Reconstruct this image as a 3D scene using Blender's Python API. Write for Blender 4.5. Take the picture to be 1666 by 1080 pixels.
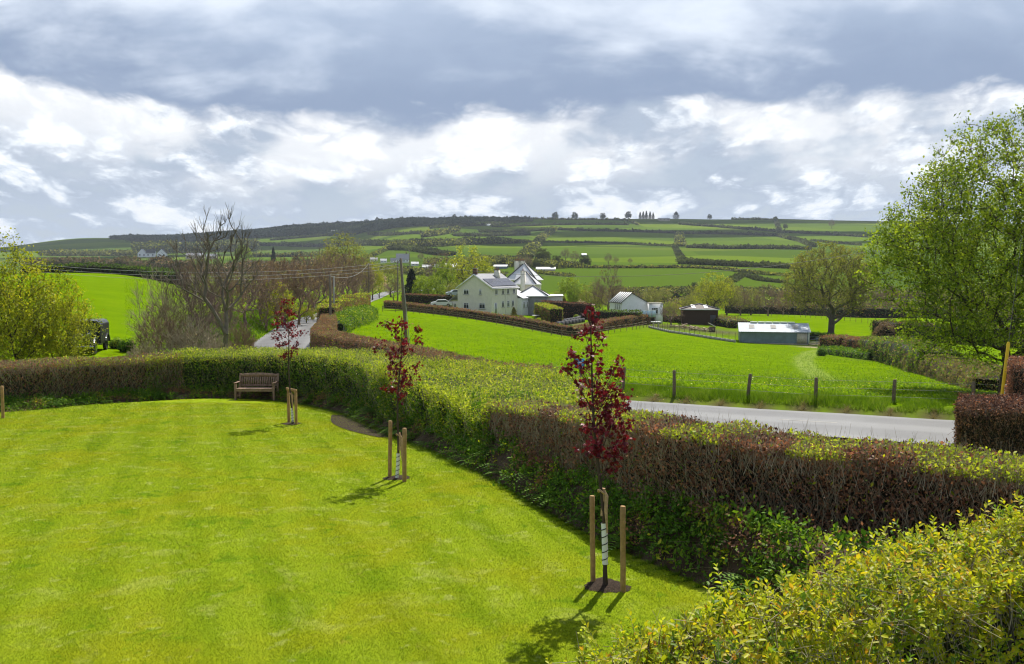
import bpy, math, random
import numpy as np
from mathutils import Vector, Matrix
for _o in list(bpy.data.objects): bpy.data.objects.remove(_o)
S = bpy.context.scene
COL = S.collection
R = math.radians
rs = np.random.default_rng(7)
# ------------------------------------------------------------ camera
F = 1400.0                      # focal length in photograph pixels (photo is 1666 x 1080)
PITCH = math.atan(100/F)        # horizon lies at row 440
CZ = 3.7                        # eye height above the near lawn
cam = bpy.data.cameras.new('camera'); camo = bpy.data.objects.new('camera', cam); COL.objects.link(camo)
cam.sensor_width = 36; cam.lens = 36*F/1666; cam.clip_start = .1; cam.clip_end = 20000
camo.location = (0, 0, CZ); camo.rotation_euler = (R(90)-PITCH, 0, 0)
S.camera = camo
# ------------------------------------------------------------ sun, exposure
SUN_AZ, SUN_EL = R(20), R(55)   # sun stands ahead of the camera, a little to the right
sd = Vector((math.sin(SUN_AZ)*math.cos(SUN_EL), math.cos(SUN_AZ)*math.cos(SUN_EL), math.sin(SUN_EL)))
sl = bpy.data.lights.new('sun', 'SUN'); sl.energy = 5.0; sl.angle = R(.55); sl.color = (1, .95, .86)
slo = bpy.data.objects.new('sun', sl); COL.objects.link(slo); slo.rotation_euler = sd.to_track_quat('Z', 'Y').to_euler()
slo.location = (0, 0, 60)
S.view_settings.view_transform = 'Standard'; S.view_settings.look = 'None'
S.view_settings.gamma = 1; S.view_settings.exposure = 0.5
S.view_settings.use_curve_mapping = False
S.render.engine = 'CYCLES'
try:
    S.cycles.use_denoising = True; S.cycles.denoising_prefilter = 'ACCURATE'; S.cycles.use_adaptive_sampling = True; S.cycles.adaptive_threshold = .016; S.cycles.adaptive_min_samples = 16; S.cycles.volume_bounces = 0; S.cycles.pixel_filter_type = 'BLACKMAN_HARRIS'; S.cycles.filter_width = 1.15; S.cycles.max_bounces = 4; S.cycles.transparent_max_bounces = 4
except Exception: pass

# ------------------------------------------------------------ node helpers
class NT:
    def __init__(s, tree): s.t = tree; s.n = tree.nodes; s.l = tree.links
    def new(s, typ, **kw):
        n = s.n.new(typ)
        for k, v in kw.items():
            if k == 'inp':
                for a, b in v.items():
                    if isinstance(b, bpy.types.NodeSocket): s.l.new(b, n.inputs[a])
                    else: n.inputs[a].default_value = b
            else: setattr(n, k, v)
        return n
    def math(s, op, a, b=0.0, c=None, clamp=False):
        n = s.new('ShaderNodeMath', operation=op, use_clamp=clamp, inp={0: a, 1: b})
        if c is not None:
            if isinstance(c, bpy.types.NodeSocket): s.l.new(c, n.inputs[2])
            else: n.inputs[2].default_value = c
        return n.outputs[0]
    def ramp(s, fac, stops, interp='LINEAR'):
        n = s.new('ShaderNodeValToRGB'); n.color_ramp.interpolation = interp
        e = n.color_ramp.elements
        while len(e) < len(stops): e.new(.5)
        for k, (p, c) in enumerate(stops):
            e[k].position = p; e[k].color = (c if len(c) == 4 else (*c, 1)) if hasattr(c, '__len__') else (c, c, c, 1)
        s.l.new(fac, n.inputs[0]); return n.outputs[0]
    def noise(s, vec, scale, detail=4, rough=.55, dist=0, dim='3D'):
        n = s.new('ShaderNodeTexNoise', noise_dimensions=dim, inp={'Scale': scale, 'Detail': detail, 'Roughness': rough, 'Distortion': dist})
        if vec is not None: s.l.new(vec, n.inputs['Vector'])
        return n.outputs[0]
    def mix(s, fac, a, b, mode='MIX'):
        n = s.new('ShaderNodeMix', data_type='RGBA', blend_type=mode)
        for k, v in ((0, fac), (6, a), (7, b)):
            if isinstance(v, bpy.types.NodeSocket): s.l.new(v, n.inputs[k])
            elif hasattr(v, '__len__'): n.inputs[k].default_value = (*v, 1) if len(v) == 3 else v
            else: n.inputs[k].default_value = v
        return n.outputs[2]
    def smooth(s, x, a, b, lo=0.0, hi=1.0):
        n = s.new('ShaderNodeMapRange', interpolation_type='SMOOTHSTEP', inp={0: x, 1: a, 2: b, 3: lo, 4: hi}); return n.outputs[0]

# ------------------------------------------------------------ world: Nishita sky seen through gaps of a broken cloud layer
W = bpy.data.worlds.new('World'); S.world = W; W.use_nodes = True
w = NT(W.node_tree); w.n.clear()
def build_sky():
    sky = w.new('ShaderNodeTexSky', sky_type='NISHITA', sun_disc=False, sun_elevation=SUN_EL, sun_rotation=SUN_AZ)
    tc = w.new('ShaderNodeTexCoord').outputs['Generated']
    sp = w.new('ShaderNodeSeparateXYZ'); w.l.new(tc, sp.inputs[0]); x, y, z = sp.outputs
    ya = w.math('MAXIMUM', w.math('ABSOLUTE', y), .25)
    a = w.math('DIVIDE', x, ya); e = w.math('DIVIDE', z, ya)           # tangent of azimuth and elevation
    den = w.math('ADD', w.math('MAXIMUM', e, 0.0), .12)                # features shrink towards the horizon
    cv = w.new('ShaderNodeCombineXYZ', inp={0: w.math('DIVIDE', w.math('MULTIPLY', a, 1.9), w.math('POWER', den, .35)), 1: w.math('MULTIPLY', w.math('LOGARITHM', den, 2.718), 1.5), 2: 0.0}).outputs[0]
    cv2 = w.new('ShaderNodeCombineXYZ', inp={0: w.math('MULTIPLY', a, 1.0), 1: w.math('MULTIPLY', e, 2.6), 2: 3.0}).outputs[0]
    n1 = w.noise(cv, 1.7, 4, .5, .1)
    wn = w.new('ShaderNodeTexNoise', inp={'Vector': cv, 'Scale': 4.0, 'Detail': 5})
    ws = w.new('ShaderNodeVectorMath', operation='SCALE', inp={0: wn.outputs[1], 'Scale': .28})
    wp = w.new('ShaderNodeVectorMath', operation='ADD', inp={0: cv, 1: ws.outputs[0]})
    vo = w.new('ShaderNodeTexVoronoi', feature='SMOOTH_F1', inp={'Vector': wp.outputs[0], 'Scale': 4.2, 'Detail': 4.0, 'Roughness': .55, 'Smoothness': .25})
    puff = w.math('SUBTRACT', .75, vo.outputs['Distance'])
    nf = w.noise(cv, 6.5, 8, .62, .2)
    n2 = w.noise(cv2, 5.0, 8, .55, .2); n3 = w.noise(cv2, 1.7, 4, .5, .2)
    # lower edge of the big grey sheet as a function of azimuth
    t = w.math('MULTIPLY_ADD', a, 1/1.3, .5)
    def E(v): return (440-v)/1400*2
    pts = [(0, 118), (190, 150), (330, 200), (500, 216), (650, 210), (850, 188), (1000, 176), (1300, 172), (1666, 158)]
    edge = w.math('MULTIPLY', w.ramp(t, [(((u-833)/1400)/1.3+.5, E(v)) for u, v in pts]), .5)
    d = w.math('SUBTRACT', e, edge)
    d = w.math('ADD', d, w.math('MULTIPLY', w.math('SUBTRACT', n2, .5), .08)); d = w.math('ADD', d, w.math('MULTIPLY', puff, -.02))
    sheet = w.smooth(d, -.008, .022)
    up = w.smooth(d, .02, .16)
    sc = w.mix(up, (.28, .365, .53), (.48, .58, .75))
    pale = w.smooth(w.math('ADD', w.math('MULTIPLY', n3, .7), w.math('MULTIPLY', n2, .4)), .535, .70)
    sc = w.mix(w.math('MULTIPLY', pale, w.smooth(d, .01, .06)), sc, (.84, .92, 1.04))
    # broken cumulus below it: white sunlit billows against soft blue-grey bases
    nn = w.math('ADD', w.math('ADD', w.math('MULTIPLY', n1, .75), w.math('MULTIPLY', nf, .35)), w.math('MULTIPLY', puff, .42)); nn = w.math('ADD', nn, .10)
    cu = w.ramp(nn, [(.48, (.44, .52, .65)), (.555, (.59, .67, .79)), (.61, (.82, .89, .98)), (.665, (1.0, 1.03, 1.07)), (.78, (1.12, 1.12, 1.12))])
    cu = w.mix(w.smooth(e, .13, .03, 0.0, .35), cu, (.66, .76, .92))
    rim = w.math('MULTIPLY', w.smooth(d, -.10, -.02), w.smooth(w.math('ADD', n1, w.math('MULTIPLY', nf, .3)), .53, .68))
    cu = w.mix(w.math('MULTIPLY', rim, .65), cu, (1.12, 1.12, 1.12))
    cl = w.mix(sheet, cu, sc)
    gap = w.math('MULTIPLY', w.smooth(nn, .47, .36), w.smooth(d, .0, -.03))
    skyc = w.mix(1.0, sky.outputs[0], (.1, .1, .1), 'MULTIPLY')
    cl = w.mix(w.math('MULTIPLY', gap, .15), cl, skyc)
    # unseen sky overhead and behind darkened to lower the ambient light
    cl = w.mix(w.smooth(e, .42, .75, 0, .92), cl, (.34, .41, .52)); cl = w.mix(w.smooth(y, .15, -.25, 0, .85), cl, (.44, .52, .64))
    cl = w.mix(w.smooth(z, -.02, -.06), cl, (.08, .12, .04))
    bg = w.new('ShaderNodeBackground', inp={'Color': cl, 'Strength': .74})
    out = w.new('ShaderNodeOutputWorld'); w.l.new(bg.outputs[0], out.inputs[0])
build_sky()

# ------------------------------------------------------------ object helpers
def link(o, parent=None):
    COL.objects.link(o)
    if parent is not None: o.parent = parent
    return o
def tag(o, label=None, cat=None, group=None, kind=None):
    if label: o['label'] = label
    if cat: o['category'] = cat
    if group: o['group'] = group
    if kind: o['kind'] = kind
    return o
def thing(name, loc, label, cat, group=None, rz=0):
    o = bpy.data.objects.new(name, None); o.location = loc; o.rotation_euler = (0, 0, rz); o.empty_display_size = .3
    link(o); return tag(o, label, cat, group)
def rawmesh(name, V, faces, mats, midx=None, smooth=False):
    """V (n,3); faces: list of int arrays (m,3)/(m,4)"""
    me = bpy.data.meshes.new(name)
    V = np.asarray(V, np.float32); faces = [np.asarray(f, np.int32) for f in faces if len(f)]
    me.vertices.add(len(V)); me.vertices.foreach_set('co', V.ravel())
    tot = np.concatenate([np.full(len(f), f.shape[1], np.int32) for f in faces])
    idx = np.concatenate([f.ravel() for f in faces])
    st = np.concatenate([[0], np.cumsum(tot)[:-1]]).astype(np.int32)
    me.loops.add(len(idx)); me.loops.foreach_set('vertex_index', idx)
    me.polygons.add(len(tot)); me.polygons.foreach_set('loop_start', st)
    try: me.polygons.foreach_set('loop_total', tot)
    except Exception: pass
    for m in (mats if isinstance(mats, (list, tuple)) else [mats]): me.materials.append(m)
    if midx is not None: me.polygons.foreach_set('material_index', np.asarray(midx, np.int32))
    if smooth: me.polygons.foreach_set('use_smooth', np.ones(len(tot), bool))
    me.update(calc_edges=True); me.validate()
    return me
class MB:
    """collects primitives into one mesh object"""
    def __init__(s): s.V = []; s.F3 = []; s.F4 = []; s.M3 = []; s.M4 = []; s.n = 0
    def add(s, V, F, m=0):
        V = np.asarray(V, float).reshape(-1, 3); F = np.asarray(F, int)
        if len(F) == 0: return
        s.V.append(V)
        (s.F3 if F.shape[1] == 3 else s.F4).append(F+s.n); (s.M3 if F.shape[1] == 3 else s.M4).append(np.full(len(F), m)); s.n += len(V)
    def box(s, c, d, rz=0, m=0, rx=0, ry=0):
        x, y, z = d[0]/2, d[1]/2, d[2]/2
        V = np.array([(a*x, b*y, e*z) for a in (-1, 1) for b in (-1, 1) for e in (-1, 1)])
        M = np.array((Matrix.Rotation(rz, 3, 'Z') @ Matrix.Rotation(ry, 3, 'Y') @ Matrix.Rotation(rx, 3, 'X')))
        s.add(V @ M.T + np.array(c), [(0, 1, 3, 2), (4, 6, 7, 5), (0, 4, 5, 1), (2, 3, 7, 6), (0, 2, 6, 4), (1, 5, 7, 3)], m)
    def bar(s, a, b, wd, th, m=0):
        a = np.array(a, float); b = np.array(b, float); d = b-a; L = np.linalg.norm(d); d = d/L
        up = np.array((0, 0, 1.)) if abs(d[2]) < .95 else np.array((0, 1., 0))
        sx = np.cross(d, up); sx /= np.linalg.norm(sx); u = np.cross(sx, d)
        V = [p+i*sx*wd/2+j*u*th/2 for p in (a, b) for i, j in ((-1, -1), (1, -1), (1, 1), (-1, 1))]
        s.add(V, [(3, 2, 1, 0), (4, 5, 6, 7), (0, 1, 5, 4), (1, 2, 6, 5), (2, 3, 7, 6), (3, 0, 4, 7)], m)
    def tube(s, P, rad, k=8, m=0, cap=True):
        P = np.array(P, float); n = len(P); rad = np.broadcast_to(np.array(rad, float), (n,))
        T = np.gradient(P, axis=0); T /= np.linalg.norm(T, axis=1)[:, None]+1e-9
        ref = np.array((0, 0, 1.)) if abs(T[:, 2]).mean() < .8 else np.array((1., 0, 0))
        A = np.cross(T, ref); A /= np.linalg.norm(A, axis=1)[:, None]+1e-9; B = np.cross(T, A)
        an = np.arange(k)/k*2*math.pi
        V = P[:, None] + rad[:, None, None]*(np.cos(an)[None, :, None]*A[:, None]+np.sin(an)[None, :, None]*B[:, None])
        V = V.reshape(-1, 3); i = np.arange(n-1)[:, None]*k; j = np.arange(k)[None]; j2 = (j+1) % k
        Fq = np.stack([i+j, i+j2, i+k+j2, i+k+j], -1).reshape(-1, 4)
        s.add(V, Fq, m)
        if cap:
            for q, rev in ((0, 0), (n-1, 1)):
                V2 = np.vstack([V[q*k:(q+1)*k], P[q]]); f = [((a+1) % k, a, k) if not rev else (a, (a+1) % k, k) for a in range(k)]
                s.add(V2, f, m)
    def poly(s, V, m=0):
        V = np.array(V, float)
        if len(V) in (3, 4): s.add(V, [tuple(range(len(V)))], m)
        else: s.add(V, [(0, i, i+1) for i in range(1, len(V)-1)], m)
    def prism(s, V, off, m=0):
        """polygon V extruded by vector off"""
        V = np.array(V, float); off = np.array(off, float); n = len(V)
        s.poly(V[::-1], m); s.poly(V+off, m)
        for i in range(n):
            j = (i+1) % n; s.poly([V[i], V[j], V[j]+off, V[i]+off], m)
    def mesh(s, name, mats, smooth=False):
        F = []; M = []
        if s.F3: F.append(np.concatenate(s.F3)); M.append(np.concatenate(s.M3))
        if s.F4: F.append(np.concatenate(s.F4)); M.append(np.concatenate(s.M4))
        return rawmesh(name, np.concatenate(s.V), F, mats, np.concatenate(M), smooth)
    def obj(s, name, mats, parent=None, smooth=False, bevel=0):
        o = link(bpy.data.objects.new(name, s.mesh(name, mats, smooth)), parent)
        if bevel:
            b = o.modifiers.new('bevel', 'BEVEL'); b.width = bevel; b.segments = 2; b.limit_method = 'ANGLE'
        return o

# ------------------------------------------------------------ materials
MATS = {}
def newmat(name):
    m = bpy.data.materials.new(name); m.use_nodes = True; t = NT(m.node_tree); t.n.clear(); MATS[name] = m
    return m, t
def finish(t, col, rough=.8, bump=None, bstr=.3, bdist=.02, spec=.3, metal=0.0, transl=None, tfac=0.0, disp=None):
    p = t.new('ShaderNodeBsdfPrincipled', inp={'Roughness': rough, 'Specular IOR Level': spec, 'Metallic': metal})
    if isinstance(col, bpy.types.NodeSocket): t.l.new(col, p.inputs['Base Color'])
    else: p.inputs['Base Color'].default_value = (*col, 1)
    if bump is not None:
        b = t.new('ShaderNodeBump', inp={'Strength': bstr, 'Distance': bdist, 'Height': bump}); t.l.new(b.outputs[0], p.inputs['Normal'])
    sh = p.outputs[0]
    if tfac:
        tr = t.new('ShaderNodeBsdfTranslucent')
        src = transl if transl is not None else col
        if isinstance(src, bpy.types.NodeSocket): t.l.new(src, tr.inputs[0])
        else: tr.inputs[0].default_value = (*src, 1)
        mx = t.new('ShaderNodeMixShader', inp={0: tfac}); t.l.new(sh, mx.inputs[1]); t.l.new(tr.outputs[0], mx.inputs[2]); sh = mx.outputs[0]
    o = t.new('ShaderNodeOutputMaterial'); t.l.new(sh, o.inputs[0])
def plain(name, col, rough=.7, var=.12, scale=6, bump=.15, spec=.3, metal=0.0, detail=6):
    m, t = newmat(name); tc = t.new('ShaderNodeTexCoord').outputs['Object']
    n = t.noise(tc, scale, detail, .6)
    lo = tuple(c*(1-var*2) for c in col); hi = tuple(min(1, c*(1+var*2)) for c in col)
    finish(t, t.ramp(n, [(.25, lo), (.75, hi)]), rough, n, bump, .02, spec, metal); return m
def leafm(name, stops, tfac=.4, rough=.45, spec=.35, tcol=None, clump=0.0, cscale=1.2, hue=None):
    """leaf colours drawn per leaf, optionally shifted in patches through the plant"""
    m, t = newmat(name)
    g = t.new('ShaderNodeNewGeometry'); r = g.outputs['Random Per Island']
    if clump:
        n = t.noise(g.outputs['Position'], cscale, 3, .6)
        r = t.math('ADD', t.math('MULTIPLY', r, 1-clump), t.math('MULTIPLY', t.smooth(n, .3, .7), clump))
    c = t.ramp(r, stops)
    tr = t.mix(1.0, c, tcol or (1.5, 1.5, .8), 'MULTIPLY')
    finish(t, c, min(.8, rough+.12), spec=spec*.55, transl=tr, tfac=tfac); return m
def barkm(name, col, scale=8):
    m, t = newmat(name); tc = t.new('ShaderNodeTexCoord').outputs['Object']
    mp = t.new('ShaderNodeMapping', inp={'Scale': (1, 1, .25)}); t.l.new(tc, mp.inputs[0])
    n = t.noise(mp.outputs[0], scale, 8, .65)
    n2 = t.noise(tc, 1.3, 4)
    c = t.ramp(n, [(.3, tuple(x*.55 for x in col)), (.7, tuple(x*1.35 for x in col))])
    c = t.mix(t.smooth(n2, .5, .7, 0, .5), c, (.09, .11, .05))
    finish(t, c, .9, n, .5, .03, .15); return m
M = MATS
barkm('bark_grey', (.11, .095, .075)); barkm('bark_brown', (.07, .05, .038)); barkm('bark_warm', (.17, .14, .11)); barkm('bark_pale', (.26, .22, .17))
barkm('twig_brown', (.27, .18, .12)); barkm('twig_purple', (.20, .135, .12)); barkm('twig_pale', (.40, .33, .23))
plain('pole_wood', (.17, .135, .10), .9, .25, 12)
plain('stake_wood', (.33, .20, .08), .75, .18, 14)
plain('post_wood', (.16, .12, .08), .9, .25, 14)
plain('bench_wood', (.24, .155, .11), .7, .2, 10)
plain('render_cream', (.70, .66, .56), .9, .05, 2)
plain('render_white', (.80, .80, .80), .85, .04, 2)
plain('white_paint', (.8, .8, .78), .5, .04, 3)
plain('slate', (.24, .24, .26), .45, .15, 3, spec=.6)
plain('dark_slate', (.06, .06, .065), .6, .2, 3)
plain('roof_pale', (.55, .55, .57), .5, .08, 2, spec=.5)
plain('brick_dark', (.12, .06, .045), .9, .3, 20)
plain('glass_dark', (.03, .04, .05), .12, .1, 3, 0, spec=.7)
plain('glass_blue', (.45, .60, .66), .15, .1, 3, 0, spec=.6)
plain('solar_panel', (.10, .10, .14), .25, .1, 3, 0, spec=.6)
plain('metal_sheet', (.36, .40, .45), .6, .10, 1.2, spec=.2)
plain('metal_wall', (.15, .195, .235), .6, .12, 1.2)
plain('shed_brown', (.055, .032, .022), .85, .2, 6)
plain('shed_roof', (.20, .17, .15), .8, .12, 3)
plain('black_paint', (.012, .013, .018), .25, .1, 3, 0, spec=.6)
plain('chrome', (.55, .55, .57), .18, .05, 3, 0, metal=1.0)
plain('rubber', (.02, .02, .02), .8)
plain('concrete', (.36, .34, .31), .9, .12, 4)
plain('wire', (.16, .15, .14), .6, .05, 3, 0)
plain('wire_pale', (.34, .34, .34), .5, .05, 3, 0)
plain('yellow_plastic', (.80, .52, .02), .5, .05, 3)
plain('sign_blue', (.02, .20, .48), .5, .05, 3, 0)
plain('white_guard', (.75, .75, .74), .5, .05, 3)
plain('black_band', (.02, .02, .02), .6)
plain('hessian', (.42, .28, .16), .95, .2, 30)
plain('insulator', (.10, .07, .06), .3)
plain('terracotta', (.30, .12, .06), .8)
plain('car_silver', (.30, .34, .38), .3, .05, 3, 0, spec=.6)
plain('car_white', (.7, .7, .7), .3, .04, 3, 0, spec=.6)
plain('log_pale', (.42, .33, .22), .9, .25, 8)
plain('stone_pale', (.48, .42, .36), .9, .2, 8)
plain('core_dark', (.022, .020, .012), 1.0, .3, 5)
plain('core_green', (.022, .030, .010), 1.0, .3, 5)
# foliage kinds
leafm('privet_gold', [(0, (0.070, 0.110, 0.010)), (.25, (0.26, 0.30, 0.012)), (.70, (0.50, 0.49, 0.015)), (.90, (0.56, 0.38, 0.025)), (1, (0.28, 0.12, 0.03))], .42, .38, .5, clump=.35, cscale=3)
leafm('privet_green', [(0, (0.051, 0.111, 0.017)), (.45, (0.119, 0.212, 0.017)), (.72, (0.289, 0.357, 0.020)), (1, (0.510, 0.476, 0.024))], .4, .4, .4, clump=.4, cscale=1.3)
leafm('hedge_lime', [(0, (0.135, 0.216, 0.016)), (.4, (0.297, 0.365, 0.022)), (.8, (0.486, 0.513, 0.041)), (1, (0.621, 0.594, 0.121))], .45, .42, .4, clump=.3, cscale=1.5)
leafm('beech_brown', [(0, (0.085, 0.050, 0.036)), (.45, (0.215, 0.115, 0.070)), (.8, (0.40, 0.195, 0.105)), (1, (0.55, 0.26, 0.14))], .3, .5, .35, tcol=(1.3, 1.0, .8), clump=.3, cscale=1.5)
leafm('beech_dark', [(0, (0.024, 0.015, 0.015)), (.6, (0.068, 0.033, 0.027)), (1, (0.150, 0.068, 0.045))], .25, .5, .3, tcol=(1.2, 1, .9), clump=.3)
leafm('ivy_green', [(0, (0.026, 0.070, 0.010)), (.5, (0.080, 0.175, 0.014)), (1, (0.22, 0.34, 0.03))], .35, .5, .25, clump=.4, cscale=1.6)
leafm('fresh_green', [(0, (0.050, 0.095, 0.010)), (.5, (0.17, 0.24, 0.016)), (1, (0.40, 0.46, 0.04))], .42, .45, .35, clump=.3, cscale=.6)
leafm('spring_yellow', [(0, (0.090, 0.125, 0.012)), (.5, (0.265, 0.295, 0.018)), (1, (0.50, 0.44, 0.035))], .45, .45, .35, clump=.4, cscale=.8)
leafm('olive_bud', [(0, (0.085, 0.105, 0.022)), (.5, (0.205, 0.220, 0.045)), (1, (0.36, 0.335, 0.080))], .4, .5, .3, clump=.3, cscale=.4)
leafm('conifer_dark', [(0, (.006, .012, .008)), (.6, (.016, .03, .016)), (1, (.04, .05, .02))], .15, .6, .2)
leafm('conifer_gold', [(0, (.05, .06, .01)), (.6, (.13, .12, .012)), (1, (.26, .17, .02))], .2, .6, .2, clump=.6, cscale=.5)
leafm('maple_red', [(0, (0.050, 0.005, 0.010)), (.5, (0.145, 0.010, 0.018)), (.85, (0.20, 0.013, 0.024)), (1, (0.30, 0.028, 0.04))], .30, .35, .5, tcol=(1.3, .6, .7))
leafm('brown_bud', [(0, (0.105, 0.068, 0.053)), (.6, (0.225, 0.150, 0.105)), (1, (0.390, 0.300, 0.135))], .3, .6, .2, clump=.5, cscale=.25)
leafm('privet_orange', [(0, (.42, .22, .02)), (.6, (.52, .32, .025)), (1, (.34, .12, .03))], .42, .38, .5)
leafm('blossom', [(0, (.35, .22, .20)), (1, (.65, .50, .46))], .4, .5)
leafm('hill_hedge', [(0, (0.032, 0.038, 0.024)), (.4, (0.060, 0.070, 0.036)), (.75, (0.105, 0.125, 0.048)), (1, (0.18, 0.225, 0.060))], .25, .7, .1, clump=.6, cscale=.02)
leafm('hill_wood', [(0, (.026, .042, .034)), (.5, (.044, .068, .044)), (.85, (.075, .10, .050)), (1, (.13, .16, .05))], .2, .8, .1, clump=.6, cscale=.008)
leafm('grass_blade', [(0, (0.081, 0.124, 0.005)), (.5, (0.130, 0.186, 0.006)), (1, (0.198, 0.236, 0.025))], .5, .55, .25, clump=.35, cscale=.8)
leafm('verge_grass', [(0, (0.053, 0.105, 0.006)), (.6, (0.105, 0.188, 0.009)), (1, (0.195, 0.247, 0.038))], .45, .55, .25, clump=.4, cscale=.8)
leafm('dry_stem', [(0, (.13, .11, .06)), (1, (.32, .27, .15))], .3, .7, .1, clump=.3)
leafm('dandelion', [(0, (.7, .5, .02)), (.7, (.8, .6, .03)), (1, (.8, .8, .75))], .2, .6, .1)

# ------------------------------------------------------------ terrain height
def pD(v, y): return (v-440)*y/F
CPT = []     # (u, y, depth below the eye)
def c(u, y, D): CPT.append((u, y, D))
for u in (0, 300, 600, 833, 1100):
    c(u, 3, 3.7); c(u, 7, 3.7)
for u in (0, 300, 600, 833): c(u, 12, 3.80); c(u, 18, 4.10)
for u in (0, 200, 450): c(u, 24, 4.45); c(u, 29, 4.7)
c(0, 36, 4.9); c(300, 36, 4.9); c(640, 24, 4.5); c(640, 30, 5.0)
c(1400, 3, 3.7); c(1400, 7, 3.7); c(1666, 3, 3.7); c(1666, 7, 3.7); c(1400, 12, 4.0); c(1666, 11, 4.0)
c(1100, 14, 4.1); c(1100, 20, 4.8)
for u in (1250, 1500, 1666): c(u, 17, 4.7)
c(833, 24, 4.9); c(833, 32, 5.5); c(1100, 30, 5.65); c(1400, 27, 5.6); c(1666, 25, 5.45)
c(880, 39, 5.25); c(1100, 36.5, 5.25); c(1330, 35, 5.2); c(1583, 34, 5.1)
c(833, 60, 6.3); c(833, 100, 7.9); c(833, 150, 9.2); c(650, 45, 5.7)
c(650, 70, 6.1); c(560, 100, 6.45); c(625, 140, 7.35); c(625, 172, 7.95); c(700, 165, 8.25); c(800, 150, 8.95); c(930, 132, 10.2)
c(1030, 148, 10.3); c(1100, 60, 6.8); c(1100, 100, 8.9); c(1200, 135, 11.0); c(1310, 132, 11.2); c(1345, 120, 11.0)
c(1300, 60, 7.3); c(1300, 90, 9.2); c(1500, 60, 7.5); c(1440, 95, 9.6); c(1640, 45, 6.4); c(1640, 80, 8.7); c(1600, 115, 10.2); c(1600, 180, 11.5)
c(1440, 150, 10.9); c(1300, 200, 11.2); c(1120, 190, 10.6); c(1450, 230, 11.7)
c(200, 46, 4.7); c(200, 56, 4.5); c(200, 80, 3.2); c(200, 120, 1.5); c(200, 150, .75); c(200, 180, 1.6); c(200, 260, 3.6)
c(0, 50, 4.4); c(0, 80, 3.0); c(0, 150, .7); c(0, 220, 2.4)
c(300, 55, 5.1); c(300, 80, 4.6); c(300, 120, 2.9); c(300, 160, 2.6); c(300, 250, 4.8)
c(417, 60, 6.0); c(460, 74, 6.5); c(430, 87, 6.3); c(455, 101, 6.4); c(490, 117, 6.5); c(420, 130, 5.4); c(400, 180, 5.2); c(505, 74, 6.55)
c(610, 215, 7.75); c(600, 240, 8.05); c(620, 300, 8.6); c(635, 373, 8.3); c(660, 420, 8.8); c(520, 160, 7.0); c(500, 240, 7.6)
c(790, 165, 8.5); c(860, 175, 9.2); c(950, 170, 10.0); c(760, 200, 8.6); c(870, 220, 10.2); c(800, 300, 11.0); c(1000, 230, 12.0); c(1200, 280, 13.0); c(1400, 320, 13.5); c(1666, 320, 13.5)
for u in (950, 1100, 1250, 1450, 1666): c(u, 370, 8.8); c(u, 450, 3.6)
c(640, 600, 3.5); c(640, 480, 5.5); c(760, 420, 7.0); c(760, 560, .5)
for u in (0, 200, 400, 540): c(u, 420, 4.5); c(u, 600, 1.5)
for u in (640, 800, 950, 1100, 1250, 1450, 1666):
    c(u, 600, pD(429, 600)); c(u, 800, pD(417, 800)); c(u, 1100, pD(402, 1100)); c(u, 1500, pD(388, 1500)); c(u, 2000, pD(369, 2000))
for u, v in ((0, 432), (200, 430), (400, 426), (540, 422)):
    c(u, 900, pD(v, 900)); c(u, 1300, pD(v-8, 1300)); c(u, 1800, pD(v-18, 1800))
RIDGE = [(-300, 412), (0, 405), (60, 396), (130, 388), (240, 388), (300, 385), (400, 378), (450, 372), (520, 366), (600, 363), (700, 359), (780, 356), (860, 357), (1000, 357), (1100, 357), (1260, 357), (1420, 361), (1666, 366), (2000, 370)]
for u, v in RIDGE:
    yr = 2550 if u > 420 else 2900
    c(u, yr, pD(v, yr)); c(u, yr*1.35, pD(v, yr)*.85); c(u, yr*2.2, pD(v, yr)*.3)
for u in (-400, 2066):
    for y, D in ((5, 3.7), (15, 4.1), (30, 4.9), (60, 6), (150, 5 if u < 0 else 11), (400, 5), (900, -5)): c(u, y, D)
CP = np.array(CPT); cx = (CP[:, 0]-833)/F*CP[:, 1]; cy = CP[:, 1]
def feat(x, y):
    az = np.arctan2(x, np.maximum(y, 1e-3)); r = np.hypot(x, y)
    return np.stack([np.clip(az, -.85, .85)*3.2, np.log(np.maximum(r, 2.5))], -1)
FP = feat(cx, cy); SV = np.arcsinh(CP[:, 2]/8)
def kern(d2): return d2*np.log(d2+1e-9)*.5
n = len(FP); d2 = ((FP[:, None]-FP[None])**2).sum(-1)
A = np.zeros((n+3, n+3)); A[:n, :n] = kern(d2)+np.eye(n)*2e-4; A[:n, n] = 1; A[:n, n+1:] = FP; A[n, :n] = 1; A[n+1:, :n] = FP.T
SOL = np.linalg.solve(A, np.concatenate([SV, [0, 0, 0]]))
def base_z(x, y):
    x = np.asarray(x, float); y = np.asarray(y, float); sh = x.shape; x = x.ravel(); y = y.ravel(); out = np.empty(len(x))
    for i in range(0, len(x), 40000):
        f = feat(x[i:i+40000], y[i:i+40000]); k = kern(((f[:, None]-FP[None])**2).sum(-1))
        out[i:i+40000] = k @ SOL[:n] + SOL[n] + f @ SOL[n+1:]
    z = CZ-8*np.sinh(np.clip(out, -5, 3))
    return z.reshape(sh)
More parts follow.
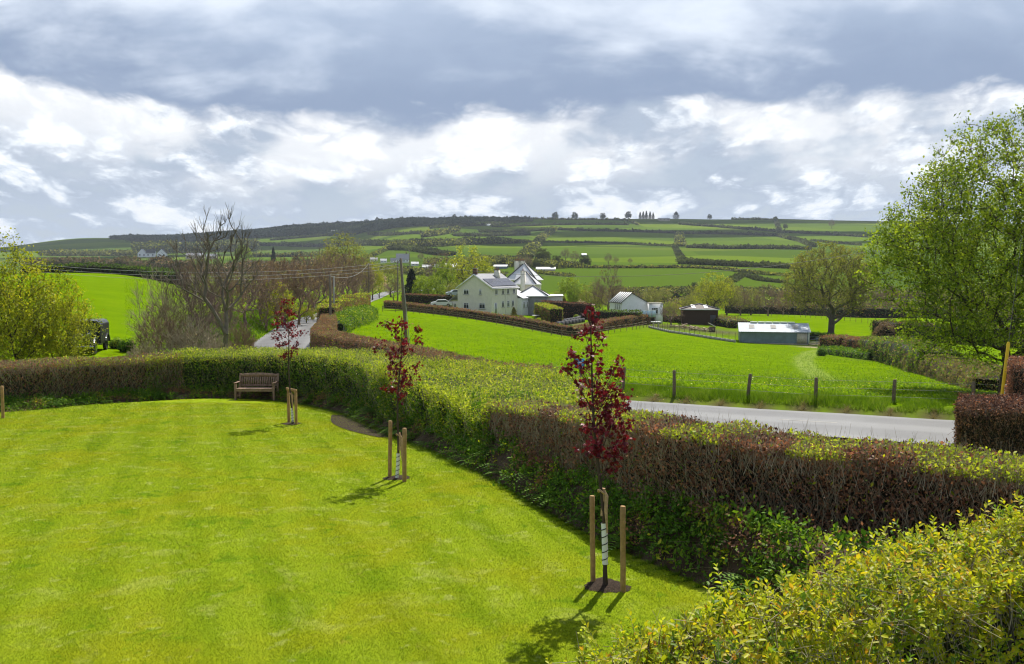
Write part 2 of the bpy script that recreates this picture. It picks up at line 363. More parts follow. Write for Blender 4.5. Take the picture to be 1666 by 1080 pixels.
def spline(P, m=12):
    """Catmull-Rom through points"""
    P = np.array(P, float); Q = np.vstack([2*P[0]-P[1], P, 2*P[-1]-P[-2]]); out = []
    for i in range(1, len(Q)-2):
        t = np.linspace(0, 1, m, endpoint=False)[:, None]; a, b, c_, d = Q[i-1], Q[i], Q[i+1], Q[i+2]
        out.append(.5*((2*b)+(c_-a)*t+(2*a-5*b+4*c_-d)*t*t+(3*b-a-3*c_+d)*t**3))
    out.append(P[-1:]); return np.vstack(out)
def resample(P, step):
    P = np.array(P, float); s = np.concatenate([[0], np.cumsum(np.linalg.norm(np.diff(P, axis=0), axis=1))])
    k = max(2, int(s[-1]/step)+1); q = np.linspace(0, s[-1], k)
    return np.stack([np.interp(q, s, P[:, i]) for i in range(P.shape[1])], -1)
ROADC = [(30, 20.2), (22, 24.6), (14.6, 28.5), (10, 30.9), (4, 33.5), (-2.2, 37.4), (-8.5, 44.5), (-14.5, 56), (-19.6, 72), (-22.4, 86), (-25, 101), (-27, 117), (-29.5, 140), (-33, 175), (-37.5, 215), (-42.5, 262), (-47, 310), (-49, 360), (-42, 400), (-30, 430)]
RW = 2.55
RL = resample(spline(ROADC, 10), 1.5); RZ = base_z(RL[:, 0], RL[:, 1])
_k = np.ones(7)/7; RZ = np.convolve(np.pad(RZ, 3, 'edge'), _k, 'valid')-.05
def hz(x, y, z=None):
    x = np.asarray(x, float); y = np.asarray(y, float)
    z = base_z(x, y) if z is None else z
    sh = x.shape; xf = x.ravel(); yf = y.ravel(); zf = np.array(z, float).ravel()
    m = np.nonzero((yf < 450) & (yf > 15) & (xf < 45) & (xf > -70))[0]
    for i in range(0, len(m), 20000):
        q = m[i:i+20000]; d = (xf[q, None]-RL[None, :, 0])**2+(yf[q, None]-RL[None, :, 1])**2
        j = d.argmin(1); dd = np.sqrt(d[np.arange(len(q)), j]); t = np.clip((dd-RW-.25)/1.3, 0, 1); t = t*t*(3-2*t)
        zf[q] = (RZ[j]-.06)*(1-t)+zf[q]*t
    return zf.reshape(sh)
def hz1(x, y): return float(hz(np.array([x]), np.array([y]))[0])
cP, sP = math.cos(PITCH), math.sin(PITCH)
def ray(u, v):
    a, b = (u-833)/F, -(v-540)/F
    d = np.array((a, cP+b*sP, -sP+b*cP)); return d/d[1]
def at(u, v, y):
    """world point seen at photo pixel (u, v) at forward distance y"""
    d = ray(u, v); return np.array((d[0]*y, y, CZ+d[2]*y))
_ys = np.exp(np.linspace(math.log(5), math.log(3400), 900))
def on(u, v, ymin=5, last=False):
    """where the ray through (u, v) meets the terrain"""
    d = ray(u, v); z = hz(d[0]*_ys, _ys); h = CZ+d[2]*_ys-z
    k = np.nonzero((h[1:] <= 0) & (h[:-1] > 0) & (_ys[1:] > ymin))[0]
    if len(k) == 0: k = [int(np.argmin(np.abs(h)+1e3*(_ys < ymin)))-1]
    k = k[-1] if last else k[0]; k = min(max(k, 0), len(_ys)-2); a, b = _ys[k], _ys[k+1]; ha, hb = h[k], h[k+1]
    t = ha/(ha-hb) if ha*hb <= 0 and ha != hb else 0; y = a+(b-a)*t; x = d[0]*y
    return np.array((x, y, hz1(x, y)))
def gx(u, y):
    """ground point in direction of column u at forward distance y"""
    x = (u-833)/F*y; return np.array((x, y, hz1(x, y)))

# ------------------------------------------------------------ ground meshes
def ground_mats():
    # meadow and pasture
    for nm in ('pasture', 'hill_pasture'):
        m, t = newmat(nm); g = t.new('ShaderNodeNewGeometry').outputs['Position']
        big = t.noise(g, .035 if nm == 'pasture' else .004, 4, .55, .3); mid = t.noise(g, .35, 5, .6); fine = t.noise(g, 6.0, 6, .7)
        if nm == 'pasture':
            col = t.ramp(mid, [(.30, (.090, .165, .002)), (.55, (.130, .215, .002)), (.75, (.180, .250, .006))])
            col = t.mix(t.smooth(big, .35, .65, 0, .55), col, (.095, .165, .003))
            col = t.mix(t.smooth(fine, .62, .8, 0, .35), col, (.21, .27, .02))
            at_ = t.new('ShaderNodeAttribute', attribute_name='tint'); col = t.mix(at_.outputs['Alpha'], col, at_.outputs['Color'])
        else:
            vo = t.new('ShaderNodeTexVoronoi', inp={'Scale': .0045, 'Vector': g}); cc = t.new('ShaderNodeSeparateColor', inp={0: vo.outputs['Color']}).outputs[0]
            col = t.ramp(cc, [(0, (.045, .078, .012)), (.3, (.065, .108, .012)), (.6, (.088, .140, .012)), (.85, (.125, .175, .014)), (1, (.085, .115, .018))])
            col = t.mix(t.smooth(big, .35, .7, 0, .3), col, (.055, .10, .010)); col = t.mix(t.smooth(mid, .45, .7, 0, .2), col, (.10, .14, .015))
        finish(t, col, .9, t.math('ADD', fine, mid), .5, .06, .0)
    # mown lawn with faint mower stripes and worn patches
    for nm in ('lawn', 'lawn_blade'):
        m, t = newmat(nm); g = t.new('ShaderNodeNewGeometry').outputs['Position']
        mr = t.new('ShaderNodeMapping', inp={'Rotation': (0, 0, R(-21))}); t.l.new(g, mr.inputs[0]); mp = t.new('ShaderNodeMapping', inp={'Scale': (1, .14, 0)}); t.l.new(mr.outputs[0], mp.inputs[0])
        wv = t.new('ShaderNodeTexWave', bands_direction='X', inp={'Scale': .31, 'Distortion': .5, 'Detail': 3, 'Detail Scale': 1.5, 'Vector': mp.outputs[0]})
        n1 = t.noise(g, .45, 5, .6, .4); n2 = t.noise(mp.outputs[0], 2.6, 6, .65); n3 = t.noise(g, 22, 6, .7); n4 = t.noise(g, 1.3, 6, .68, .6); n5 = t.noise(g, 5.0, 5, .7)
        col = t.ramp(n2, [(.30, (.125, .192, .006)), (.52, (.170, .236, .009)), (.75, (.220, .278, .016))])
        col = t.mix(t.smooth(wv.outputs[1], .25, .75, 0, .36), col, (.25, .315, .016))
        col = t.mix(t.smooth(n1, .42, .66, 0, .50), col, (.25, .245, .008))
        col = t.mix(t.smooth(n4, .52, .70, 0, .40), col, (.34, .36, .09)); n6 = t.noise(g, 3.2, 4, .6); col = t.mix(t.smooth(n6, .60, .68, 0, .45), col, (.33, .36, .10))
        col = t.mix(t.smooth(n4, .43, .32, 0, .60), col, (.075, .165, .006))
        col = t.mix(t.smooth(n5, .60, .72, 0, .35), col, (.30, .22, .05))
        col = t.mix(t.smooth(n3, .5, .75, 0, .4), col, (.09, .13, .008))
        if nm == 'lawn': finish(t, col, .9, n3, .7, .02, .0)
        else:
            r_ = t.new('ShaderNodeNewGeometry').outputs['Random Per Island']; col = t.mix(1.0, col, t.ramp(r_, [(0, .8), (1, 1.5)]), 'MULTIPLY'); finish(t, col, .7, spec=.1, tfac=.45)
    # tarmac
    m, t = newmat('asphalt'); g = t.new('ShaderNodeNewGeometry').outputs['Position']
    n1 = t.noise(g, .5, 5, .6); n2 = t.noise(g, 30, 4, .7); at_ = t.new('ShaderNodeAttribute', attribute_name='across')
    col = t.ramp(n1, [(.3, (.115, .115, .12)), (.7, (.165, .165, .17))]); col = t.mix(t.smooth(n2, .4, .7, 0, .3), col, (.09, .09, .09))
    wh = t.new('ShaderNodeMath', operation='PINGPONG', inp={0: at_.outputs['Fac'], 1: .25}).outputs[0]
    col = t.mix(t.smooth(wh, .16, .05, 0, .4), col, (.24, .24, .24))
    finish(t, col, .6, n2, .3, .01, .25)
    m, t = newmat('bank_earth'); g = t.new('ShaderNodeNewGeometry').outputs['Position']
    n1 = t.noise(g, 2.5, 7, .65); n2 = t.noise(g, 12, 6, .7)
    col = t.ramp(n1, [(.3, (.045, .03, .02)), (.55, (.10, .068, .045)), (.75, (.15, .11, .08))]); col = t.mix(t.smooth(n2, .5, .7, 0, .5), col, (.05, .07, .015))
    finish(t, col, .95, t.math('ADD', n1, n2), .9, .08, .1)
    m, t = newmat('gravel'); g = t.new('ShaderNodeNewGeometry').outputs['Position']
    n1 = t.noise(g, .8, 5, .6); n2 = t.noise(g, 9, 6, .8)
    col = t.ramp(n1, [(.3, (.26, .22, .17)), (.7, (.42, .37, .31))]); col = t.mix(t.smooth(n2, .4, .7, 0, .4), col, (.20, .17, .13))
    finish(t, col, .95, n2, .6, .03, .2)
    m, t = newmat('mulch'); g = t.new('ShaderNodeNewGeometry').outputs['Position']
    n2 = t.noise(g, 26, 6, .8); col = t.ramp(n2, [(.35, (.018, .012, .008)), (.58, (.045, .030, .020)), (.72, (.15, .11, .085))])
    finish(t, col, .95, n2, .8, .03, .15)
ground_mats()
TINTS = []   # (x, y, radius, (r,g,b), strength) soft colour patches in the pasture (tracks, worn ground, garden soil)
def polar(name, r0, r1, nr, az0, az1, na, mat, kind='structure', tint=False):
    rr = np.exp(np.linspace(math.log(r0), math.log(r1), nr)); aa = np.linspace(az0, az1, na)
    Rr, Aa = np.meshgrid(rr, aa, indexing='ij'); X = Rr*np.sin(Aa); Y = Rr*np.cos(Aa); Z = hz(X, Y)
    V = np.stack([X, Y, Z], -1).reshape(-1, 3); i = np.arange(nr-1)[:, None]*na; j = np.arange(na-1)[None]
    Fq = np.stack([i+j, i+j+1, i+na+j+1, i+na+j], -1).reshape(-1, 4)[:, ::-1]
    me = rawmesh(name, V, [Fq], mat, smooth=True)
    if tint:
        ca = me.color_attributes.new('tint', 'FLOAT_COLOR', 'POINT'); C = np.zeros((len(V), 4), np.float32); den = np.full(len(V), 1e-6)
        for (tx, ty, tr, tc_, ts) in TINTS:
            k = np.exp(-(((V[:, 0]-tx)**2+(V[:, 1]-ty)**2)/tr**2))*ts
            C[:, :3] += np.array(tc_)*k[:, None]; den += k; C[:, 3] = np.maximum(C[:, 3], k)
        C[:, :3] /= den[:, None]
        ca.data.foreach_set('color', C.ravel())
    o = link(bpy.data.objects.new(name, me)); return tag(o, kind=kind)

# tyre tracks from the barn gate, worn ground by the gate and in the farmyard
def track(pts, rad, col_, st, step=.7):
    P = resample(np.array([on(u, v)[:2] for u, v in pts]), step)
    for p in P: TINTS.append((p[0], p[1], rad, col_, st))
track([(1330, 569), (1312, 573), (1300, 582), (1303, 594), (1318, 606), (1335, 616)], .55, (.26, .30, .10), .55)
track([(1337, 570), (1324, 576), (1314, 584), (1318, 596), (1336, 608), (1352, 618)], .55, (.26, .30, .10), .5)
track([(1316, 564), (1345, 566)], 1.6, (.32, .26, .18), .9)
track([(1320, 560), (1345, 556)], 2.0, (.30, .25, .19), .9)
for (u, v, r_, cc_) in ((890, 535, 5, (.10, .08, .05)), (920, 530, 6, (.10, .08, .05)), (950, 528, 6, (.12, .10, .06)), (870, 522, 4, (.22, .22, .12)), (1090, 530, 6, (.09, .08, .04)), (1130, 535, 7, (.09, .08, .045)), (1170, 540, 6, (.09, .08, .05)), (1045, 520, 6, (.14, .12, .06)),
        (1630, 636, 1.5, (.16, .13, .07)), (1420, 575, 2.5, (.14, .11, .06)), (1440, 585, 2.5, (.14, .11, .06))):
    p = on(u, v); TINTS.append((p[0], p[1], r_, cc_, .85))
def road_side(y0, y1, side, off):
    T = np.gradient(RL, axis=0); T /= np.linalg.norm(T, axis=1)[:, None]; N = np.stack([T[:, 1], -T[:, 0]], -1)*side
    k = (RL[:, 1] > y0) & (RL[:, 1] < y1); return (RL+N*(RW+off))[k]
for p in road_side(24, 37, 1, .55)[::1]: TINTS.append((p[0], p[1], .75, (.085, .06, .04), .9))
for p in road_side(24, 34, -1, .9)[::1]: TINTS.append((p[0], p[1], .9, (.07, .08, .03), .8))
polar('ground', 1.0, 360, 560, R(-62), R(62), 620, M['pasture'], tint=True)
polar('hills', 359, 3350, 240, R(-62), R(62), 420, M['hill_pasture'])

def lz(x, y): return hz(x, y)
# lawn: outline in photo pixels (its far and right edge), closed towards the camera
LAWN_PX = [(-500, 700), (-60, 674), (60, 668), (140, 660), (250, 653), (376, 649), (470, 656), (545, 672), (590, 690), (635, 711), (691, 732), (747, 758), (803, 785), (870, 825), (980, 885), (1100, 938), (1250, 1000), (1500, 1090)]
LE = spline([on(u, v)[:2] for u, v in LAWN_PX], 8)          # lawn edge in plan
LE = resample(LE, .25)
def lawn_mesh():
    xs, ys = [], []
    m = len(LE); K = 140; c0 = np.array((-4.0, 1.0)); k = (np.arange(K)/(K-1))**.8
    XY = c0+(LE[:, None]-c0)*k[None, :, None]
    Z = lz(XY[..., 0], XY[..., 1])+.03
    V = np.dstack([XY, Z]).reshape(-1, 3); i = np.arange(m-1)[:, None]*K; j = np.arange(K-1)[None]
    Fq = np.stack([i+j, i+j+1, i+K+j+1, i+K+j], -1).reshape(-1, 4)
    me = rawmesh('lawn', V, [Fq], M['lawn'], smooth=True)
    tag(link(bpy.data.objects.new('lawn', me)), kind='structure')
lawn_mesh()
def inlawn(x, y, margin=0.0):
    """inside the lawn outline (star-shaped about c0)"""
    c0 = np.array((-4.0, 1.0)); a = np.arctan2(x-c0[0], y-c0[1]); r = np.hypot(x-c0[0], y-c0[1])
    ea = np.arctan2(LE[:, 0]-c0[0], LE[:, 1]-c0[1]); er = np.hypot(LE[:, 0]-c0[0], LE[:, 1]-c0[1]); o = np.argsort(ea)
    return r < np.interp(a, ea[o], er[o])-margin

def ribbon(name, P, wl, wr, mat, lift, nacross=7, attr=None, kind='structure', camber=0.0, zs=None):
    P = np.array(P, float); T = np.gradient(P, axis=0); T /= np.linalg.norm(T, axis=1)[:, None]; N = np.stack([T[:, 1], -T[:, 0]], -1)
    s = np.linspace(-1, 1, nacross); off = np.where(s[None] < 0, s[None]*np.broadcast_to(wl, len(P))[:, None], s[None]*np.broadcast_to(wr, len(P))[:, None])
    XY = P[:, None]+N[:, None]*off[..., None]
    Z = (hz(XY[..., 0], XY[..., 1]) if zs is None else np.repeat(zs[:, None], nacross, 1))+lift+camber*(1-s[None]**2)
    V = np.dstack([XY, Z]).reshape(-1, 3); k = nacross; i = np.arange(len(P)-1)[:, None]*k; j = np.arange(k-1)[None]
    Fq = np.stack([i+j, i+k+j, i+k+j+1, i+j+1], -1).reshape(-1, 4)[:, ::-1]
    me = rawmesh(name, V, [Fq], mat, smooth=True)
    if attr:
        a = me.attributes.new(attr, 'FLOAT', 'POINT'); a.data.foreach_set('value', np.tile((s+1)/2, len(P)).astype(np.float32))
    o = link(bpy.data.objects.new(name, me)); return tag(o, kind=kind) if kind else o
ribbon('road', RL, RW, RW, M['asphalt'], .0, 9, 'across', camber=.05, zs=RZ)
def dashes():
    mb = MB(); s_ = np.concatenate([[0], np.cumsum(np.linalg.norm(np.diff(RL, axis=0), axis=1))]); it = lambda q: np.array([np.interp(q, s_, RL[:, 0]), np.interp(q, s_, RL[:, 1]), np.interp(q, s_, RZ)+.055])
    for q in np.arange(3, 60, 6.0):
        a, m_, b = it(q), it(q+1), it(q+2); d = (b-a)/np.linalg.norm(b-a); n_ = np.array((d[1], -d[0], 0))*.04; mb.add([a-n_, a+n_, m_+n_, m_-n_, b-n_, b+n_], [(0, 1, 2, 3), (3, 2, 5, 4)])
    tag(mb.obj('road_markings', M['concrete']), kind='structure')
dashes()

# ------------------------------------------------------------ foliage
def unit(n, g=None):
    v = (g or rs).normal(size=(n, 3)); return v/np.linalg.norm(v, axis=1)[:, None]
def leaves(mb, P, size, normal=None, nrand=1.0, up=0.0, aspect=.55, m=0, sizevar=.35):
    """one four-cornered folded leaf at each point P"""
    P = np.asarray(P, float); n = len(P)
    if n == 0: return
    N = unit(n)*nrand
    if normal is not None: N = N+normal
    N /= np.linalg.norm(N, axis=1)[:, None]+1e-9
    D = unit(n); D[:, 2] += up; D -= (D*N).sum(1)[:, None]*N; D /= np.linalg.norm(D, axis=1)[:, None]+1e-9
    B = np.cross(N, D); L = (size*(1+sizevar*rs.normal(size=n)).clip(.4, 2))[:, None]
    w = L*aspect*.5
    V = np.stack([P, P+D*L*.5+B*w+N*L*.08, P+D*L, P+D*L*.5-B*w+N*L*.08], 1).reshape(-1, 3)
    F_ = np.arange(n*4).reshape(n, 4); mb.add(V, F_, m)
def sticks(mb, A_, B_, w, m=0, sides=3):
    """thin straight twigs A->B"""
    A_ = np.asarray(A_, float); B_ = np.asarray(B_, float); n = len(A_)
    if n == 0: return
    D = B_-A_; D /= np.linalg.norm(D, axis=1)[:, None]+1e-9; r_ = np.where(np.abs(D[:, 2:3]) < .9, np.array([[0, 0, 1.]]), np.array([[1., 0, 0]]))
    X = np.cross(D, r_); X /= np.linalg.norm(X, axis=1)[:, None]+1e-9; Y = np.cross(D, X); w = np.broadcast_to(np.asarray(w, float), (n,))[:, None]
    ring = []
    for k in range(sides):
        a = 2*math.pi*k/sides; ring.append(X*math.cos(a)+Y*math.sin(a))
    V = np.stack([A_+r*w for r in ring]+[B_+r*w*.55 for r in ring], 1).reshape(-1, 3); b = np.arange(n)[:, None]*2*sides
    for k in range(sides):
        k2 = (k+1) % sides; mb.V and None
    F_ = np.concatenate([b+np.array([[k, (k+1) % sides, sides+(k+1) % sides, sides+k]]) for k in range(sides)]); mb.add(V, F_, m)
_ph = rs.uniform(0, 6.28, (12, 3)); _fr = rs.normal(size=(12, 3))
def lump(P, scale):
    """smooth pseudo-noise in -1..1 for lumpy outlines"""
    P = np.asarray(P)/scale; s_ = 0
    for k in range(8): s_ = s_+np.sin(P @ _fr[k]*2.1+_ph[k, 0])*np.cos(P @ _fr[(k+3) % 12]*1.3+_ph[k, 1])
    return s_/3.2
def hedge_surface(front, back, zb_f, zb_b, zt, n, g, rnd=.22, faces=(1, 1, .35), ends=0.0):
    """random points on a clipped hedge: front, back plan lines of k stations; returns points and outward normals"""
    front = np.asarray(front, float); back = np.asarray(back, float); k = len(front)
    zb_f, zb_b, zt = [np.broadcast_to(np.asarray(a, float), (k,)) for a in (zb_f, zb_b, zt)]
    seg = np.concatenate([[0], np.cumsum(np.linalg.norm(np.diff((front+back)/2, axis=0), axis=1))])
    hf = (zt-zb_f).mean(); wd = np.linalg.norm(front-back, axis=1).mean(); hb = (zt-zb_b).mean()
    wts = np.array([hf*faces[0], wd*faces[1], hb*faces[2]]); wts = wts/wts.sum()
    s_ = g.uniform(0, seg[-1], n); it = lambda a: np.interp(s_, seg, a)
    f = np.stack([it(front[:, 0]), it(front[:, 1])], -1); b = np.stack([it(back[:, 0]), it(back[:, 1])], -1)
    zf, zk, zz = it(zb_f), it(zb_b), it(zt)
    T = np.stack([np.gradient(front[:, 0]+back[:, 0], seg), np.gradient(front[:, 1]+back[:, 1], seg)], -1)
    out = f-b; out /= np.linalg.norm(out, axis=1)[:, None]+1e-9
    which = g.choice(3, n, p=wts); q = g.uniform(0, 1, n)
    P = np.empty((n, 3)); N = np.zeros((n, 3))
    a = which == 0; P[a, :2] = f[a]; P[a, 2] = zf[a]+(zz-zf)[a]*q[a]; N[a, :2] = out[a]
    a = which == 2; P[a, :2] = b[a]; P[a, 2] = zk[a]+(zz-zk)[a]*q[a]; N[a, :2] = -out[a]
    a = which == 1; P[a, :2] = f[a]+(b-f)[a]*q[a][:, None]; P[a, 2] = zz[a]; N[a, 2] = 1
    # round the shoulders
    mid = (f+b)/2; hw = np.linalg.norm(f-b, axis=1)/2
    dx = ((P[:, :2]-mid)*out).sum(1)
    ex = np.clip(np.abs(dx)-(hw-rnd), 0, None); ez = np.clip(P[:, 2]-(zz-rnd), 0, None); rr = np.hypot(ex, ez)
    k_ = np.where(rr > rnd, rnd/np.maximum(rr, 1e-6), 1.0); sg = np.sign(dx)
    P[:, :2] += out*((ex*k_-ex)*sg)[:, None]; P[:, 2] += ez*k_-ez
    e = rr > rnd*.6; N[e, :2] += out[e]*(sg*ex/rnd)[e][:, None]*.8; N[e, 2] += (ez/rnd)[e]*.8
    N /= np.linalg.norm(N, axis=1)[:, None]+1e-9
    return P, N, s_
def hedge_core(front, back, zb_f, zb_b, zt, inset, mat, name='stems', parent=None):  # dark solid core added inside the leaves to block light
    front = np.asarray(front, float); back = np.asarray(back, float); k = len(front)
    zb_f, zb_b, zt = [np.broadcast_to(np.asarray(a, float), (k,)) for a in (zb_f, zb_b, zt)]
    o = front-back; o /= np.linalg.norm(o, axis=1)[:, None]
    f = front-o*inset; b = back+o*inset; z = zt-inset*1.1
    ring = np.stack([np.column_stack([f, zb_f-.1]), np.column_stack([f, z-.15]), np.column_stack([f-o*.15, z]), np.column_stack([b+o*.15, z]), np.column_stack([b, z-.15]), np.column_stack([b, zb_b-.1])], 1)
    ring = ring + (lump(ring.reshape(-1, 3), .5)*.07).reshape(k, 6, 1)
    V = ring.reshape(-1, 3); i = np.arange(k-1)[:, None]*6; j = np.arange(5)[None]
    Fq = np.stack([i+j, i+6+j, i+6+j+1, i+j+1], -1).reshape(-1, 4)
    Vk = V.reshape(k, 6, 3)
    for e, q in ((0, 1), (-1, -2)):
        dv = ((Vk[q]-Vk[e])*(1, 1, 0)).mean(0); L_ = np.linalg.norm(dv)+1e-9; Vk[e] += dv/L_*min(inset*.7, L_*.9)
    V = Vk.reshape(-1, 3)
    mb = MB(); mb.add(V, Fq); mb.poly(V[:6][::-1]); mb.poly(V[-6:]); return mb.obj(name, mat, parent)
def hedge(name, label, cat, front, back, zb_f, zb_b, zt, kinds, dens, size, core=None, twigs=0, twmat=None, lumps=(.7, .07), depth=.16, group=None, seed=1, rnd=.22, faces=(1, 1, .35), inset=.22, up=.4, origin=None, tops=None, shoots=0, naked=None):
    """kinds: list of (material, weight); tops: (material, fraction) leaves that only grow on the upper surface"""
    g = np.random.default_rng(seed); front = np.asarray(front, float); back = np.asarray(back, float); k = len(front)
    zb_f, zb_b, zt = [np.broadcast_to(np.asarray(a, float), (k,)).copy() for a in (zb_f, zb_b, zt)]
    L = np.linalg.norm(np.diff((front+back)/2, axis=0), axis=1).sum()
    area = L*((zt-zb_f).mean()*faces[0]+np.linalg.norm(front-back, axis=1).mean()*faces[1]+(zt-zb_b).mean()*faces[2])
    n = int(area*dens); t = None
    c0 = (front[k//2]+back[k//2])/2; t = thing(name, (c0[0], c0[1], zb_f[k//2]), label, cat, group)
    off = np.array((c0[0], c0[1], zb_f[k//2]))
    P, N, s_ = hedge_surface(front, back, zb_f, zb_b, zt, n, g, rnd, faces)
    for e, sg in ((0, -1), (-1, 1)):
        we = np.linalg.norm(front[e]-back[e]); ne = int(we*(zt[e]-zb_f[e])*dens*1.1)+1; q = g.uniform(0, 1, (ne, 1)); XY = front[e]*q+back[e]*(1-q); zz = zb_f[e]+(zt[e]-zb_f[e])*g.uniform(0, 1, ne)
        T_ = (front[e]-front[e-1]) if e else (front[0]-front[1]); T_ = T_/(np.linalg.norm(T_)+1e-9); P = np.vstack([P, np.column_stack([XY, zz])]); N = np.vstack([N, np.tile([T_[0], T_[1], .15], (ne, 1))]); s_ = np.concatenate([s_, np.full(ne, 0. if e == 0 else L)])
    n = len(P)
    P = P+N*(lump(P, lumps[0])*lumps[1]-np.abs(g.normal(size=n))*depth)[:, None]
    P += g.normal(size=P.shape)*.02
    mats = [M[a] for a, _ in kinds]; wt = np.array([b for _, b in kinds], float); wt /= wt.sum()
    sel = g.choice(len(kinds), n, p=wt)
    if tops:
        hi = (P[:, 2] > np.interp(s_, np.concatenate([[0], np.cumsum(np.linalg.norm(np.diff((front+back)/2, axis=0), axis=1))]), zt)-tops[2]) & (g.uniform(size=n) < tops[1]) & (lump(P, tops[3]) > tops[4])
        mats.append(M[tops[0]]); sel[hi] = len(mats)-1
    mb = MB()
    for q in range(len(mats)):
        a = sel == q; sz = size[min(q, len(size)-1)] if isinstance(size, (list, tuple)) else size
        leaves(mb, P[a]-off, sz, N[a]*.5, 1.0, up, m=q)
    lf = mb.obj('foliage', mats, t)
    if core:
        hc = hedge_core(front-off[:2], back-off[:2], zb_f-off[2], zb_b-off[2], zt-off[2], inset, M[core], 'dark_core', t)
    if twigs:
        nt = int(area*twigs); P, N, s_ = hedge_surface(front, back, zb_f, zb_b, zt, nt, g, rnd, faces)
        P = P+N*(lump(P, lumps[0])*lumps[1])[:, None]-off
        D = N*.35+unit(nt, g)*.55; D[:, 2] = np.abs(D[:, 2])+.5; D /= np.linalg.norm(D, axis=1)[:, None]
        ln = g.uniform(.15, .42, nt)[:, None]; mb = MB(); sticks(mb, P-D*ln*.9-N*.04, P+D*ln*.12, g.uniform(.002, .0045, nt), 0); mb.obj('twigs', M[twmat or 'twig_pale'], t)
    if shoots:
        nt = int(area*shoots); P, N, s_ = hedge_surface(front, back, zb_f, zb_b, zt, nt, g, rnd, (0.15, 1, .1))
        P = P+N*(lump(P, lumps[0])*lumps[1])[:, None]-off; D = unit(nt, g)*.35; D[:, 2] = 1; D /= np.linalg.norm(D, axis=1)[:, None]
        ln = g.uniform(.06, .22, nt)[:, None]; mb = MB(); sticks(mb, P-D*.1, P+D*ln, .002, 0); mb.obj('shoots', M[twmat or 'twig_pale'], t)
    return t

def garden_hedges():
    """the garden hedge follows the lawn edge; its stations are given as photo column, distance offsets and heights"""
    # arc position along the lawn edge for chosen columns
    eu = LE[:, 0]/LE[:, 1]*F+833
    T = np.gradient(LE, axis=0); T /= np.linalg.norm(T, axis=1)[:, None]; Nn = np.stack([-T[:, 1], T[:, 0]], -1)
    Nn *= np.sign((Nn*(LE-np.array((-5.0, 12.0)))).sum(1))[:, None]         # away from the lawn
    def stations(u0, u1, st, off, width):
        k = np.nonzero((eu >= u0) & (eu <= u1) & (LE[:, 1] > 3))[0]; P = LE[k]; N = Nn[k]
        uu = eu[k]; o = np.interp(uu, *off)[:, None]; w_ = np.interp(uu, *width)[:, None]
        f = P+N*o; f = resample(f, st); ks = np.linspace(0, len(k)-1, len(f)); idx = ks.astype(int)
        N2 = N[idx]; uu2 = uu[idx]; w2 = w_[idx]
        for _ in range(3):
            N2 = np.vstack([N2[:1], (N2[:-2]+N2[1:-1]+N2[2:])/3, N2[-1:]])
        N2 /= np.linalg.norm(N2, axis=1)[:, None]
        return f, f+N2*w2, uu2
    return stations, LE, Nn, eu
STN, _, LN, LEU = garden_hedges()
# earth bank along the lawn edge: rises under the hedges
def earth_bank():
    off = ([-500, 500, 650, 760, 1500], [.75, .85, 1.0, 1.0, .9]); k = np.nonzero((LEU > -300) & (LE[:, 1] > 3.5))[0][::2]
    P = LE[k]; N = LN[k].copy()
    for _ in range(6): N = np.vstack([N[:1], (N[:-2]+N[1:-1]+N[2:])/3, N[-1:]])
    N /= np.linalg.norm(N, axis=1)[:, None]; u = LEU[k]
    H = np.interp(u, [-300, 300, 560, 700, 760, 1500], [.25, .2, .25, .35, .55, .75])
    prof = [(-.03, -.03), (.08, .10), (.22, .48), (.4, .80), (.62, .98), (1.2, 1.02), (1.8, .9), (2.6, .2)]
    rows = []
    for a, b in prof:
        Q = P+N*a; z0 = hz(P[:, 0], P[:, 1]); z = z0+H*b
        V = np.column_stack([Q, z]); V += (lump(V, .45)*.07*(b > .1)+lump(V, .16)*.03*(b > .1))[:, None]*np.column_stack([-N, np.full(len(N), .5)]); rows.append(V)
    V = np.stack(rows, 1); kk = len(P); m_ = len(prof); V = V.reshape(-1, 3); i = np.arange(kk-1)[:, None]*m_; j = np.arange(m_-1)[None]
    Fq = np.stack([i+j, i+m_+j, i+m_+j+1, i+j+1], -1).reshape(-1, 4)
    me = rawmesh('earth_bank', V, [Fq], M['bank_earth'], smooth=True); tag(link(bpy.data.objects.new('earth_bank', me)), kind='structure')
earth_bank()
def topz(f, uu, uv):
    """top height that puts the hedge's front upper edge on the given photo rows"""
    v = np.interp(uu, *uv); return np.array([CZ+ray(LE_u, LE_v)[2]*y for LE_u, LE_v, y in zip(uu, v, f[:, 1])])
def px_of(f): return f[:, 0]/f[:, 1]*F+833
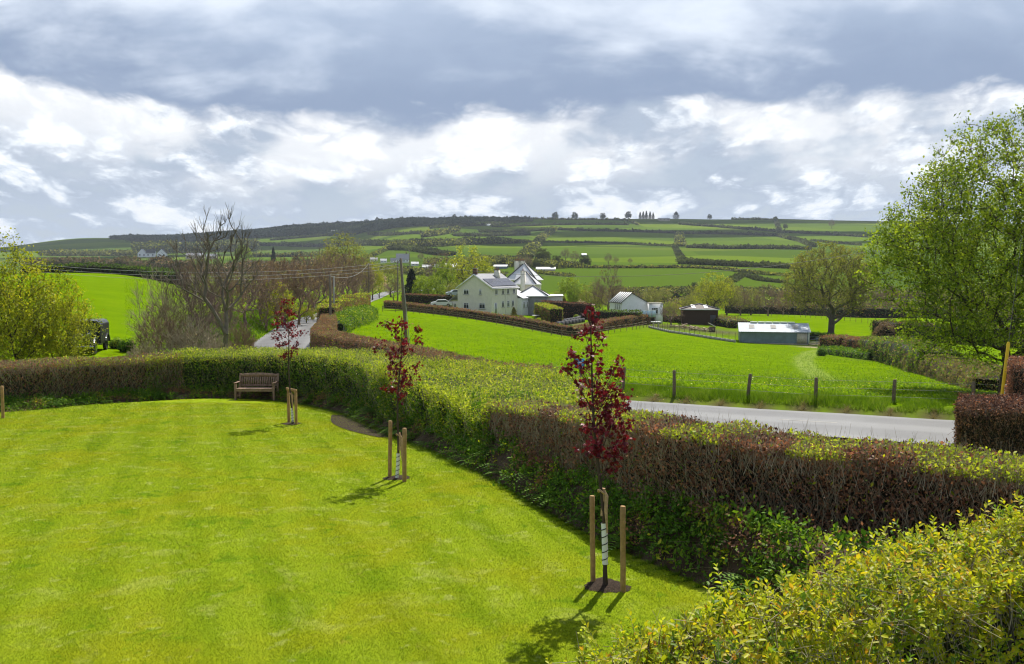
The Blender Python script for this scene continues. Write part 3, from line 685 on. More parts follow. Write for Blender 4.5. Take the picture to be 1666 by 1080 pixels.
def build_garden_hedges():
    # left, brown
    f, b, uu = STN(-420, 300, .5, ([-500, 300], [.55, .55]), ([-500, 300], [1.5, 1.5])); zt = topz(f, px_of(f), ([-400, 0, 100, 285], [606, 591, 587, 580])); zb = hz(f[:, 0], f[:, 1])+.15
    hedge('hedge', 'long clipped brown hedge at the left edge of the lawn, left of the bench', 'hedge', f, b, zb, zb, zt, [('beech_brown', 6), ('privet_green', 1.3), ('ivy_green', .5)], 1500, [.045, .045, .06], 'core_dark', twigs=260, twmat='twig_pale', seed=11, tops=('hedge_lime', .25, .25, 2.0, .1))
    # behind the bench, green
    f, b, uu = STN(236, 600, .5, ([0, 480, 600], [.55, .5, .45]), ([262, 500, 600], [1.6, 2.0, 2.6])); zt = topz(f, px_of(f), ([262, 300, 400, 500, 560, 600], [581, 573, 571, 571, 577, 594])); zb = hz(f[:, 0], f[:, 1])+.15
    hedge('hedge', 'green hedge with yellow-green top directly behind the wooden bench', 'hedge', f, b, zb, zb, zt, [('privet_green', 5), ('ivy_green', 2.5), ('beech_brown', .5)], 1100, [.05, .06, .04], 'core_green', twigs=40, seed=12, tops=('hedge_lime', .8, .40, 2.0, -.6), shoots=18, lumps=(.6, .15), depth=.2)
    # wide green block right of it, behind the middle sapling
    f, b, uu = STN(585, 765, .4, ([585, 640, 765], [.45, .35, .38]), ([585, 640, 700, 765], [2.8, 4.6, 4.4, 3.0])); zt = topz(f, px_of(f), ([585, 650, 700, 765], [583, 606, 630, 652])); zb = hz(f[:, 0], f[:, 1])+.2
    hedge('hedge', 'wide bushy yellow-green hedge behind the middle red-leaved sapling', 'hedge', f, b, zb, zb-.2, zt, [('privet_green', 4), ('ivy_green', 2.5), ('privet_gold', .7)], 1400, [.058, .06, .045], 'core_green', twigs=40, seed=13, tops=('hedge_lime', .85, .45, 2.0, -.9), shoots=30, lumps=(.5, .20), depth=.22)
    # near brown hedge running off to the right
    k = np.nonzero((LEU > 742) & (LEU < 985))[0]; P0 = LE[k]+LN[k]*.50; P0 = resample(P0, .3)
    ext = [(1.9, 11.6), (2.6, 10.9), (3.5, 10.3), (4.5, 9.75), (5.8, 9.2), (7.5, 8.6), (9.5, 8.1)]
    f = resample(spline(np.vstack([P0[::4], ext]), 8), .3); T = np.gradient(f, axis=0); T /= np.linalg.norm(T, axis=1)[:, None]; N = np.stack([-T[:, 1], T[:, 0]], -1); N *= np.sign(N[:, 1:2]+N[:, 0:1]); b = f+N*1.05
    up_ = px_of(f); zt = topz(f, up_, ([742, 780, 880, 1000, 1150, 1300, 1500, 1666, 2000], [652, 655, 668, 684, 706, 727, 748, 768, 800])); zb = hz(f[:, 0], f[:, 1])+.32
    hedge('hedge', 'clipped brown hedge with lime-green top running behind the nearest sapling to the right edge', 'hedge', f, b, zb-.1, zb-.5, zt, [('beech_brown', 6), ('beech_dark', 1.0), ('privet_green', .4)], 2500, [.044, .045, .042], 'core_dark', twigs=480, twmat='twig_pale', seed=14, tops=('hedge_lime', .75, .15, .9, -.22), shoots=25, lumps=(.6, .06), depth=.10, rnd=.13)
    return f, b, zt
NF, NB, NZ = build_garden_hedges()

# mulch patch by the hedge foot and mulch discs round the saplings
def disc(name, cxy, r_, mat, lift, kind, squash=1.0, parent=None, seed=3):
    g = np.random.default_rng(seed); k = 36; a = np.arange(k)/k*2*math.pi; rad = r_*(1+.10*np.sin(3*a+seed)+.06*g.normal(size=k)); V = []
    for q in (0, .35, .7, 1.0):
        x = cxy[0]+rad*q*np.cos(a); y = cxy[1]+rad*q*np.sin(a)*squash; z = hz(x, y)+lift+.03*(1-q*q); V.append(np.column_stack([x, y, z]))
    V = np.concatenate(V); i = np.arange(3)[:, None]*k; j = np.arange(k)[None]; j2 = (j+1) % k
    mb = MB(); mb.add(V, np.stack([i+j, i+k+j, i+k+j2, i+j2], -1).reshape(-1, 4)); o = mb.obj(name, mat, parent)
    if kind: tag(o, kind=kind)
    return o
_k = (LEU > 556) & (LEU < 640) & (LE[:, 1] > 5); _s = np.linspace(0, math.pi, _k.sum()); ribbon('mulch_bed', LE[_k]-LN[_k]*.1, .1+(.40+.16*np.sin(_s*9)+.08*np.sin(_s*23))*np.sin(_s), .3+.5*np.sin(_s), M['mulch'], .045, 9)

# undergrowth on the bank: ferns, ivy, goosegrass
def bank_plants():
    g = np.random.default_rng(5); mb = MB(); k = np.nonzero((LEU > -350) & (LE[:, 1] > 4.5))[0]
    n = 85000; q = g.choice(k, n); u = LEU[q]; H = np.interp(u, [-300, 300, 560, 700, 760, 1500], [.3, .25, .3, .38, .6, .8])
    t = g.beta(1.3, 1.2, n); P = LE[q]+LN[q]*(.05+t*.62)[:, None]+g.normal(size=(n, 2))*.07; z = hz(LE[q][:, 0], LE[q][:, 1])+H*np.clip(t*1.25, 0, 1)+np.abs(g.normal(size=n))*.10+.02
    V = np.column_stack([P, z]); m_ = (lump(V, .55) > np.interp(u, [300, 560, 740, 850], [-.6, .1, .1, -.55]))
    V = V[m_]; V += (np.maximum(lump(V, .35), 0)*.06)[:, None]*np.column_stack([-LN[q[m_]], np.full(m_.sum(), .6)])
    NN = np.column_stack([-LN[q[m_]]*.4, np.full(m_.sum(), .5)]); sp_ = lump(V+7, .5)+g.normal(size=len(V))*.25
    for kk, (lo, hi) in {0: (-9, .12), 3: (.12, .42), 4: (.42, 9)}.items():
        e = (sp_ >= lo) & (sp_ < hi); leaves(mb, V[e], .055 if kk != 4 else .04, NN[e], .8, .3, m=kk)
    # fern fronds
    for _ in range(230):
        i = g.choice(k); t = g.uniform(.05, .55); o = np.array([*(LE[i]+LN[i]*(t+.12)), 0]); o[2] = hz1(*LE[i])+np.interp(LEU[i], [-300, 500, 700, 1500], [.25, .3, .6, .8])*t*1.3
        for a in range(g.integers(4, 8)):
            an = g.uniform(0, 6.28); ln = g.uniform(.28, .5); d = np.array((math.cos(an)*.7-LN[i][0]*.5, math.sin(an)*.7-LN[i][1]*.5, 0)); s_ = np.linspace(.1, 1, 11)
            C = o+d*ln*s_[:, None]+np.array((0, 0, 1))*(ln*(1.0*s_-.95*s_**2))[:, None]
            sd_ = np.array((-d[1], d[0], 0)); sd_ /= np.linalg.norm(sd_)+1e-9; w_ = .085*np.sin(np.pi*(s_*.85+.12))
            for sg in (-1, 1):
                tip = C+sd_*sg*w_[:, None]+d*.03; A_ = C-d*.012; B_ = C+d*.02
                mb.add(np.stack([A_, B_, tip], 1).reshape(-1, 3), np.arange(33).reshape(11, 3), 1)
    # dry stems hanging over the bank
    n = 2200; q = g.choice(k, n); t = g.uniform(.1, .9, n); H = np.interp(LEU[q], [-300, 500, 760, 1500], [.3, .3, .8, .85])
    A_ = np.column_stack([LE[q]+LN[q]*(t*.8)[:, None], hz(LE[q][:, 0], LE[q][:, 1])+H*t+.05]); B_ = A_+g.normal(size=(n, 3))*.16-np.column_stack([LN[q]*.12, np.full(n, .12)])
    sticks(mb, A_, B_, .003, 2)
    tag(mb.obj('undergrowth', [M['ivy_green'], M['ivy_green'], M['dry_stem'], M['privet_green'], M['beech_brown']]), 'ferns, ivy and dry stems covering the earth bank below the hedges', 'undergrowth', kind='stuff')
bank_plants()

# foreground privet hedge in the lower right corner
def privet():
    g = np.random.default_rng(21)
    RID = [(930, 1075), (966, 1050), (1005, 1003), (1084, 962), (1167, 938), (1240, 932), (1319, 900), (1358, 886), (1445, 866), (1550, 842), (1637, 822), (1800, 800), (2100, 770)]
    B_ = []
    for u, v in RID:
        D = np.interp(u, [930, 1005, 1084, 1666, 2100], [2.45, 2.15, 1.98, 1.90, 1.9]); y = D/-ray(u, v)[2]; B_.append((ray(u, v)[0]*y, y, CZ-D))
    B_ = np.array(B_); b = resample(B_, .15); bz = b[:, 2]; b = b[:, :2]
    T = np.gradient(b, axis=0); T /= np.linalg.norm(T, axis=1)[:, None]; N = np.stack([T[:, 1], -T[:, 0]], -1)
    for _ in range(8): N = np.vstack([N[:1], (N[:-2]+N[1:-1]+N[2:])/3, N[-1:]])
    f = b+N*1.0
    zb = hz(f[:, 0], f[:, 1]); c0 = b[len(b)//2]; off = np.array((*c0, zb[len(b)//2]))
    t = thing('privet_hedge', off, 'untrimmed golden-green privet hedge filling the lower right corner', 'hedge')
    P, Nr, s_ = hedge_surface(f, b, zb, zb, bz, 10500, g, .3, (1.0, 1.3, .5))
    P = P+Nr*(lump(P, .38)*.13-np.maximum(lump(P, .22), 0)*.10)[:, None]
    # every shoot: a stem ending near the surface with leaf pairs up its last stretch
    D = Nr*.25+unit(len(P), g)*.55; D[:, 2] = np.abs(D[:, 2])*.7+.75; D /= np.linalg.norm(D, axis=1)[:, None]
    tip = P+D*(g.gamma(2.0, .035, len(P)))[:, None]-Nr*np.abs(g.normal(size=len(P)))[:, None]*.22
    ln = g.uniform(.12, .34, len(P))
    mb = MB(); sticks(mb, tip-D*ln[:, None]-off, tip-off, g.uniform(.0012, .0026, len(P)), 0)
    n2 = 900; q = g.choice(len(P), n2); d2 = unit(n2, g); d2[:, 2] *= .6; sticks(mb, P[q]-d2*.25-Nr[q]*.12-off, P[q]+d2*.22-off, g.uniform(.0015, .003, n2), 0); mb.obj('twigs', M['twig_pale'], t)
    ml = MB(); col = g.choice(3, len(P), p=[.70, .20, .10]); org = g.uniform(size=len(P)) < .22; low = (np.interp(s_, np.linspace(0, s_.max(), len(bz)), bz)-P[:, 2]) > .55; col[low & (g.uniform(size=len(P)) < .45)] = 1
    for k in range(5):
        for sg in (0, 1):
            a = g.uniform(size=len(P)) < (.95 if k < 2 else .72); pos = tip-D*(k*.020+.003)[None] if False else tip-D*(k*.026+.002)
            an = (k % 2)*math.pi/2+sg*math.pi+g.uniform(-.35, .35, len(P)); r_ = np.where(np.abs(D[:, 2:3]) < .95, np.array([[0, 0, 1.]]), np.array([[1., 0, 0]]))
            X = np.cross(D, r_); X /= np.linalg.norm(X, axis=1)[:, None]; Y = np.cross(D, X); L = X*np.cos(an)[:, None]+Y*np.sin(an)[:, None]
            dr = L*(.55+.12*k)+D*(.85-.13*k); dr /= np.linalg.norm(dr, axis=1)[:, None]; Bv = np.cross(dr, D); Bv /= np.linalg.norm(Bv, axis=1)[:, None]+1e-9; Nv = np.cross(Bv, dr)
            l_ = (g.uniform(.034, .060, len(P))*(.62 if k == 0 else 1))[:, None]; w_ = l_*.27
            cl_ = np.where(org & (k == 0), 3, col)
            for cc in range(4):
                e = a & (cl_ == cc); p = pos[e]-off
                V = np.stack([p, p+dr[e]*l_[e]*.35+Bv[e]*w_[e]*.95+Nv[e]*w_[e]*.35, p+dr[e]*l_[e]*.72+Bv[e]*w_[e]*.8+Nv[e]*w_[e]*.25, p+dr[e]*l_[e]-Nv[e]*w_[e]*.3, p+dr[e]*l_[e]*.72-Bv[e]*w_[e]*.8+Nv[e]*w_[e]*.25, p+dr[e]*l_[e]*.35-Bv[e]*w_[e]*.95+Nv[e]*w_[e]*.35], 1).reshape(-1, 3)
                m6 = e.sum(); b6 = np.arange(m6)[:, None]*6
                ml.add(V, np.concatenate([b6+np.array([[0, 1, 2, 3]]), b6+np.array([[0, 3, 4, 5]])]), cc)
    ml.obj('foliage', [M['privet_gold'], M['privet_green'], M['hedge_lime'], M['privet_orange']], t)
    # woody stems inside
    mb = MB()
    for _ in range(260):
        i = g.integers(0, len(b)); q = g.uniform(.15, .85); x, y = f[i]*(1-q)+b[i]*q; z0 = zb[i]; h = bz[i]-z0
        p = np.array([(x+g.normal()*.05, y+g.normal()*.05, z0+h*s__)+g.normal(size=3)*.05 for s__ in (0, .3, .55, .75, .95)]); mb.tube(p-off, np.array((.014, .012, .009, .006, .003))*g.uniform(.6, 1.2), 5)
    mb.obj('stem', M['bark_grey'], t)
    hedge_core((f+N*-.0)-off[:2], b-off[:2], zb-off[2], zb-off[2], bz-off[2]-.12, .34, M['core_green'], 'dark_core', t)
privet()

# ------------------------------------------------------------ trees
def grow(trunk, att, bf=.45, seg=.35, g=None, jit=.12):
    """minimum-cost tree through attractor points; returns nodes, parents, child counts"""
    g = g or rs
    N = [np.array(p, float) for p in trunk]; par = [-1]+list(range(len(trunk)-1)); path = [0.0]
    for i in range(1, len(N)): path.append(path[-1]+np.linalg.norm(N[i]-N[i-1]))
    cap = len(N)+len(att)*14+10; A_ = np.zeros((cap, 3)); A_[:len(N)] = N; PL = np.zeros(cap); PL[:len(N)] = path; k = len(N); par = par+[0]*(cap-k)
    ok0 = max(1, int(len(trunk)*.35)); top = np.array(trunk[-1]); o = np.argsort(np.linalg.norm(att-np.array(trunk[len(trunk)//2]), axis=1))
    tips = []
    for a in att[o]:
        d = np.linalg.norm(A_[ok0:k]-a, axis=1); j = int(np.argmin(d+bf*PL[ok0:k]))+ok0; dd = d[j-ok0]
        m = max(1, min(12, int(dd/seg+.5))); p0 = A_[j].copy(); q = j
        side = g.normal(size=3)*dd*jit; 
        for s_ in range(1, m+1):
            t = s_/m; A_[k] = p0+(a-p0)*t+side*math.sin(math.pi*t)*(1 if m > 1 else 0); par[k] = q; PL[k] = PL[q]+dd/m; q = k; k += 1
        tips.append(q)
    A_ = A_[:k]; par = np.array(par[:k]); cnt = np.zeros(k); cnt[tips] = 1
    for i in range(k-1, 0, -1): cnt[par[i]] += cnt[i]
    return A_, par, np.maximum(cnt, 1), np.array(tips)
def limbs(mb, A_, par, cnt, r0, ex=.5, rmin=.004, m=0):
    rad = np.maximum(r0*(cnt/cnt[0])**ex, rmin); i = np.arange(1, len(A_)); a = A_[par[i]]; b = A_[i]
    ra = np.minimum(rad[par[i]], rad[i]*1.35); rb = rad[i]
    ra[par[i] == i-1] = np.minimum(rad[par[i]], rad[i]*1.6)[par[i] == i-1]
    big = rb > r0*.12
    for sel, k in ((big, 8), (~big, 4)):
        if not sel.any(): continue
        P, Q = a[sel], b[sel]; D = Q-P; D /= np.linalg.norm(D, axis=1)[:, None]+1e-9; ref = np.where(np.abs(D[:, 2:3]) < .9, np.array([[0, 0, 1.]]), np.array([[1., 0, 0]]))
        X = np.cross(D, ref); X /= np.linalg.norm(X, axis=1)[:, None]+1e-9; Y = np.cross(D, X); n = len(P); V = []
        for C_, rr in ((P, ra[sel]), (Q, rb[sel])):
            for q in range(k):
                an = 2*math.pi*q/k; V.append(C_+(X*math.cos(an)+Y*math.sin(an))*rr[:, None])
        V = np.stack(V, 1).reshape(-1, 3); bb = np.arange(n)[:, None]*2*k
        mb.add(V, np.concatenate([bb+np.array([[q, (q+1) % k, k+(q+1) % k, k+q]]) for q in range(k)]), m)
def crown_pts(n, c_, rx, ry, rz, g, hollow=.35, low=-1.0, lumpy=.18, lsc=None):
    P = []
    while len(P) < n:
        v = g.normal(size=(n*3, 3)); v /= np.linalg.norm(v, axis=1)[:, None]; r_ = (hollow**3+(1-hollow**3)*g.uniform(size=n*3))**(1/3)
        v = v[v[:, 2] > low]; r_ = r_[:len(v)]
        q = v*r_[:, None]*(1+lump(v, lsc or .6)*lumpy)[:, None]
        P = q*np.array((rx, ry, rz))+np.array(c_)
    return P[:n]
def tree(loc, h, label=None, name='tree', cat='tree', group=None, crown=(0, 0, .62), rx=.35, ry=None, rz=.38, n=300, tr=.02, fork=.3, bark='bark_brown', leaf=None, nleaf=8, lsize=.012, lspread=.03, twig=3, twlen=.05, seed=1, low=-.75, hollow=.35, bf=.45, lumpy=.18, bend=(0, 0), twup=.4, ex=.5, aspect=.6, rmin=None, extra=None, twmat=None, jit=.12):
    """sizes in fractions of the height h"""
    g = np.random.default_rng(seed); ry = ry or rx; t = thing(name, loc, label, cat, group)
    k = 7; z = np.linspace(0, fork+.12, k); tk = np.column_stack([bend[0]*(z/(fork+.12))**2+.006*g.normal(size=k)*(z > 0), bend[1]*(z/(fork+.12))**2+.006*g.normal(size=k)*(z > 0), z])
    att = crown_pts(n, crown, rx, ry, rz, g, hollow, low, lumpy)
    if extra is not None: att = np.vstack([att, extra])
    A_, par, cnt, tips = grow(tk*h, att*h, bf, seg=.05*h, g=g, jit=jit); mb = MB(); limbs(mb, A_, par, cnt, tr*h, ex, rmin or .0011*h); 
    # root flare
    mb.tube([(0, 0, -.03*h), (0, 0, .01*h), (0, 0, .04*h)], [tr*h*1.7, tr*h*1.35, tr*h*1.02], 9)
    mb.obj('trunk', M[bark], t)
    T = A_[tips]
    if twig:
        nt = len(T)*twig; q = g.integers(0, len(T), nt); cdir = T[q]-np.array(crown)*h; cdir /= np.linalg.norm(cdir, axis=1)[:, None]+1e-9
        D = cdir*.6+unit(nt, g)*.7; D[:, 2] += twup; D /= np.linalg.norm(D, axis=1)[:, None]; ln = (g.uniform(.4, 1.1, nt)*twlen*h)[:, None]
        mt = MB(); sticks(mt, T[q], T[q]+D*ln, (rmin or .0011*h)*.8); mt.obj('twigs', M[twmat or bark], t)
        base = T[q]+D*ln*g.uniform(.2, 1.05, (nt, 1))
    else: base = T
    if leaf:
        q = g.integers(0, len(base), int(len(T)*nleaf)); P = base[q]+g.normal(size=(len(q), 3))*lspread*h
        ml = MB(); leaves(ml, P, lsize*h, None, 1, .1, aspect); ml.obj('crown', M[leaf], t)
    return t
def copy_thing(o, loc, label, s=(1, 1, 1), rz=0, group=None):
    r_ = o.copy(); COL.objects.link(r_); r_.location = loc; r_.scale = s; r_.rotation_euler = (0, 0, rz); r_['label'] = label
    if group: r_['group'] = group
    elif 'group' in r_: del r_['group']
    for ch in list(o.children):
        k = ch.copy(); COL.objects.link(k); k.parent = r_
        for gch in ch.children:
            k2 = gch.copy(); COL.objects.link(k2); k2.parent = k
    return r_
def px2m(px, y): return px*y/F

def near_trees():
    # big fresh-green tree at the right edge
    y = 41; b = gx(1641, y); h = 12.7
    ex_g = np.random.default_rng(4); ex_ = np.column_stack([ex_g.uniform(-.50, -.25, 60), ex_g.normal(0, .12, 60), ex_g.uniform(.42, .62, 60)])
    tree(b, h, 'tall spreading tree in fresh green leaf at the right edge, behind the clipped dark hedge', crown=(.08, 0, .545), rx=.545, ry=.44, rz=.455, n=1700, tr=.019, fork=.22, bark='bark_brown', leaf='fresh_green', nleaf=58, lsize=.0092, lspread=.017, twig=4, twlen=.035, seed=31, low=-.92, lumpy=.14, bend=(.02, 0), extra=ex_, hollow=.2, bf=.35)
    # winter-bare tree left, straight trunk, open upright limbs
    y = 46; b = gx(366, y); h = 8.0
    g = np.random.default_rng(8)
    tree(b, h, 'bare upright tree with thick trunk rising from the brown shrubs near the road bend', crown=(-.02, 0, .68), rx=.31, ry=.24, rz=.33, n=110, tr=.0165, fork=.36, bark='bark_warm', twig=7, twlen=.10, seed=37, low=-.55, lumpy=.22, hollow=.35, bf=.7, twup=1.0, ex=.42, rmin=.012, jit=.05)
    # wide beech behind the metal barn
    y = 138; b = gx(1353, y); b[2] = at(1353, 546, y)[2]; h = px2m(146, y)
    tree(b, h, 'large round beech with olive buds standing right of the metal barn', name='beech_tree', crown=(-.03, 0, .60), rx=.50, ry=.48, rz=.39, n=900, tr=.036, fork=.26, bark='bark_grey', leaf='olive_bud', nleaf=30, lsize=.014, lspread=.016, twig=8, twlen=.055, seed=35, low=-.8, lumpy=.07, hollow=.5, bf=.5, twup=.3, ex=.46, rmin=.015, twmat='twig_brown')
    # yellow-green leafing shrub trees at the left edge
    g = np.random.default_rng(9)
    for (u, yy, hp, wp, sd, lab) in ((18, 35, 205, .42, 41, 'yellow-green leafing shrub at the left edge, tallest in its clump'), (88, 36.5, 158, .42, 42, 'yellow-green leafing shrub beside the parked black car'), (-60, 36, 190, .4, 43, 'yellow-green shrub cut by the left edge of the photo')):
        b = gx(u, yy); h = px2m(hp, yy)+.2
        tree(b, h, lab, name='shrub', cat='shrub', crown=(0, 0, .52), rx=wp*.86, ry=.34, rz=.50, n=420, tr=.013, fork=.10, bark='bark_brown', leaf='spring_yellow', nleaf=38, lsize=.017, lspread=.030, twig=4, twlen=.09, seed=sd, low=-.9, hollow=.15, bf=.9, twup=1.1, lumpy=.3)
    # brown thicket: several bare multi-stemmed shrubs
    def thicket(u, yy, hp, wr, sd, lab, tw='twig_brown', leaf=None, nl=0, n=320):
        b = gx(u, yy); h = px2m(hp, yy)
        return tree(b, h, lab, name='bare_shrub', cat='shrub', crown=(0, 0, .5), rx=wr, ry=wr*.8, rz=.50, n=n, tr=.010, fork=.06, bark=tw, leaf=leaf, nleaf=nl, lsize=.016, lspread=.03, twig=9, twlen=.13, seed=sd, low=-.9, hollow=.1, bf=1.0, twup=.9, lumpy=.2, ex=.4, rmin=.008, twmat=tw)
    thicket(262, 44, 92, .55, 51, 'low brown twiggy bush at the left end of the thicket', 'twig_brown', 'brown_bud', 5)
    thicket(312, 43, 78, .62, 52, 'low tan bush in front of the thicket, left of the bare tree', 'twig_pale', 'brown_bud', 5)
    thicket(345, 42, 60, .55, 55, 'small tan bush at the foot of the bare tree', 'twig_pale', 'brown_bud', 5)
    thicket(300, 52, 140, .38, 53, 'tall brown bare shrub in the middle of the thicket', 'twig_purple')
    thicket(255, 50, 130, .36, 54, 'pale slender bare shrub at the edge of the left field', 'twig_pale', None, 0, 110)
    thicket(388, 50, 70, .38, 56, 'rounded tan bush right of the bare tree, beside the road bend', 'twig_brown', 'brown_bud', 4)
    thicket(340, 62, 118, .40, 57, 'brown bare shrub behind the bare tree', 'twig_purple')
    thicket(230, 41, 42, .6, 58, 'low grey-green bush behind the hedge near the black car', 'twig_pale', 'olive_bud', 14)
    thicket(128, 34, 42, .8, 59, 'low grey-green bush in front of the black car', 'twig_pale', 'olive_bud', 22)
near_trees()

def protos():
    P = {}
    def T(k, **kw): P[k] = tree((0, 0, -500), 10, 'x', **kw)
    T('green', crown=(0, 0, .58), rx=.40, rz=.42, n=260, tr=.026, fork=.2, leaf='fresh_green', nleaf=26, lsize=.026, lspread=.028, twig=3, seed=61, lumpy=.16)
    T('yellow', crown=(0, 0, .58), rx=.46, rz=.42, n=300, tr=.024, fork=.2, leaf='spring_yellow', nleaf=26, lsize=.024, lspread=.026, twig=3, seed=62, lumpy=.25)
    T('olive', crown=(0, 0, .58), rx=.42, rz=.42, n=300, tr=.024, fork=.2, leaf='olive_bud', nleaf=18, lsize=.022, lspread=.03, twig=5, twlen=.08, seed=63, lumpy=.16, twmat='twig_brown')
    T('bare', crown=(0, 0, .60), rx=.36, rz=.40, n=230, tr=.022, fork=.2, bark='twig_purple', leaf='brown_bud', nleaf=5, lsize=.02, lspread=.03, twig=7, twlen=.10, seed=64, twup=1.0, rmin=.018)
    T('bare2', crown=(0, 0, .54), rx=.28, rz=.46, n=230, tr=.018, fork=.12, bark='twig_brown', leaf='brown_bud', nleaf=7, lsize=.02, lspread=.03, twig=7, twlen=.11, seed=65, twup=1.4, rmin=.018)
    T('blossom', crown=(0, 0, .56), rx=.42, rz=.42, n=200, tr=.02, fork=.2, leaf='blossom', nleaf=12, lsize=.03, lspread=.03, twig=5, seed=66)
    T('round', crown=(0, 0, .50), rx=.46, rz=.48, n=220, tr=.026, fork=.12, leaf='hill_hedge', nleaf=34, lsize=.04, lspread=.035, twig=0, seed=67, lumpy=.38)
    def con(k, leaf, wdt, nt, pw, seed):
        g = np.random.default_rng(seed); t = thing('conifer', (0, 0, -500), 'x', 'tree'); mb = MB(); mb.tube([(0, 0, -.2), (0, 0, 5), (0, 0, 9.8)], [.25, .15, .03], 7); mb.obj('trunk', M['bark_brown'], t)
        z = g.uniform(.02, 1, nt)**.9; r_ = wdt*(1-z**pw)**.85*(1+.25*lump(np.column_stack([z*9, z*0, z*0]), .5)); a = g.uniform(0, 6.283, nt); q = np.sqrt(g.uniform(.35, 1, nt))*(1+.18*np.sin(a*3+z*20))
        Pt = np.column_stack([np.cos(a)*r_*q, np.sin(a)*r_*q, z])*10; ml = MB(); leaves(ml, Pt, .42, np.column_stack([np.cos(a), np.sin(a), a*0+.3]), .9, -.1, .5); ml.obj('crown', M[leaf], t); P[k] = t
    con('cypress', 'conifer_dark', .26, 5200, 2.0, 71); con('golden', 'conifer_gold', .34, 4200, 2.6, 72); con('spruce', 'conifer_dark', .22, 2600, 1.1, 73); con('darkround', 'conifer_dark', .42, 4200, 2.8, 74)
    return P
PR = protos()
_used = set()
def plant(kind, u, v, y, hp, label, ws=1.0, name=None, cat=None, rz=None, zoff=0, group=None):
    """a tree of the given kind, foot at column u and distance y (or on the ground under pixel v), hp photo pixels tall"""
    if y is None: p = on(u, v)
    else: p = gx(u, y)
    h = px2m(hp, p[1]); s_ = h/10; p = p+np.array((0, 0, zoff)); rz = rs.uniform(0, 6.28) if rz is None else rz
    if y is not None and v is not None: p[2] = min(p[2], at(u, v, y)[2]) if zoff == 0 else p[2]
    o = PR[kind]
    if kind not in _used:
        _used.add(kind); o.location = p; o.scale = (s_*ws, s_*ws, s_); o.rotation_euler = (0, 0, rz); o['label'] = label
        if group: o['group'] = group
    else: o = copy_thing(o, p, label, (s_*ws, s_*ws, s_), rz, group)
    o.name = name or {'cypress': 'conifer', 'golden': 'golden_conifer', 'spruce': 'conifer', 'darkround': 'evergreen', 'bare': 'bare_tree', 'bare2': 'bare_tree', 'blossom': 'blossom_tree', 'round': 'round_bush'}.get(kind, 'tree')
    o['category'] = cat or ('bush' if kind == 'round' else 'tree')
    return o

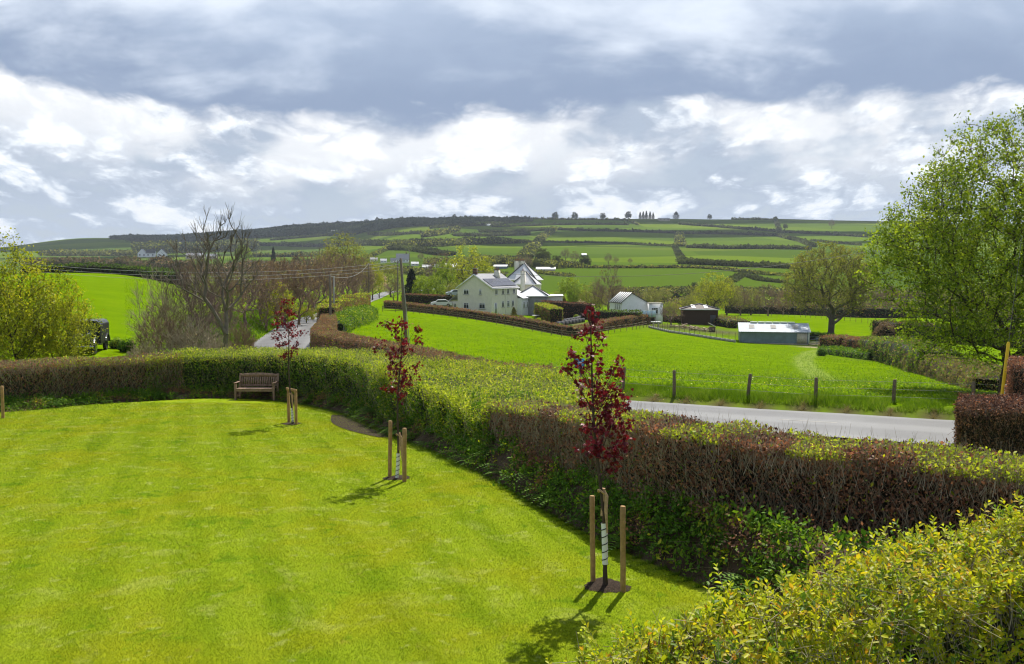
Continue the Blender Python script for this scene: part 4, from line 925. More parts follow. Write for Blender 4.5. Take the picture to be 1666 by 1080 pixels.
def valley_trees():
    # row of bare trees along the left side of the road
    L = [(366, 72, 108, 'bare2', 'brown bare tree in the roadside row, just right of the tall bare tree'), (398, 86, 104, 'bare', 'purplish bare tree in the roadside row above the road bend'),
         (432, 94, 104, 'bare2', 'brown bare tree in the roadside row behind the farthest red sapling'), (462, 104, 100, 'bare', 'purplish bare tree in the roadside row over the bright bush'),
         (486, 104, 100, 'bare2', 'bare tree in the roadside row left of the first leaning pole'), (508, 116, 98, 'bare', 'purplish bare tree in the roadside row where the road vanishes'),
         (528, 130, 95, 'bare2', 'brown bare tree in the roadside row, partly behind the first pole'), (546, 146, 90, 'bare', 'bare tree in the roadside row just right of the first pole'),
         (562, 166, 84, 'bare2', 'brown bare tree in the roadside row below the big olive tree'), (578, 190, 74, 'bare', 'bare tree in the roadside row near its far end'),
         (592, 215, 62, 'bare2', 'last bare tree of the roadside row beside the distant road'), (424, 98, 95, 'bare', 'bare tree behind the roadside row, over the road bend'), (452, 118, 88, 'bare2', 'bare tree behind the roadside row, left of the yellow bush'),
         (492, 150, 80, 'bare', 'bare tree standing behind the roadside row, left of centre'), (345, 86, 96, 'bare', 'bare tree on the field edge behind the thicket'), (318, 110, 66, 'bare2', 'small bare tree at the upper corner of the left field')]
    for u, y, hp, k, lab in L: plant(k, u, None, y, hp, lab, 1.15, group='bare trees along the lane')
    plant('yellow', 450, None, 96, 72, 'bright yellow-green small tree in the roadside row of bare trees', .9)
    plant('yellow', 498, None, 108, 30, 'yellow-green bush at the foot of the roadside trees', 1.2, 'bush', 'bush')
    plant('olive', 558, None, 250, 98, 'big rounded olive-yellow tree towering over the roadside row', 1.0)
    plant('olive', 592, None, 255, 70, 'olive tree overlapping the right flank of the big rounded tree')
    plant('yellow', 606, None, 235, 55, 'yellow-green tree above the far stretch of road', .8)
    plant('blossom', 617, None, 262, 38, 'pale blossoming tree behind the far stretch of road')
    plant('olive', 636, None, 290, 52, 'olive tree right of the far stretch of road')
    plant('cypress', 670, 473, 212, 56, 'dark pointed cypress behind the twin-post utility pole', 1.0)
    plant('green', 688, 488, 205, 48, 'small light-green tree, left of a pair in front of the cypress', .9)
    plant('green', 706, 492, 200, 50, 'small light-green tree, right of a pair in front of the cypress', 1.0)
    plant('green', 722, 473, 250, 68, 'slim light-green tree left of the big yellow-green one', .72)
    plant('yellow', 762, 470, 265, 84, 'broad yellow-green tree behind the white house roof', 1.1)
    plant('bare', 716, 460, 330, 66, 'purplish bare tree behind the slim light-green tree', 1.0)
    plant('darkround', 746, 470, 215, 28, 'dark evergreen beside the left gable corner of the main house', .9)
    plant('golden', 758, 470, 218, 30, 'orange-tipped evergreen behind the dark chimney', .95)
    plant('golden', 836, 517, 158, 21, 'small golden cone-shaped conifer at the corner of the main house', .85)
    plant('green', 928, 482, 215, 58, 'round green tree between the farm sheds and the garden', 1.1)
    plant('golden', 918, 488, 196, 28, 'orange-tipped evergreen below the round green tree', .9)
    plant('golden', 888, 482, 205, 17, 'small orange-tipped bush right of the hipped white roof', 1.1, 'golden_bush', 'bush')
    plant('darkround', 897, 484, 204, 16, 'dark bush beside the small orange-tipped one', 1.1, 'bush', 'bush')
    plant('bare', 990, 503, 200, 76, 'tall russet bare tree with an ivy-dark trunk left of the bungalow', .95)
    plant('cypress', 997, 500, 198, 40, 'narrow dark ivy-clad trunk left of the bungalow', .28, 'ivy_clad_tree')
    plant('olive', 965, 500, 205, 52, 'thin olive tree behind the garden, left of the russet tree', 1.0)
    plant('blossom', 946, 496, 190, 26, 'pink blossoming tree at the back of the garden', 1.1)
    plant('bare', 975, 500, 230, 44, 'bare tree behind the pink blossom')
    plant('cypress', 965, 510, 172, 16, 'small dark cone conifer in the middle of the garden', .9)
    plant('cypress', 1033, 514, 165, 16, 'small dark cone conifer in front of the white bungalow', 1.1)
    plant('bare', 1092, 516, 160, 38, 'grey bare bush between the bungalow and the brown shed', 1.4, 'bare_bush', 'bush')
    plant('yellow', 1098, 498, 185, 28, 'bright yellow-green tree behind the grey bush by the brown shed', 1.2)
    plant('yellow', 1058, 492, 200, 22, 'bright yellow-green sapling behind the white bungalow', .8)
    plant('yellow', 1162, 506, 225, 64, 'rounded green-yellow tree behind the brown shed', 1.05)
    plant('olive', 1182, 508, 235, 58, 'olive tree overlapping the right side of the rounded one behind the shed')
    plant('olive', 1148, 506, 240, 54, 'olive tree overlapping the left side of the rounded one behind the shed')
    plant('darkround', 1100, 480, 300, 20, 'dark pine clump behind, left of two', 1.7); plant('darkround', 1120, 480, 305, 19, 'dark pine clump behind, right of two', 1.6)
    for u, y, hp, k, lab in [(905, 205, 34, 'olive', 'olive tree just right of the white pyramid roof'), (942, 212, 40, 'green', 'green tree right of the round one behind the garden'), (1012, 190, 34, 'olive', 'olive tree close behind the left end of the bungalow'), (955, 186, 22, 'bare', 'small bare tree at the back of the garden hedge'), (925, 182, 18, 'round', 'dark bush on the garden hedge line'), (1085, 178, 30, 'green', 'green tree between bungalow annexe and brown shed'), (1120, 200, 34, 'olive', 'olive tree rising behind the brown shed roof'), (640, 225, 34, 'bare', 'bare tree by the bend of the distant road, right side'), (735, 215, 36, 'olive', 'olive tree behind the left gable corner of the main house'), (805, 235, 34, 'yellow', 'yellow-green tree behind the main house chimney'), (975, 182, 16, 'golden', 'small golden evergreen in the garden hedge')]: plant(k, u, None, y, hp, lab, 1.15)
    for i, (u, y, hp, k, lab) in enumerate([(1205, 240, 44, 'bare', 'bare tree left of two behind the metal barn'), (1222, 245, 40, 'olive', 'small olive tree behind the ridge of the metal barn'), (1250, 235, 48, 'bare', 'purple-grey bare tree above the middle of the metal barn'), (1275, 250, 40, 'bare2', 'bare tree above the right end of the metal barn'),
            (1030, 270, 34, 'bare', 'bare tree beyond the bungalow roof'), (1060, 290, 30, 'olive', 'olive bush tree far behind the bungalow'), (1080, 300, 26, 'olive', 'small olive tree left of the dark pines'), (1195, 280, 36, 'olive', 'olive tree beyond the rounded tree'), (1140, 300, 26, 'bare', 'bare tree right of the dark pines'),
            (1300, 260, 44, 'bare', 'bare tree behind the left flank of the beech'), (1420, 250, 50, 'bare', 'bare tree behind the right flank of the beech'), (1450, 240, 46, 'bare2', 'bare tree beyond the paddock, right of the beech'), (1490, 250, 46, 'bare', 'bare tree at the far side of the paddock behind the big green tree'), (1530, 240, 50, 'olive', 'olive tree at the far side of the paddock'), (1580, 235, 52, 'bare', 'bare tree beyond the small right field'), (1630, 230, 55, 'olive', 'olive tree beyond the small right field, at the edge'), (1385, 270, 40, 'olive', 'olive tree seen just right of the beech trunk'),
            (1010, 250, 40, 'bare2', 'bare tree just behind the left end of the bungalow'), (1130, 270, 30, 'olive', 'low olive tree between pines and rounded tree'), (1340, 280, 38, 'bare2', 'bare tree behind the beech crown')]):
        plant(k, u, None, y, hp, lab, 1.25, group='valley trees beyond the paddock')
    # round bushes and trees at the foot of the hill
    for u, v, hp, k, lab in [(882, 432, 26, 'round', 'dark round tree at the foot of the hill, biggest of its cluster'), (872, 436, 14, 'round', 'small dark bush left of the dark round tree'), (890, 434, 16, 'round', 'grey round bush right of the dark round tree'), (905, 434, 17, 'round', 'pale green dome bush at the foot of the hill'),
            (898, 440, 8, 'round', 'low wide light-green bush above the farm shed'), (845, 436, 20, 'bare', 'bare tree left of the round trees'), (858, 438, 22, 'bare', 'bare tree above the hipped house roof'), (820, 434, 14, 'round', 'small round olive bush by the grey farm shed'), (920, 425, 20, 'bare', 'purple bare trees right of the green dome, left of two'), (936, 430, 20, 'bare', 'purple bare trees right of the green dome, right of two'),
            (952, 434, 18, 'round', 'dark bush under the bright field'), (990, 430, 17, 'bare', 'purplish round tree on the hedge line under the bright field'), (1002, 430, 12, 'bare', 'smaller purplish tree on the hedge line'), (1025, 430, 10, 'bare', 'faint small tree on the hedge line'),
            (445, 432, 30, 'cypress', 'tall dark columnar conifer in the valley on the left'), (482, 434, 18, 'darkround', 'dark flat-topped evergreen in the valley on the left'), (430, 432, 8, 'spruce', 'tiny conifer left of the columnar one'), (396, 430, 30, 'green', 'light-green tree behind the bare tree in the valley'),
            (540, 420, 20, 'yellow', 'small pale-green tree left of the big olive tree'), (1130, 470, 10, 'round', 'dark bush right of the pines'), (685, 425, 14, 'bare', 'bare tree in front of the village field')]:
        plant(k, u, v, None, hp, lab, .55 if (k == 'cypress') else 1.15)
    for i, (u, hp, k, lab) in enumerate([(903, 13, 'round', 'lone wind-shaped tree on the ridge, leftmost of four'), (934, 13, 'round', 'lone tree on the ridge, second of four from the left'), (980, 11, 'round', 'lone tree on the ridge, third of four from the left'), (1021, 13, 'round', 'lone tree on the ridge just left of the conifer clump'),
            (1040, 13, 'spruce', 'ridge conifer at the left end of the clump'), (1045, 14, 'spruce', 'ridge conifer second from the left in the clump'), (1050, 15, 'spruce', 'tallest ridge conifer in the middle of the clump'), (1056, 14, 'spruce', 'ridge conifer right of the middle of the clump'), (1061, 12, 'spruce', 'ridge conifer at the right end of the clump'), (1098, 14, 'darkround', 'single dark evergreen on the ridge right of the clump'), (1152, 9, 'round', 'small grey tree on the ridge right of the single evergreen'),
            (740, 8, 'round', 'small tree standing on the wooded ridge above the village'), (690, 6, 'round', 'very small tree on the wooded ridge, left part'), (615, 10, 'darkround', 'dark conifers on the ridge crest above the far road'), (528, 9, 'spruce', 'pointed tree on the ridge above the hill shed'), (534, 8, 'spruce', 'second pointed tree on the ridge above the hill shed'), (1275, 9, 'round', 'faint tree on the right-hand hill field edge'), (1350, 16, 'bare', 'grey tree on the right-hand hill, high in the fields')]):
        y = 2450 if u != 1350 and u != 1275 else 1900
        plant(k, u, None, y, hp*.85, lab, 1.3 if k in ('spruce',) else 1.1)
valley_trees()

# ------------------------------------------------------------ young red maples with stakes
def mpt(u, v, y): return at(u, v, y)
def maple(base_uv, top_uv, clusters, label, nper, lsz, seed, guard):
    g = np.random.default_rng(seed); b = on(*base_uv); b[2] += .03; y = b[1]; t = thing('red_maple', b, label, 'sapling')
    top = at(*top_uv, y)-b; px = y/F; k = 16; s_ = np.linspace(0, 1, k); tk = s_[:, None]*top + np.column_stack([.02*np.sin(s_*9+seed), .02*np.cos(s_*7), s_*0]); H = top[2]
    mb = MB(); mb.tube(tk[:k], np.interp(s_, [0, .05, .5, 1], [.032, .024, .016, .004])*(H/3.1), 9)
    tips = []
    for (u, v, r_) in clusters:
        p = at(u, v, y+g.uniform(-.28, .28))-b; rr = r_*px
        z0 = p[2]-(abs(p[0]-np.interp(p[2], tk[:, 2], tk[:, 0]))*1.1+.12+rr*.6); z0 = max(z0, H*.38); a = np.array([np.interp(z0, tk[:, 2], tk[:, i]) for i in range(3)])
        m_ = a*.55+p*.45+np.array((0, 0, -.05*abs(p[0]-a[0]))); P = spline([a, m_+(p-a)*.08, p], 4); mb.tube(P, np.linspace(.006, .0022, len(P)), 5)
        n_ = max(3, int(nper*(r_/10)**1.5)); q = p+g.normal(size=(n_, 3))*rr*np.array((.52, .6, .52)); tips.append(q)
        for c_ in q[::2]: mb.tube([p*.75+P[-3]*.25, c_], [.002, .0012], 4, cap=False)
    mb.obj('trunk', M['bark_brown'], t)
    C_ = np.concatenate(tips); n = len(C_)*5; q = np.repeat(C_, 5, 0)+g.normal(size=(n, 3))*lsz*.6
    # palmate five-lobed leaves hanging off the twigs
    X = unit(n, g); N = unit(n, g)*.9; N[:, 2] += .5; N /= np.linalg.norm(N, axis=1)[:, None]; X[:, 2] -= .35; X -= (X*N).sum(1)[:, None]*N; X /= np.linalg.norm(X, axis=1)[:, None]; Y = np.cross(N, X); L = (lsz*g.uniform(.6, 1.25, n))[:, None]
    lob = [(0, 0, 0), (.0, .18, 0), (.12, .62, -.10), (.30, .30, .04), (.62, .66, -.10), (.55, .24, .03), (1.0, 0, -.08), (.55, -.24, .03), (.62, -.66, -.10), (.30, -.30, .04), (.12, -.62, -.10), (0, -.18, 0)]
    V = np.stack([q+X*L*a+Y*L*b_+N*L*c_ for a, b_, c_ in lob], 1)
    cen = q+X*L*.3+N*L*.05; V = np.concatenate([V, cen[:, None]], 1).reshape(-1, 3); bi = np.arange(n)[:, None]*13
    ml = MB(); ml.add(V, np.concatenate([bi+np.array([[i, (i+1) % 12, 12]]) for i in range(12)])); ml.obj('leaves', M['maple_red'], t)
    # white spiral guard with black spiral, and the hessian tie
    z0, z1 = guard; pz = lambda z: np.array([np.interp(z, tk[:, 2], tk[:, 0]), np.interp(z, tk[:, 2], tk[:, 1]), z]); mg = MB()
    mg.tube([pz(z) for z in np.linspace(z0, z1, 12)], .034, 12, cap=False); gd = mg.obj('trunk_guard', M['white_guard'], t, smooth=True); ms = MB()
    zz = np.linspace(z0, z1, 90); an = (zz-z0)/(z1-z0)*2*math.pi*5.5; ms.tube([pz(z)+np.array((math.cos(a)*.0355, math.sin(a)*.0355, 0)) for z, a in zip(zz, an)], .006, 5); ms.obj('spiral', M['black_band'], gd)
    mt = MB(); zt = z1+.36*H/3.1; p = pz(zt); mt.tube([p+np.array((math.cos(a)*.036, math.sin(a)*.036, .02*math.sin(a*2))) for a in np.linspace(0, 6.28, 14)], .012, 6)
    mt.tube([p+np.array((.035, -.01, 0)), p+np.array((.06, -.01, -.06)), p+np.array((.055, -.01, -.24)), p+np.array((.075, -.01, -.5))], [.016, .026, .022, .010], 6); mt.tube([p+np.array((.03, .0, .03)), p+np.array((.02, .01, -.18)), p+np.array((.012, .01, -.3))], .02, 6); mt.obj('tree_tie', M['hessian'], t)
    return t
def stake(uv, top_v, y=None, label='', r_=.036, du=0, name='stake', parent=None):
    b = on(*uv); tp = at(uv[0]+du, top_v, b[1])-b; h = tp[2]; mb = MB(); g = np.random.default_rng(int(uv[0])); s_ = np.linspace(0, 1, 7)
    P = np.column_stack([tp[0]*s_+g.normal(size=7)*.0015, g.normal(size=7)*.0015, -.05+(h+.05)*s_]); P[-1, 2] = h; mb.tube(np.vstack([P, P[-1]+(0, 0, .006)]), [r_]*7+[r_*.82], 12)
    mb2 = mb.obj(name, M['stake_wood']); mb2.location = b; tag(mb2, label, 'stake'); return mb2
NEARC = [(955, 506, 7), (962, 518, 11), (950, 540, 12), (975, 548, 13), (930, 575, 8), (923, 600, 11), (962, 575, 12), (950, 598, 14), (972, 600, 14), (940, 622, 9), (968, 625, 18), (1006, 585, 7), (1000, 603, 11), (1002, 632, 15), (1012, 608, 7), (952, 655, 12), (978, 660, 20), (1008, 662, 20), (958, 690, 13), (985, 700, 24), (1014, 697, 15), (975, 730, 16), (1000, 742, 18), (955, 728, 8), (1016, 722, 10), (998, 765, 8), (935, 588, 6), (975, 640, 14), (990, 680, 15)]
MIDC = [(655, 525, 8), (630, 528, 8), (641, 535, 9), (662, 530, 6), (677, 534, 6), (612, 560, 6), (620, 557, 5), (651, 550, 12), (680, 552, 8), (645, 568, 12), (635, 578, 9), (658, 562, 9), (672, 570, 4), (638, 600, 11), (655, 603, 12), (677, 602, 6), (650, 620, 13), (630, 635, 8), (652, 640, 12), (668, 622, 8), (640, 588, 8), (662, 610, 10), (644, 628, 9)]
FARC = [(462, 492, 7), (476, 488, 5), (467, 505, 9), (480, 508, 7), (452, 512, 6), (457, 522, 9), (473, 528, 10), (449, 528, 6), (455, 545, 8), (474, 546, 10), (489, 543, 6), (464, 560, 9), (481, 561, 8), (452, 560, 6), (468, 576, 8), (446, 548, 5), (470, 537, 9), (462, 580, 5), (476, 572, 6)]
def saplings():
    for uv, r_, sd in (((987, 957), .26, 3), ((646, 780), .26, 4), ((474, 691), .30, 5)):
        p = on(*uv); disc('mulch_bed', (p[0], p[1]), r_, M['mulch'], .035, 'structure', 1, seed=sd)
    maple((987, 960), (956, 500), NEARC, 'nearest and largest red-leaved sapling, standing between two tall stakes', 6.5, .050, 81, (.28, .78))
    maple((645, 782), (653, 515), MIDC, 'middle red-leaved sapling in front of the green hedge, between two stakes', 9, .055, 82, (.02, .50))
    maple((475, 692), (466, 484), FARC, 'farthest red-leaved sapling just right of the wooden bench, tied to a stake frame', 12, .06, 83, (.05, .48))
    stake((965, 951), 807, label='left stake of the nearest sapling', r_=.031, du=-2); stake((1014, 967), 824, label='right stake of the nearest sapling', r_=.032, du=-1)
    stake((634, 780), 685, label='left stake of the middle sapling', r_=.036, du=1); stake((658, 786), 697, label='right stake of the middle sapling', r_=.04)
    stake((5, 682), 628, label='single stake standing at the left edge of the lawn', r_=.045, du=-2)
    a = on(470, 689); b = on(482, 692.5); t = thing('tree_support', a, 'two short square stakes joined by a cross-rail, beside the bench', 'tree support')
    h = at(470, 632, a[1])[2]-a[2]
    for p in (a, b):
        mb = MB(); mb.box((p[0]-a[0], p[1]-a[1], h/2-.03+p[2]-a[2]), (.07, .07, h+.06)); mb.obj('post', M['stake_wood'], t, bevel=.005)
    d = b-a; mb = MB(); mb.bar((-.04, -.055, h+.0), (d[0]+.04, d[1]-.055, h+d[2]-.02), .03, .08); mb.obj('cross_rail', M['stake_wood'], t)
saplings()

def bench():
    b = on(384, 652); w = 1.50; b2 = (b[0]+w/2-.05, b[1]+.25, b[2]+.02); t = thing('park_bench', b2, 'weathered wooden slatted bench standing against the green hedge', 'bench', rz=R(-2))
    wd = M['bench_wood']
    for x in (-1, 1):
        mb = MB(); mb.box((x*(w/2-.035), -.24, .31), (.07, .07, .62)); mb.obj('leg', wd, t, bevel=.006)
        mb = MB(); mb.bar((x*(w/2-.035), .22, 0), (x*(w/2-.035), .24, .42), .07, .07); mb.bar((x*(w/2-.035), .24, .41), (x*(w/2-.035), .34, .93), .07, .055); mb.obj('leg', wd, t, bevel=.006)
        mb = MB(); mb.box((x*(w/2-.035), -.02, .64), (.085, .60, .035)); mb.obj('armrest', wd, t, bevel=.01)
        mb = MB(); mb.box((x*(w/2-.035), 0, .12), (.035, .42, .05)); mb.obj('side_rail', wd, t)
    mb = MB()
    for k in range(6): mb.box((0, -.245+k*.088, .425), (w-.15, .072, .022))
    mb.box((0, -.25, .37), (w-.14, .035, .09)); mb.obj('seat', wd, t, bevel=.004)
    mb = MB(); n = 24; X = np.linspace(-w/2+.04, w/2-.04, n+1); zt_ = lambda x: .90+.055*(1-(x/(w/2))**2)
    for k in range(n):
        x0, x1 = X[k], X[k+1]; mb.add([(x0, .318, .81), (x1, .318, .81), (x1, .318, zt_(x1)), (x0, .318, zt_(x0)), (x0, .358, .81), (x1, .358, .81), (x1, .358, zt_(x1)), (x0, .358, zt_(x0))], [(0, 1, 2, 3), (5, 4, 7, 6), (3, 2, 6, 7), (1, 0, 4, 5)])
    mb.bar((-w/2+.06, .255, .49), (w/2-.06, .255, .49), .03, .06)
    for k in range(16):
        x = -w/2+.11+k*(w-.22)/15; mb.bar((x, .262, .50), (x, .335, .83), .055, .016)
    mb.obj('backrest', wd, t)
    mb = MB(); mb.box((0, -.2695, .385), (.05, .004, .022)); mb.obj('plaque', M['chrome'], t)
bench()

# ------------------------------------------------------------ fences, poles, wires, sign
def fence(name, label, P, post_step, post_h, rails, mat='post_wood', pr=.05, wires=0, tilt=0, skip=()):
    """P plan polyline; posts and rails on the ground"""
    Q = resample(np.array(P, float), post_step); z = hz(Q[:, 0], Q[:, 1]); o = (Q[0][0], Q[0][1], z[0]); t = thing(name, o, label, 'fence'); g = np.random.default_rng(len(Q))
    Q3 = np.column_stack([Q, z])-np.array(o)
    for i, q in enumerate(Q3):
        if i in skip: continue
        mb = MB(); mb.tube([q-(0, 0, .2), q+(g.normal()*tilt, g.normal()*tilt, post_h*g.uniform(.94, 1.06))], [pr, pr*.9], 7); mb.obj('post', M[mat], t)
    for r_ in rails:
        for a in range(0, len(Q3)-1):
            pass
        mb = MB()
        for a, b in zip(Q3[:-1], Q3[1:]): mb.bar(a+(0, -pr*.8, r_), b+(0, -pr*.8, r_), .04, .11)
        mb.obj('rail', M[mat], t)
    for k in range(wires):
        mb = MB(); mb.tube(Q3+np.array((0, 0, post_h*(.92-.26*k))), .006, 4); mb.obj('strand', M['wire'], t)
    return t
def fences():
    # round posts along the far side of the road: photo column, foot row, top row
    P = [(815, 617, 588), (872, 622, 591), (1013, 637, 597), (1097, 645, 602), (1216, 648, 608), (1327, 651, 614), (1453, 655, 617), (1583, 656, 621)]
    b = [on(u, v) for u, v, _ in P]; t = thing('roadside_fence', b[3], 'widely spaced weathered round posts with thin wires along the far side of the road', 'fence'); o = b[3]; tops = []
    tl = [0, 1.5, 3, 0, 5, 1, 3, 1]
    for (u, v, tv), q, d in zip(P, b, tl):
        mb = MB(); tp = at(u+d, tv, q[1]); tops.append(tp-o); mb.tube([q-o-(0, 0, .25), q-o+(tp-q)*.5, tp-o-(0, 0, .03), tp-o], [.075, .07, .068, .05], 9); mb.obj('post', M['post_wood'], t)
    for k in range(3):
        mb = MB(); L = [tp-np.array((0, 0, .10+.3*k)) for tp in tops]; L.append(L[-1]+(L[-1]-L[-2])*.8); mb.tube(L, .005, 4); mb.obj('strand', M['wire'], t)
    # post and rail fence below the house
    L1 = [on(u, v)[:2] for u, v in ((622, 507), (660, 508.5), (700, 513), (750, 519), (800, 527), (870, 540), (930, 551))]
    fence('rail_fence', 'dark post and rail fence along the field below the main house', L1, 2.4, 1.15, (.35, .68, 1.02))
    L2 = [on(u, v)[:2] for u, v in ((932, 551), (980, 544), (1030, 537), (1052, 532))]
    fence('rail_fence', 'dark post and rail fence along the garden, from the field corner to the small table', L2, 2.4, 1.2, (.68, 1.05))
    L3 = [on(u, v)[:2] for u, v in ((1055, 533), (1090, 541), (1150, 550), (1196, 557))]
    fence('netting_fence', 'rusty netting fence above the low pale boards beside the barn', L3, 1.3, 1.5, (), 'post_wood', .035, wires=5)
    mb = MB(); Q = resample(np.array(L3), 1.0); z = hz(Q[:, 0], Q[:, 1]); o = np.array((*Q[0], z[0]))
    for a, b_ in zip(np.column_stack([Q, z])[:-1]-o, np.column_stack([Q, z])[1:]-o): mb.bar(a+(0, -.3, .2), b_+(0, -.3, .2), .08, .42)
    w_ = mb.obj('low_wall', M['concrete']); w_.location = o; tag(w_, 'low pale board wall at the foot of the netting fence', 'wall')
    L4 = [on(u, v)[:2] for u, v in ((1168, 512), (1240, 514), (1300, 516), (1345, 519))]
    fence('paddock_fence', 'thin wire fence on posts along the paddock behind the barn', L4, 3.2, 1.2, (), 'post_wood', .05, wires=3)
    L5 = [on(u, v)[:2] for u, v in ((1365, 521), (1420, 527), (1500, 533), (1600, 540))]
    fence('paddock_fence', 'thin wire fence on posts right of the beech tree', L5, 2.6, 1.3, (), 'post_wood', .05, wires=2)
fences()
def pole(name, label, u, y, vtop, r_=.13, du=0, arm=None, side=None, cat='utility pole', mat='pole_wood', xform=False):
    b = gx(u+du, y); tp = at(u, vtop, y); o = thing(name, b, label, cat); mb = MB(); h = tp-b; mb.tube([(0, 0, -.4), h*.5, h-(0, 0, .02), h], [r_*1.15, r_, r_*.78, r_*.5], 12); mb.obj('pole', M[mat], o)
    if arm:
        mb = MB(); mb.bar(h+np.array((-arm, -.14, -.35)), h+np.array((arm, -.14, -.35)), .09, .11); a = mb.obj('crossarm', M[mat], o)
        for q in (-1, 0, 1):
            mb = MB(); p = h+np.array((q*arm*.88, -.14, -.295)); mb.tube([p, p+(0, 0, .08), p+(0, 0, .14), p+(0, 0, .24)], [.03, .06, .045, .05], 8); mb.obj('insulator', M['insulator'], a)
    if xform:
        mb = MB(); p = h+np.array((-.05, -.28, -.55)); mb.tube([p-(0, 0, .3), p-(0, 0, .28), p+(0, 0, .2), p+(0, 0, .25)], [.10, .15, .15, .06], 12); mb.obj('junction_box', M['insulator'], o)
    return o, tp
def wire(label, P, sag=.6, r_=.014, mat='wire'):
    P = [np.array(p, float) for p in P]; L = []
    for a, b in zip(P[:-1], P[1:]):
        s_ = np.linspace(0, 1, 16)[:, None]; q = a+(b-a)*s_; q[:, 2] -= (4*sag*s_[:, 0]*(1-s_[:, 0])); L.append(q if b is P[-1] else q[:-1])
    L = np.vstack(L); mb = MB(); mb.tube(L-P[0], r_, 5, cap=False); o = mb.obj('overhead_wire', M[mat]); o.location = P[0]; tag(o, label, 'wire', 'overhead wires'); return o
def poles():
    o, t1 = pole('utility_pole', 'tall double utility pole leaning slightly, rising behind the middle red sapling', 652, 72, 420, .125, 9, xform=False)
    b = np.array(o.location); mb = MB(); h = t1-b; mb.tube([np.array((.28, -.05, -.3)), h*np.array((1, 1, .82))+(.16, -.05, 0)], [.035, .03], 8); mb.obj('stay_post', M['concrete'], o)
    mb = MB(); p = h-(0, 0, .15); mb.tube([p+(-.2, 0, -.2), p+(0, 0, .12), p+(.14, 0, -.1)], .04, 7); mb.obj('bracket', M['insulator'], o)
    _, t2 = pole('utility_pole', 'weathered utility pole leaning left of centre, in the hedge by the road bend', 537, 92, 446, .13, 0, xform=False)
    _, t3 = pole('pale_pole', 'short pale pole just right of the leaning pole by the road bend', 543, 104, 449, .10, 0, mat='concrete')
    _, t4 = pole('utility_pole', 'distant utility pole on the left verge where the road reappears', 600, 190, 428, .16, 0)
    _, t5 = pole('utility_pole', 'distant dark utility pole just left of the double pole', 647, 205, 424, .16, 0, arm=.9)
    _, t6 = pole('utility_pole', 'thin far pole standing above the cypress', 666, 420, 406, .18, 0)
    _, t7 = pole('utility_pole', 'thin far pole in front of the big olive tree', 579, 200, 420, .10, 0)
    _, t8 = pole('utility_pole', 'far pole showing over the roadside trees left of the olive tree', 520, 260, 403, .14, 0, arm=.8)
    pl = [at(-140, 414, 52), at(-140, 419, 52), at(-140, 409, 52)]
    for k, (pa, lab, mat) in enumerate(zip(pl, ('middle of the three pale wires crossing the left half', 'lowest of the three pale wires crossing the left half', 'topmost of the three pale wires crossing the left half'), ('wire_pale', 'wire_pale', 'wire_pale'))):
        wire(lab, [pa, t1-np.array((.1, .1, (.5, .75, .25)[k]))], (1.15, 1.2, 1.1)[k], .010, mat)
    wire('thin wire from the distant pole to the pole by the road bend', [t4, t2-np.array((0, 0, .2))], 1.2, .02, 'wire_pale')
    wire('dark wire running right from the double pole across the valley', [t1-np.array((0, 0, .35)), at(1420, 408, 66), at(1900, 330, 60)], 1.55, .016)
    # stay with yellow guard at the right edge
    a = gx(1632, 29.5); b_ = at(1641, 556, 29.5); t = thing('pole_stay', a, 'bright yellow guard on a slanting stay wire at the right edge', 'stay'); d = b_-a
    mb = MB(); mb.tube([d*.0, d*.02, d*.98, d], [.03, .055, .055, .03], 10); mb.obj('guard', M['yellow_plastic'], t); mb = MB(); mb.tube([d*-.05, d*2.2], .008, 5); mb.obj('stay_wire', M['wire'], t)
    mb = MB(); b = gx(1644, 31.5); mb.tube([(0, 0, -.2), (0, 0, 1.0), (0, 0, 1.03)], [.09, .085, .05], 9); p = mb.obj('grey_post', M['concrete']); p.location = b; tag(p, 'grey post beside the yellow stay guard', 'post')
    # blue sign on its post
    b = gx(943, 34.5); q0 = at(935, 599, 34.5)-b; q1 = at(951, 583.5, 34.5)-b; t = thing('sign', b, 'small blue square sign on a wooden post behind the nearest sapling', 'sign')
    mb = MB(); mb.tube([(.05, .04, -.2), (.05, .04, q1[2]-.12)], .045, 8); mb.obj('post', M['post_wood'], t)
    mb = MB(); mb.box(((q0[0]+q1[0])/2, 0, (q0[2]+q1[2])/2), (q1[0]-q0[0], .02, q1[2]-q0[2])); pn = mb.obj('panel', M['sign_blue'], t)
    mb = MB(); cx_, cz_ = (q0[0]+q1[0])/2, (q0[2]+q1[2])/2; w_ = (q1[0]-q0[0])
    for dz, ww, hh in ((.11, .62, .03), (.045, .5, .025), (-.02, .66, .02), (-.07, .45, .02)): mb.box((cx_, -.013, cz_+dz), (w_*ww, .003, hh))
    mb.obj('lettering', M['white_paint'], pn)
poles()

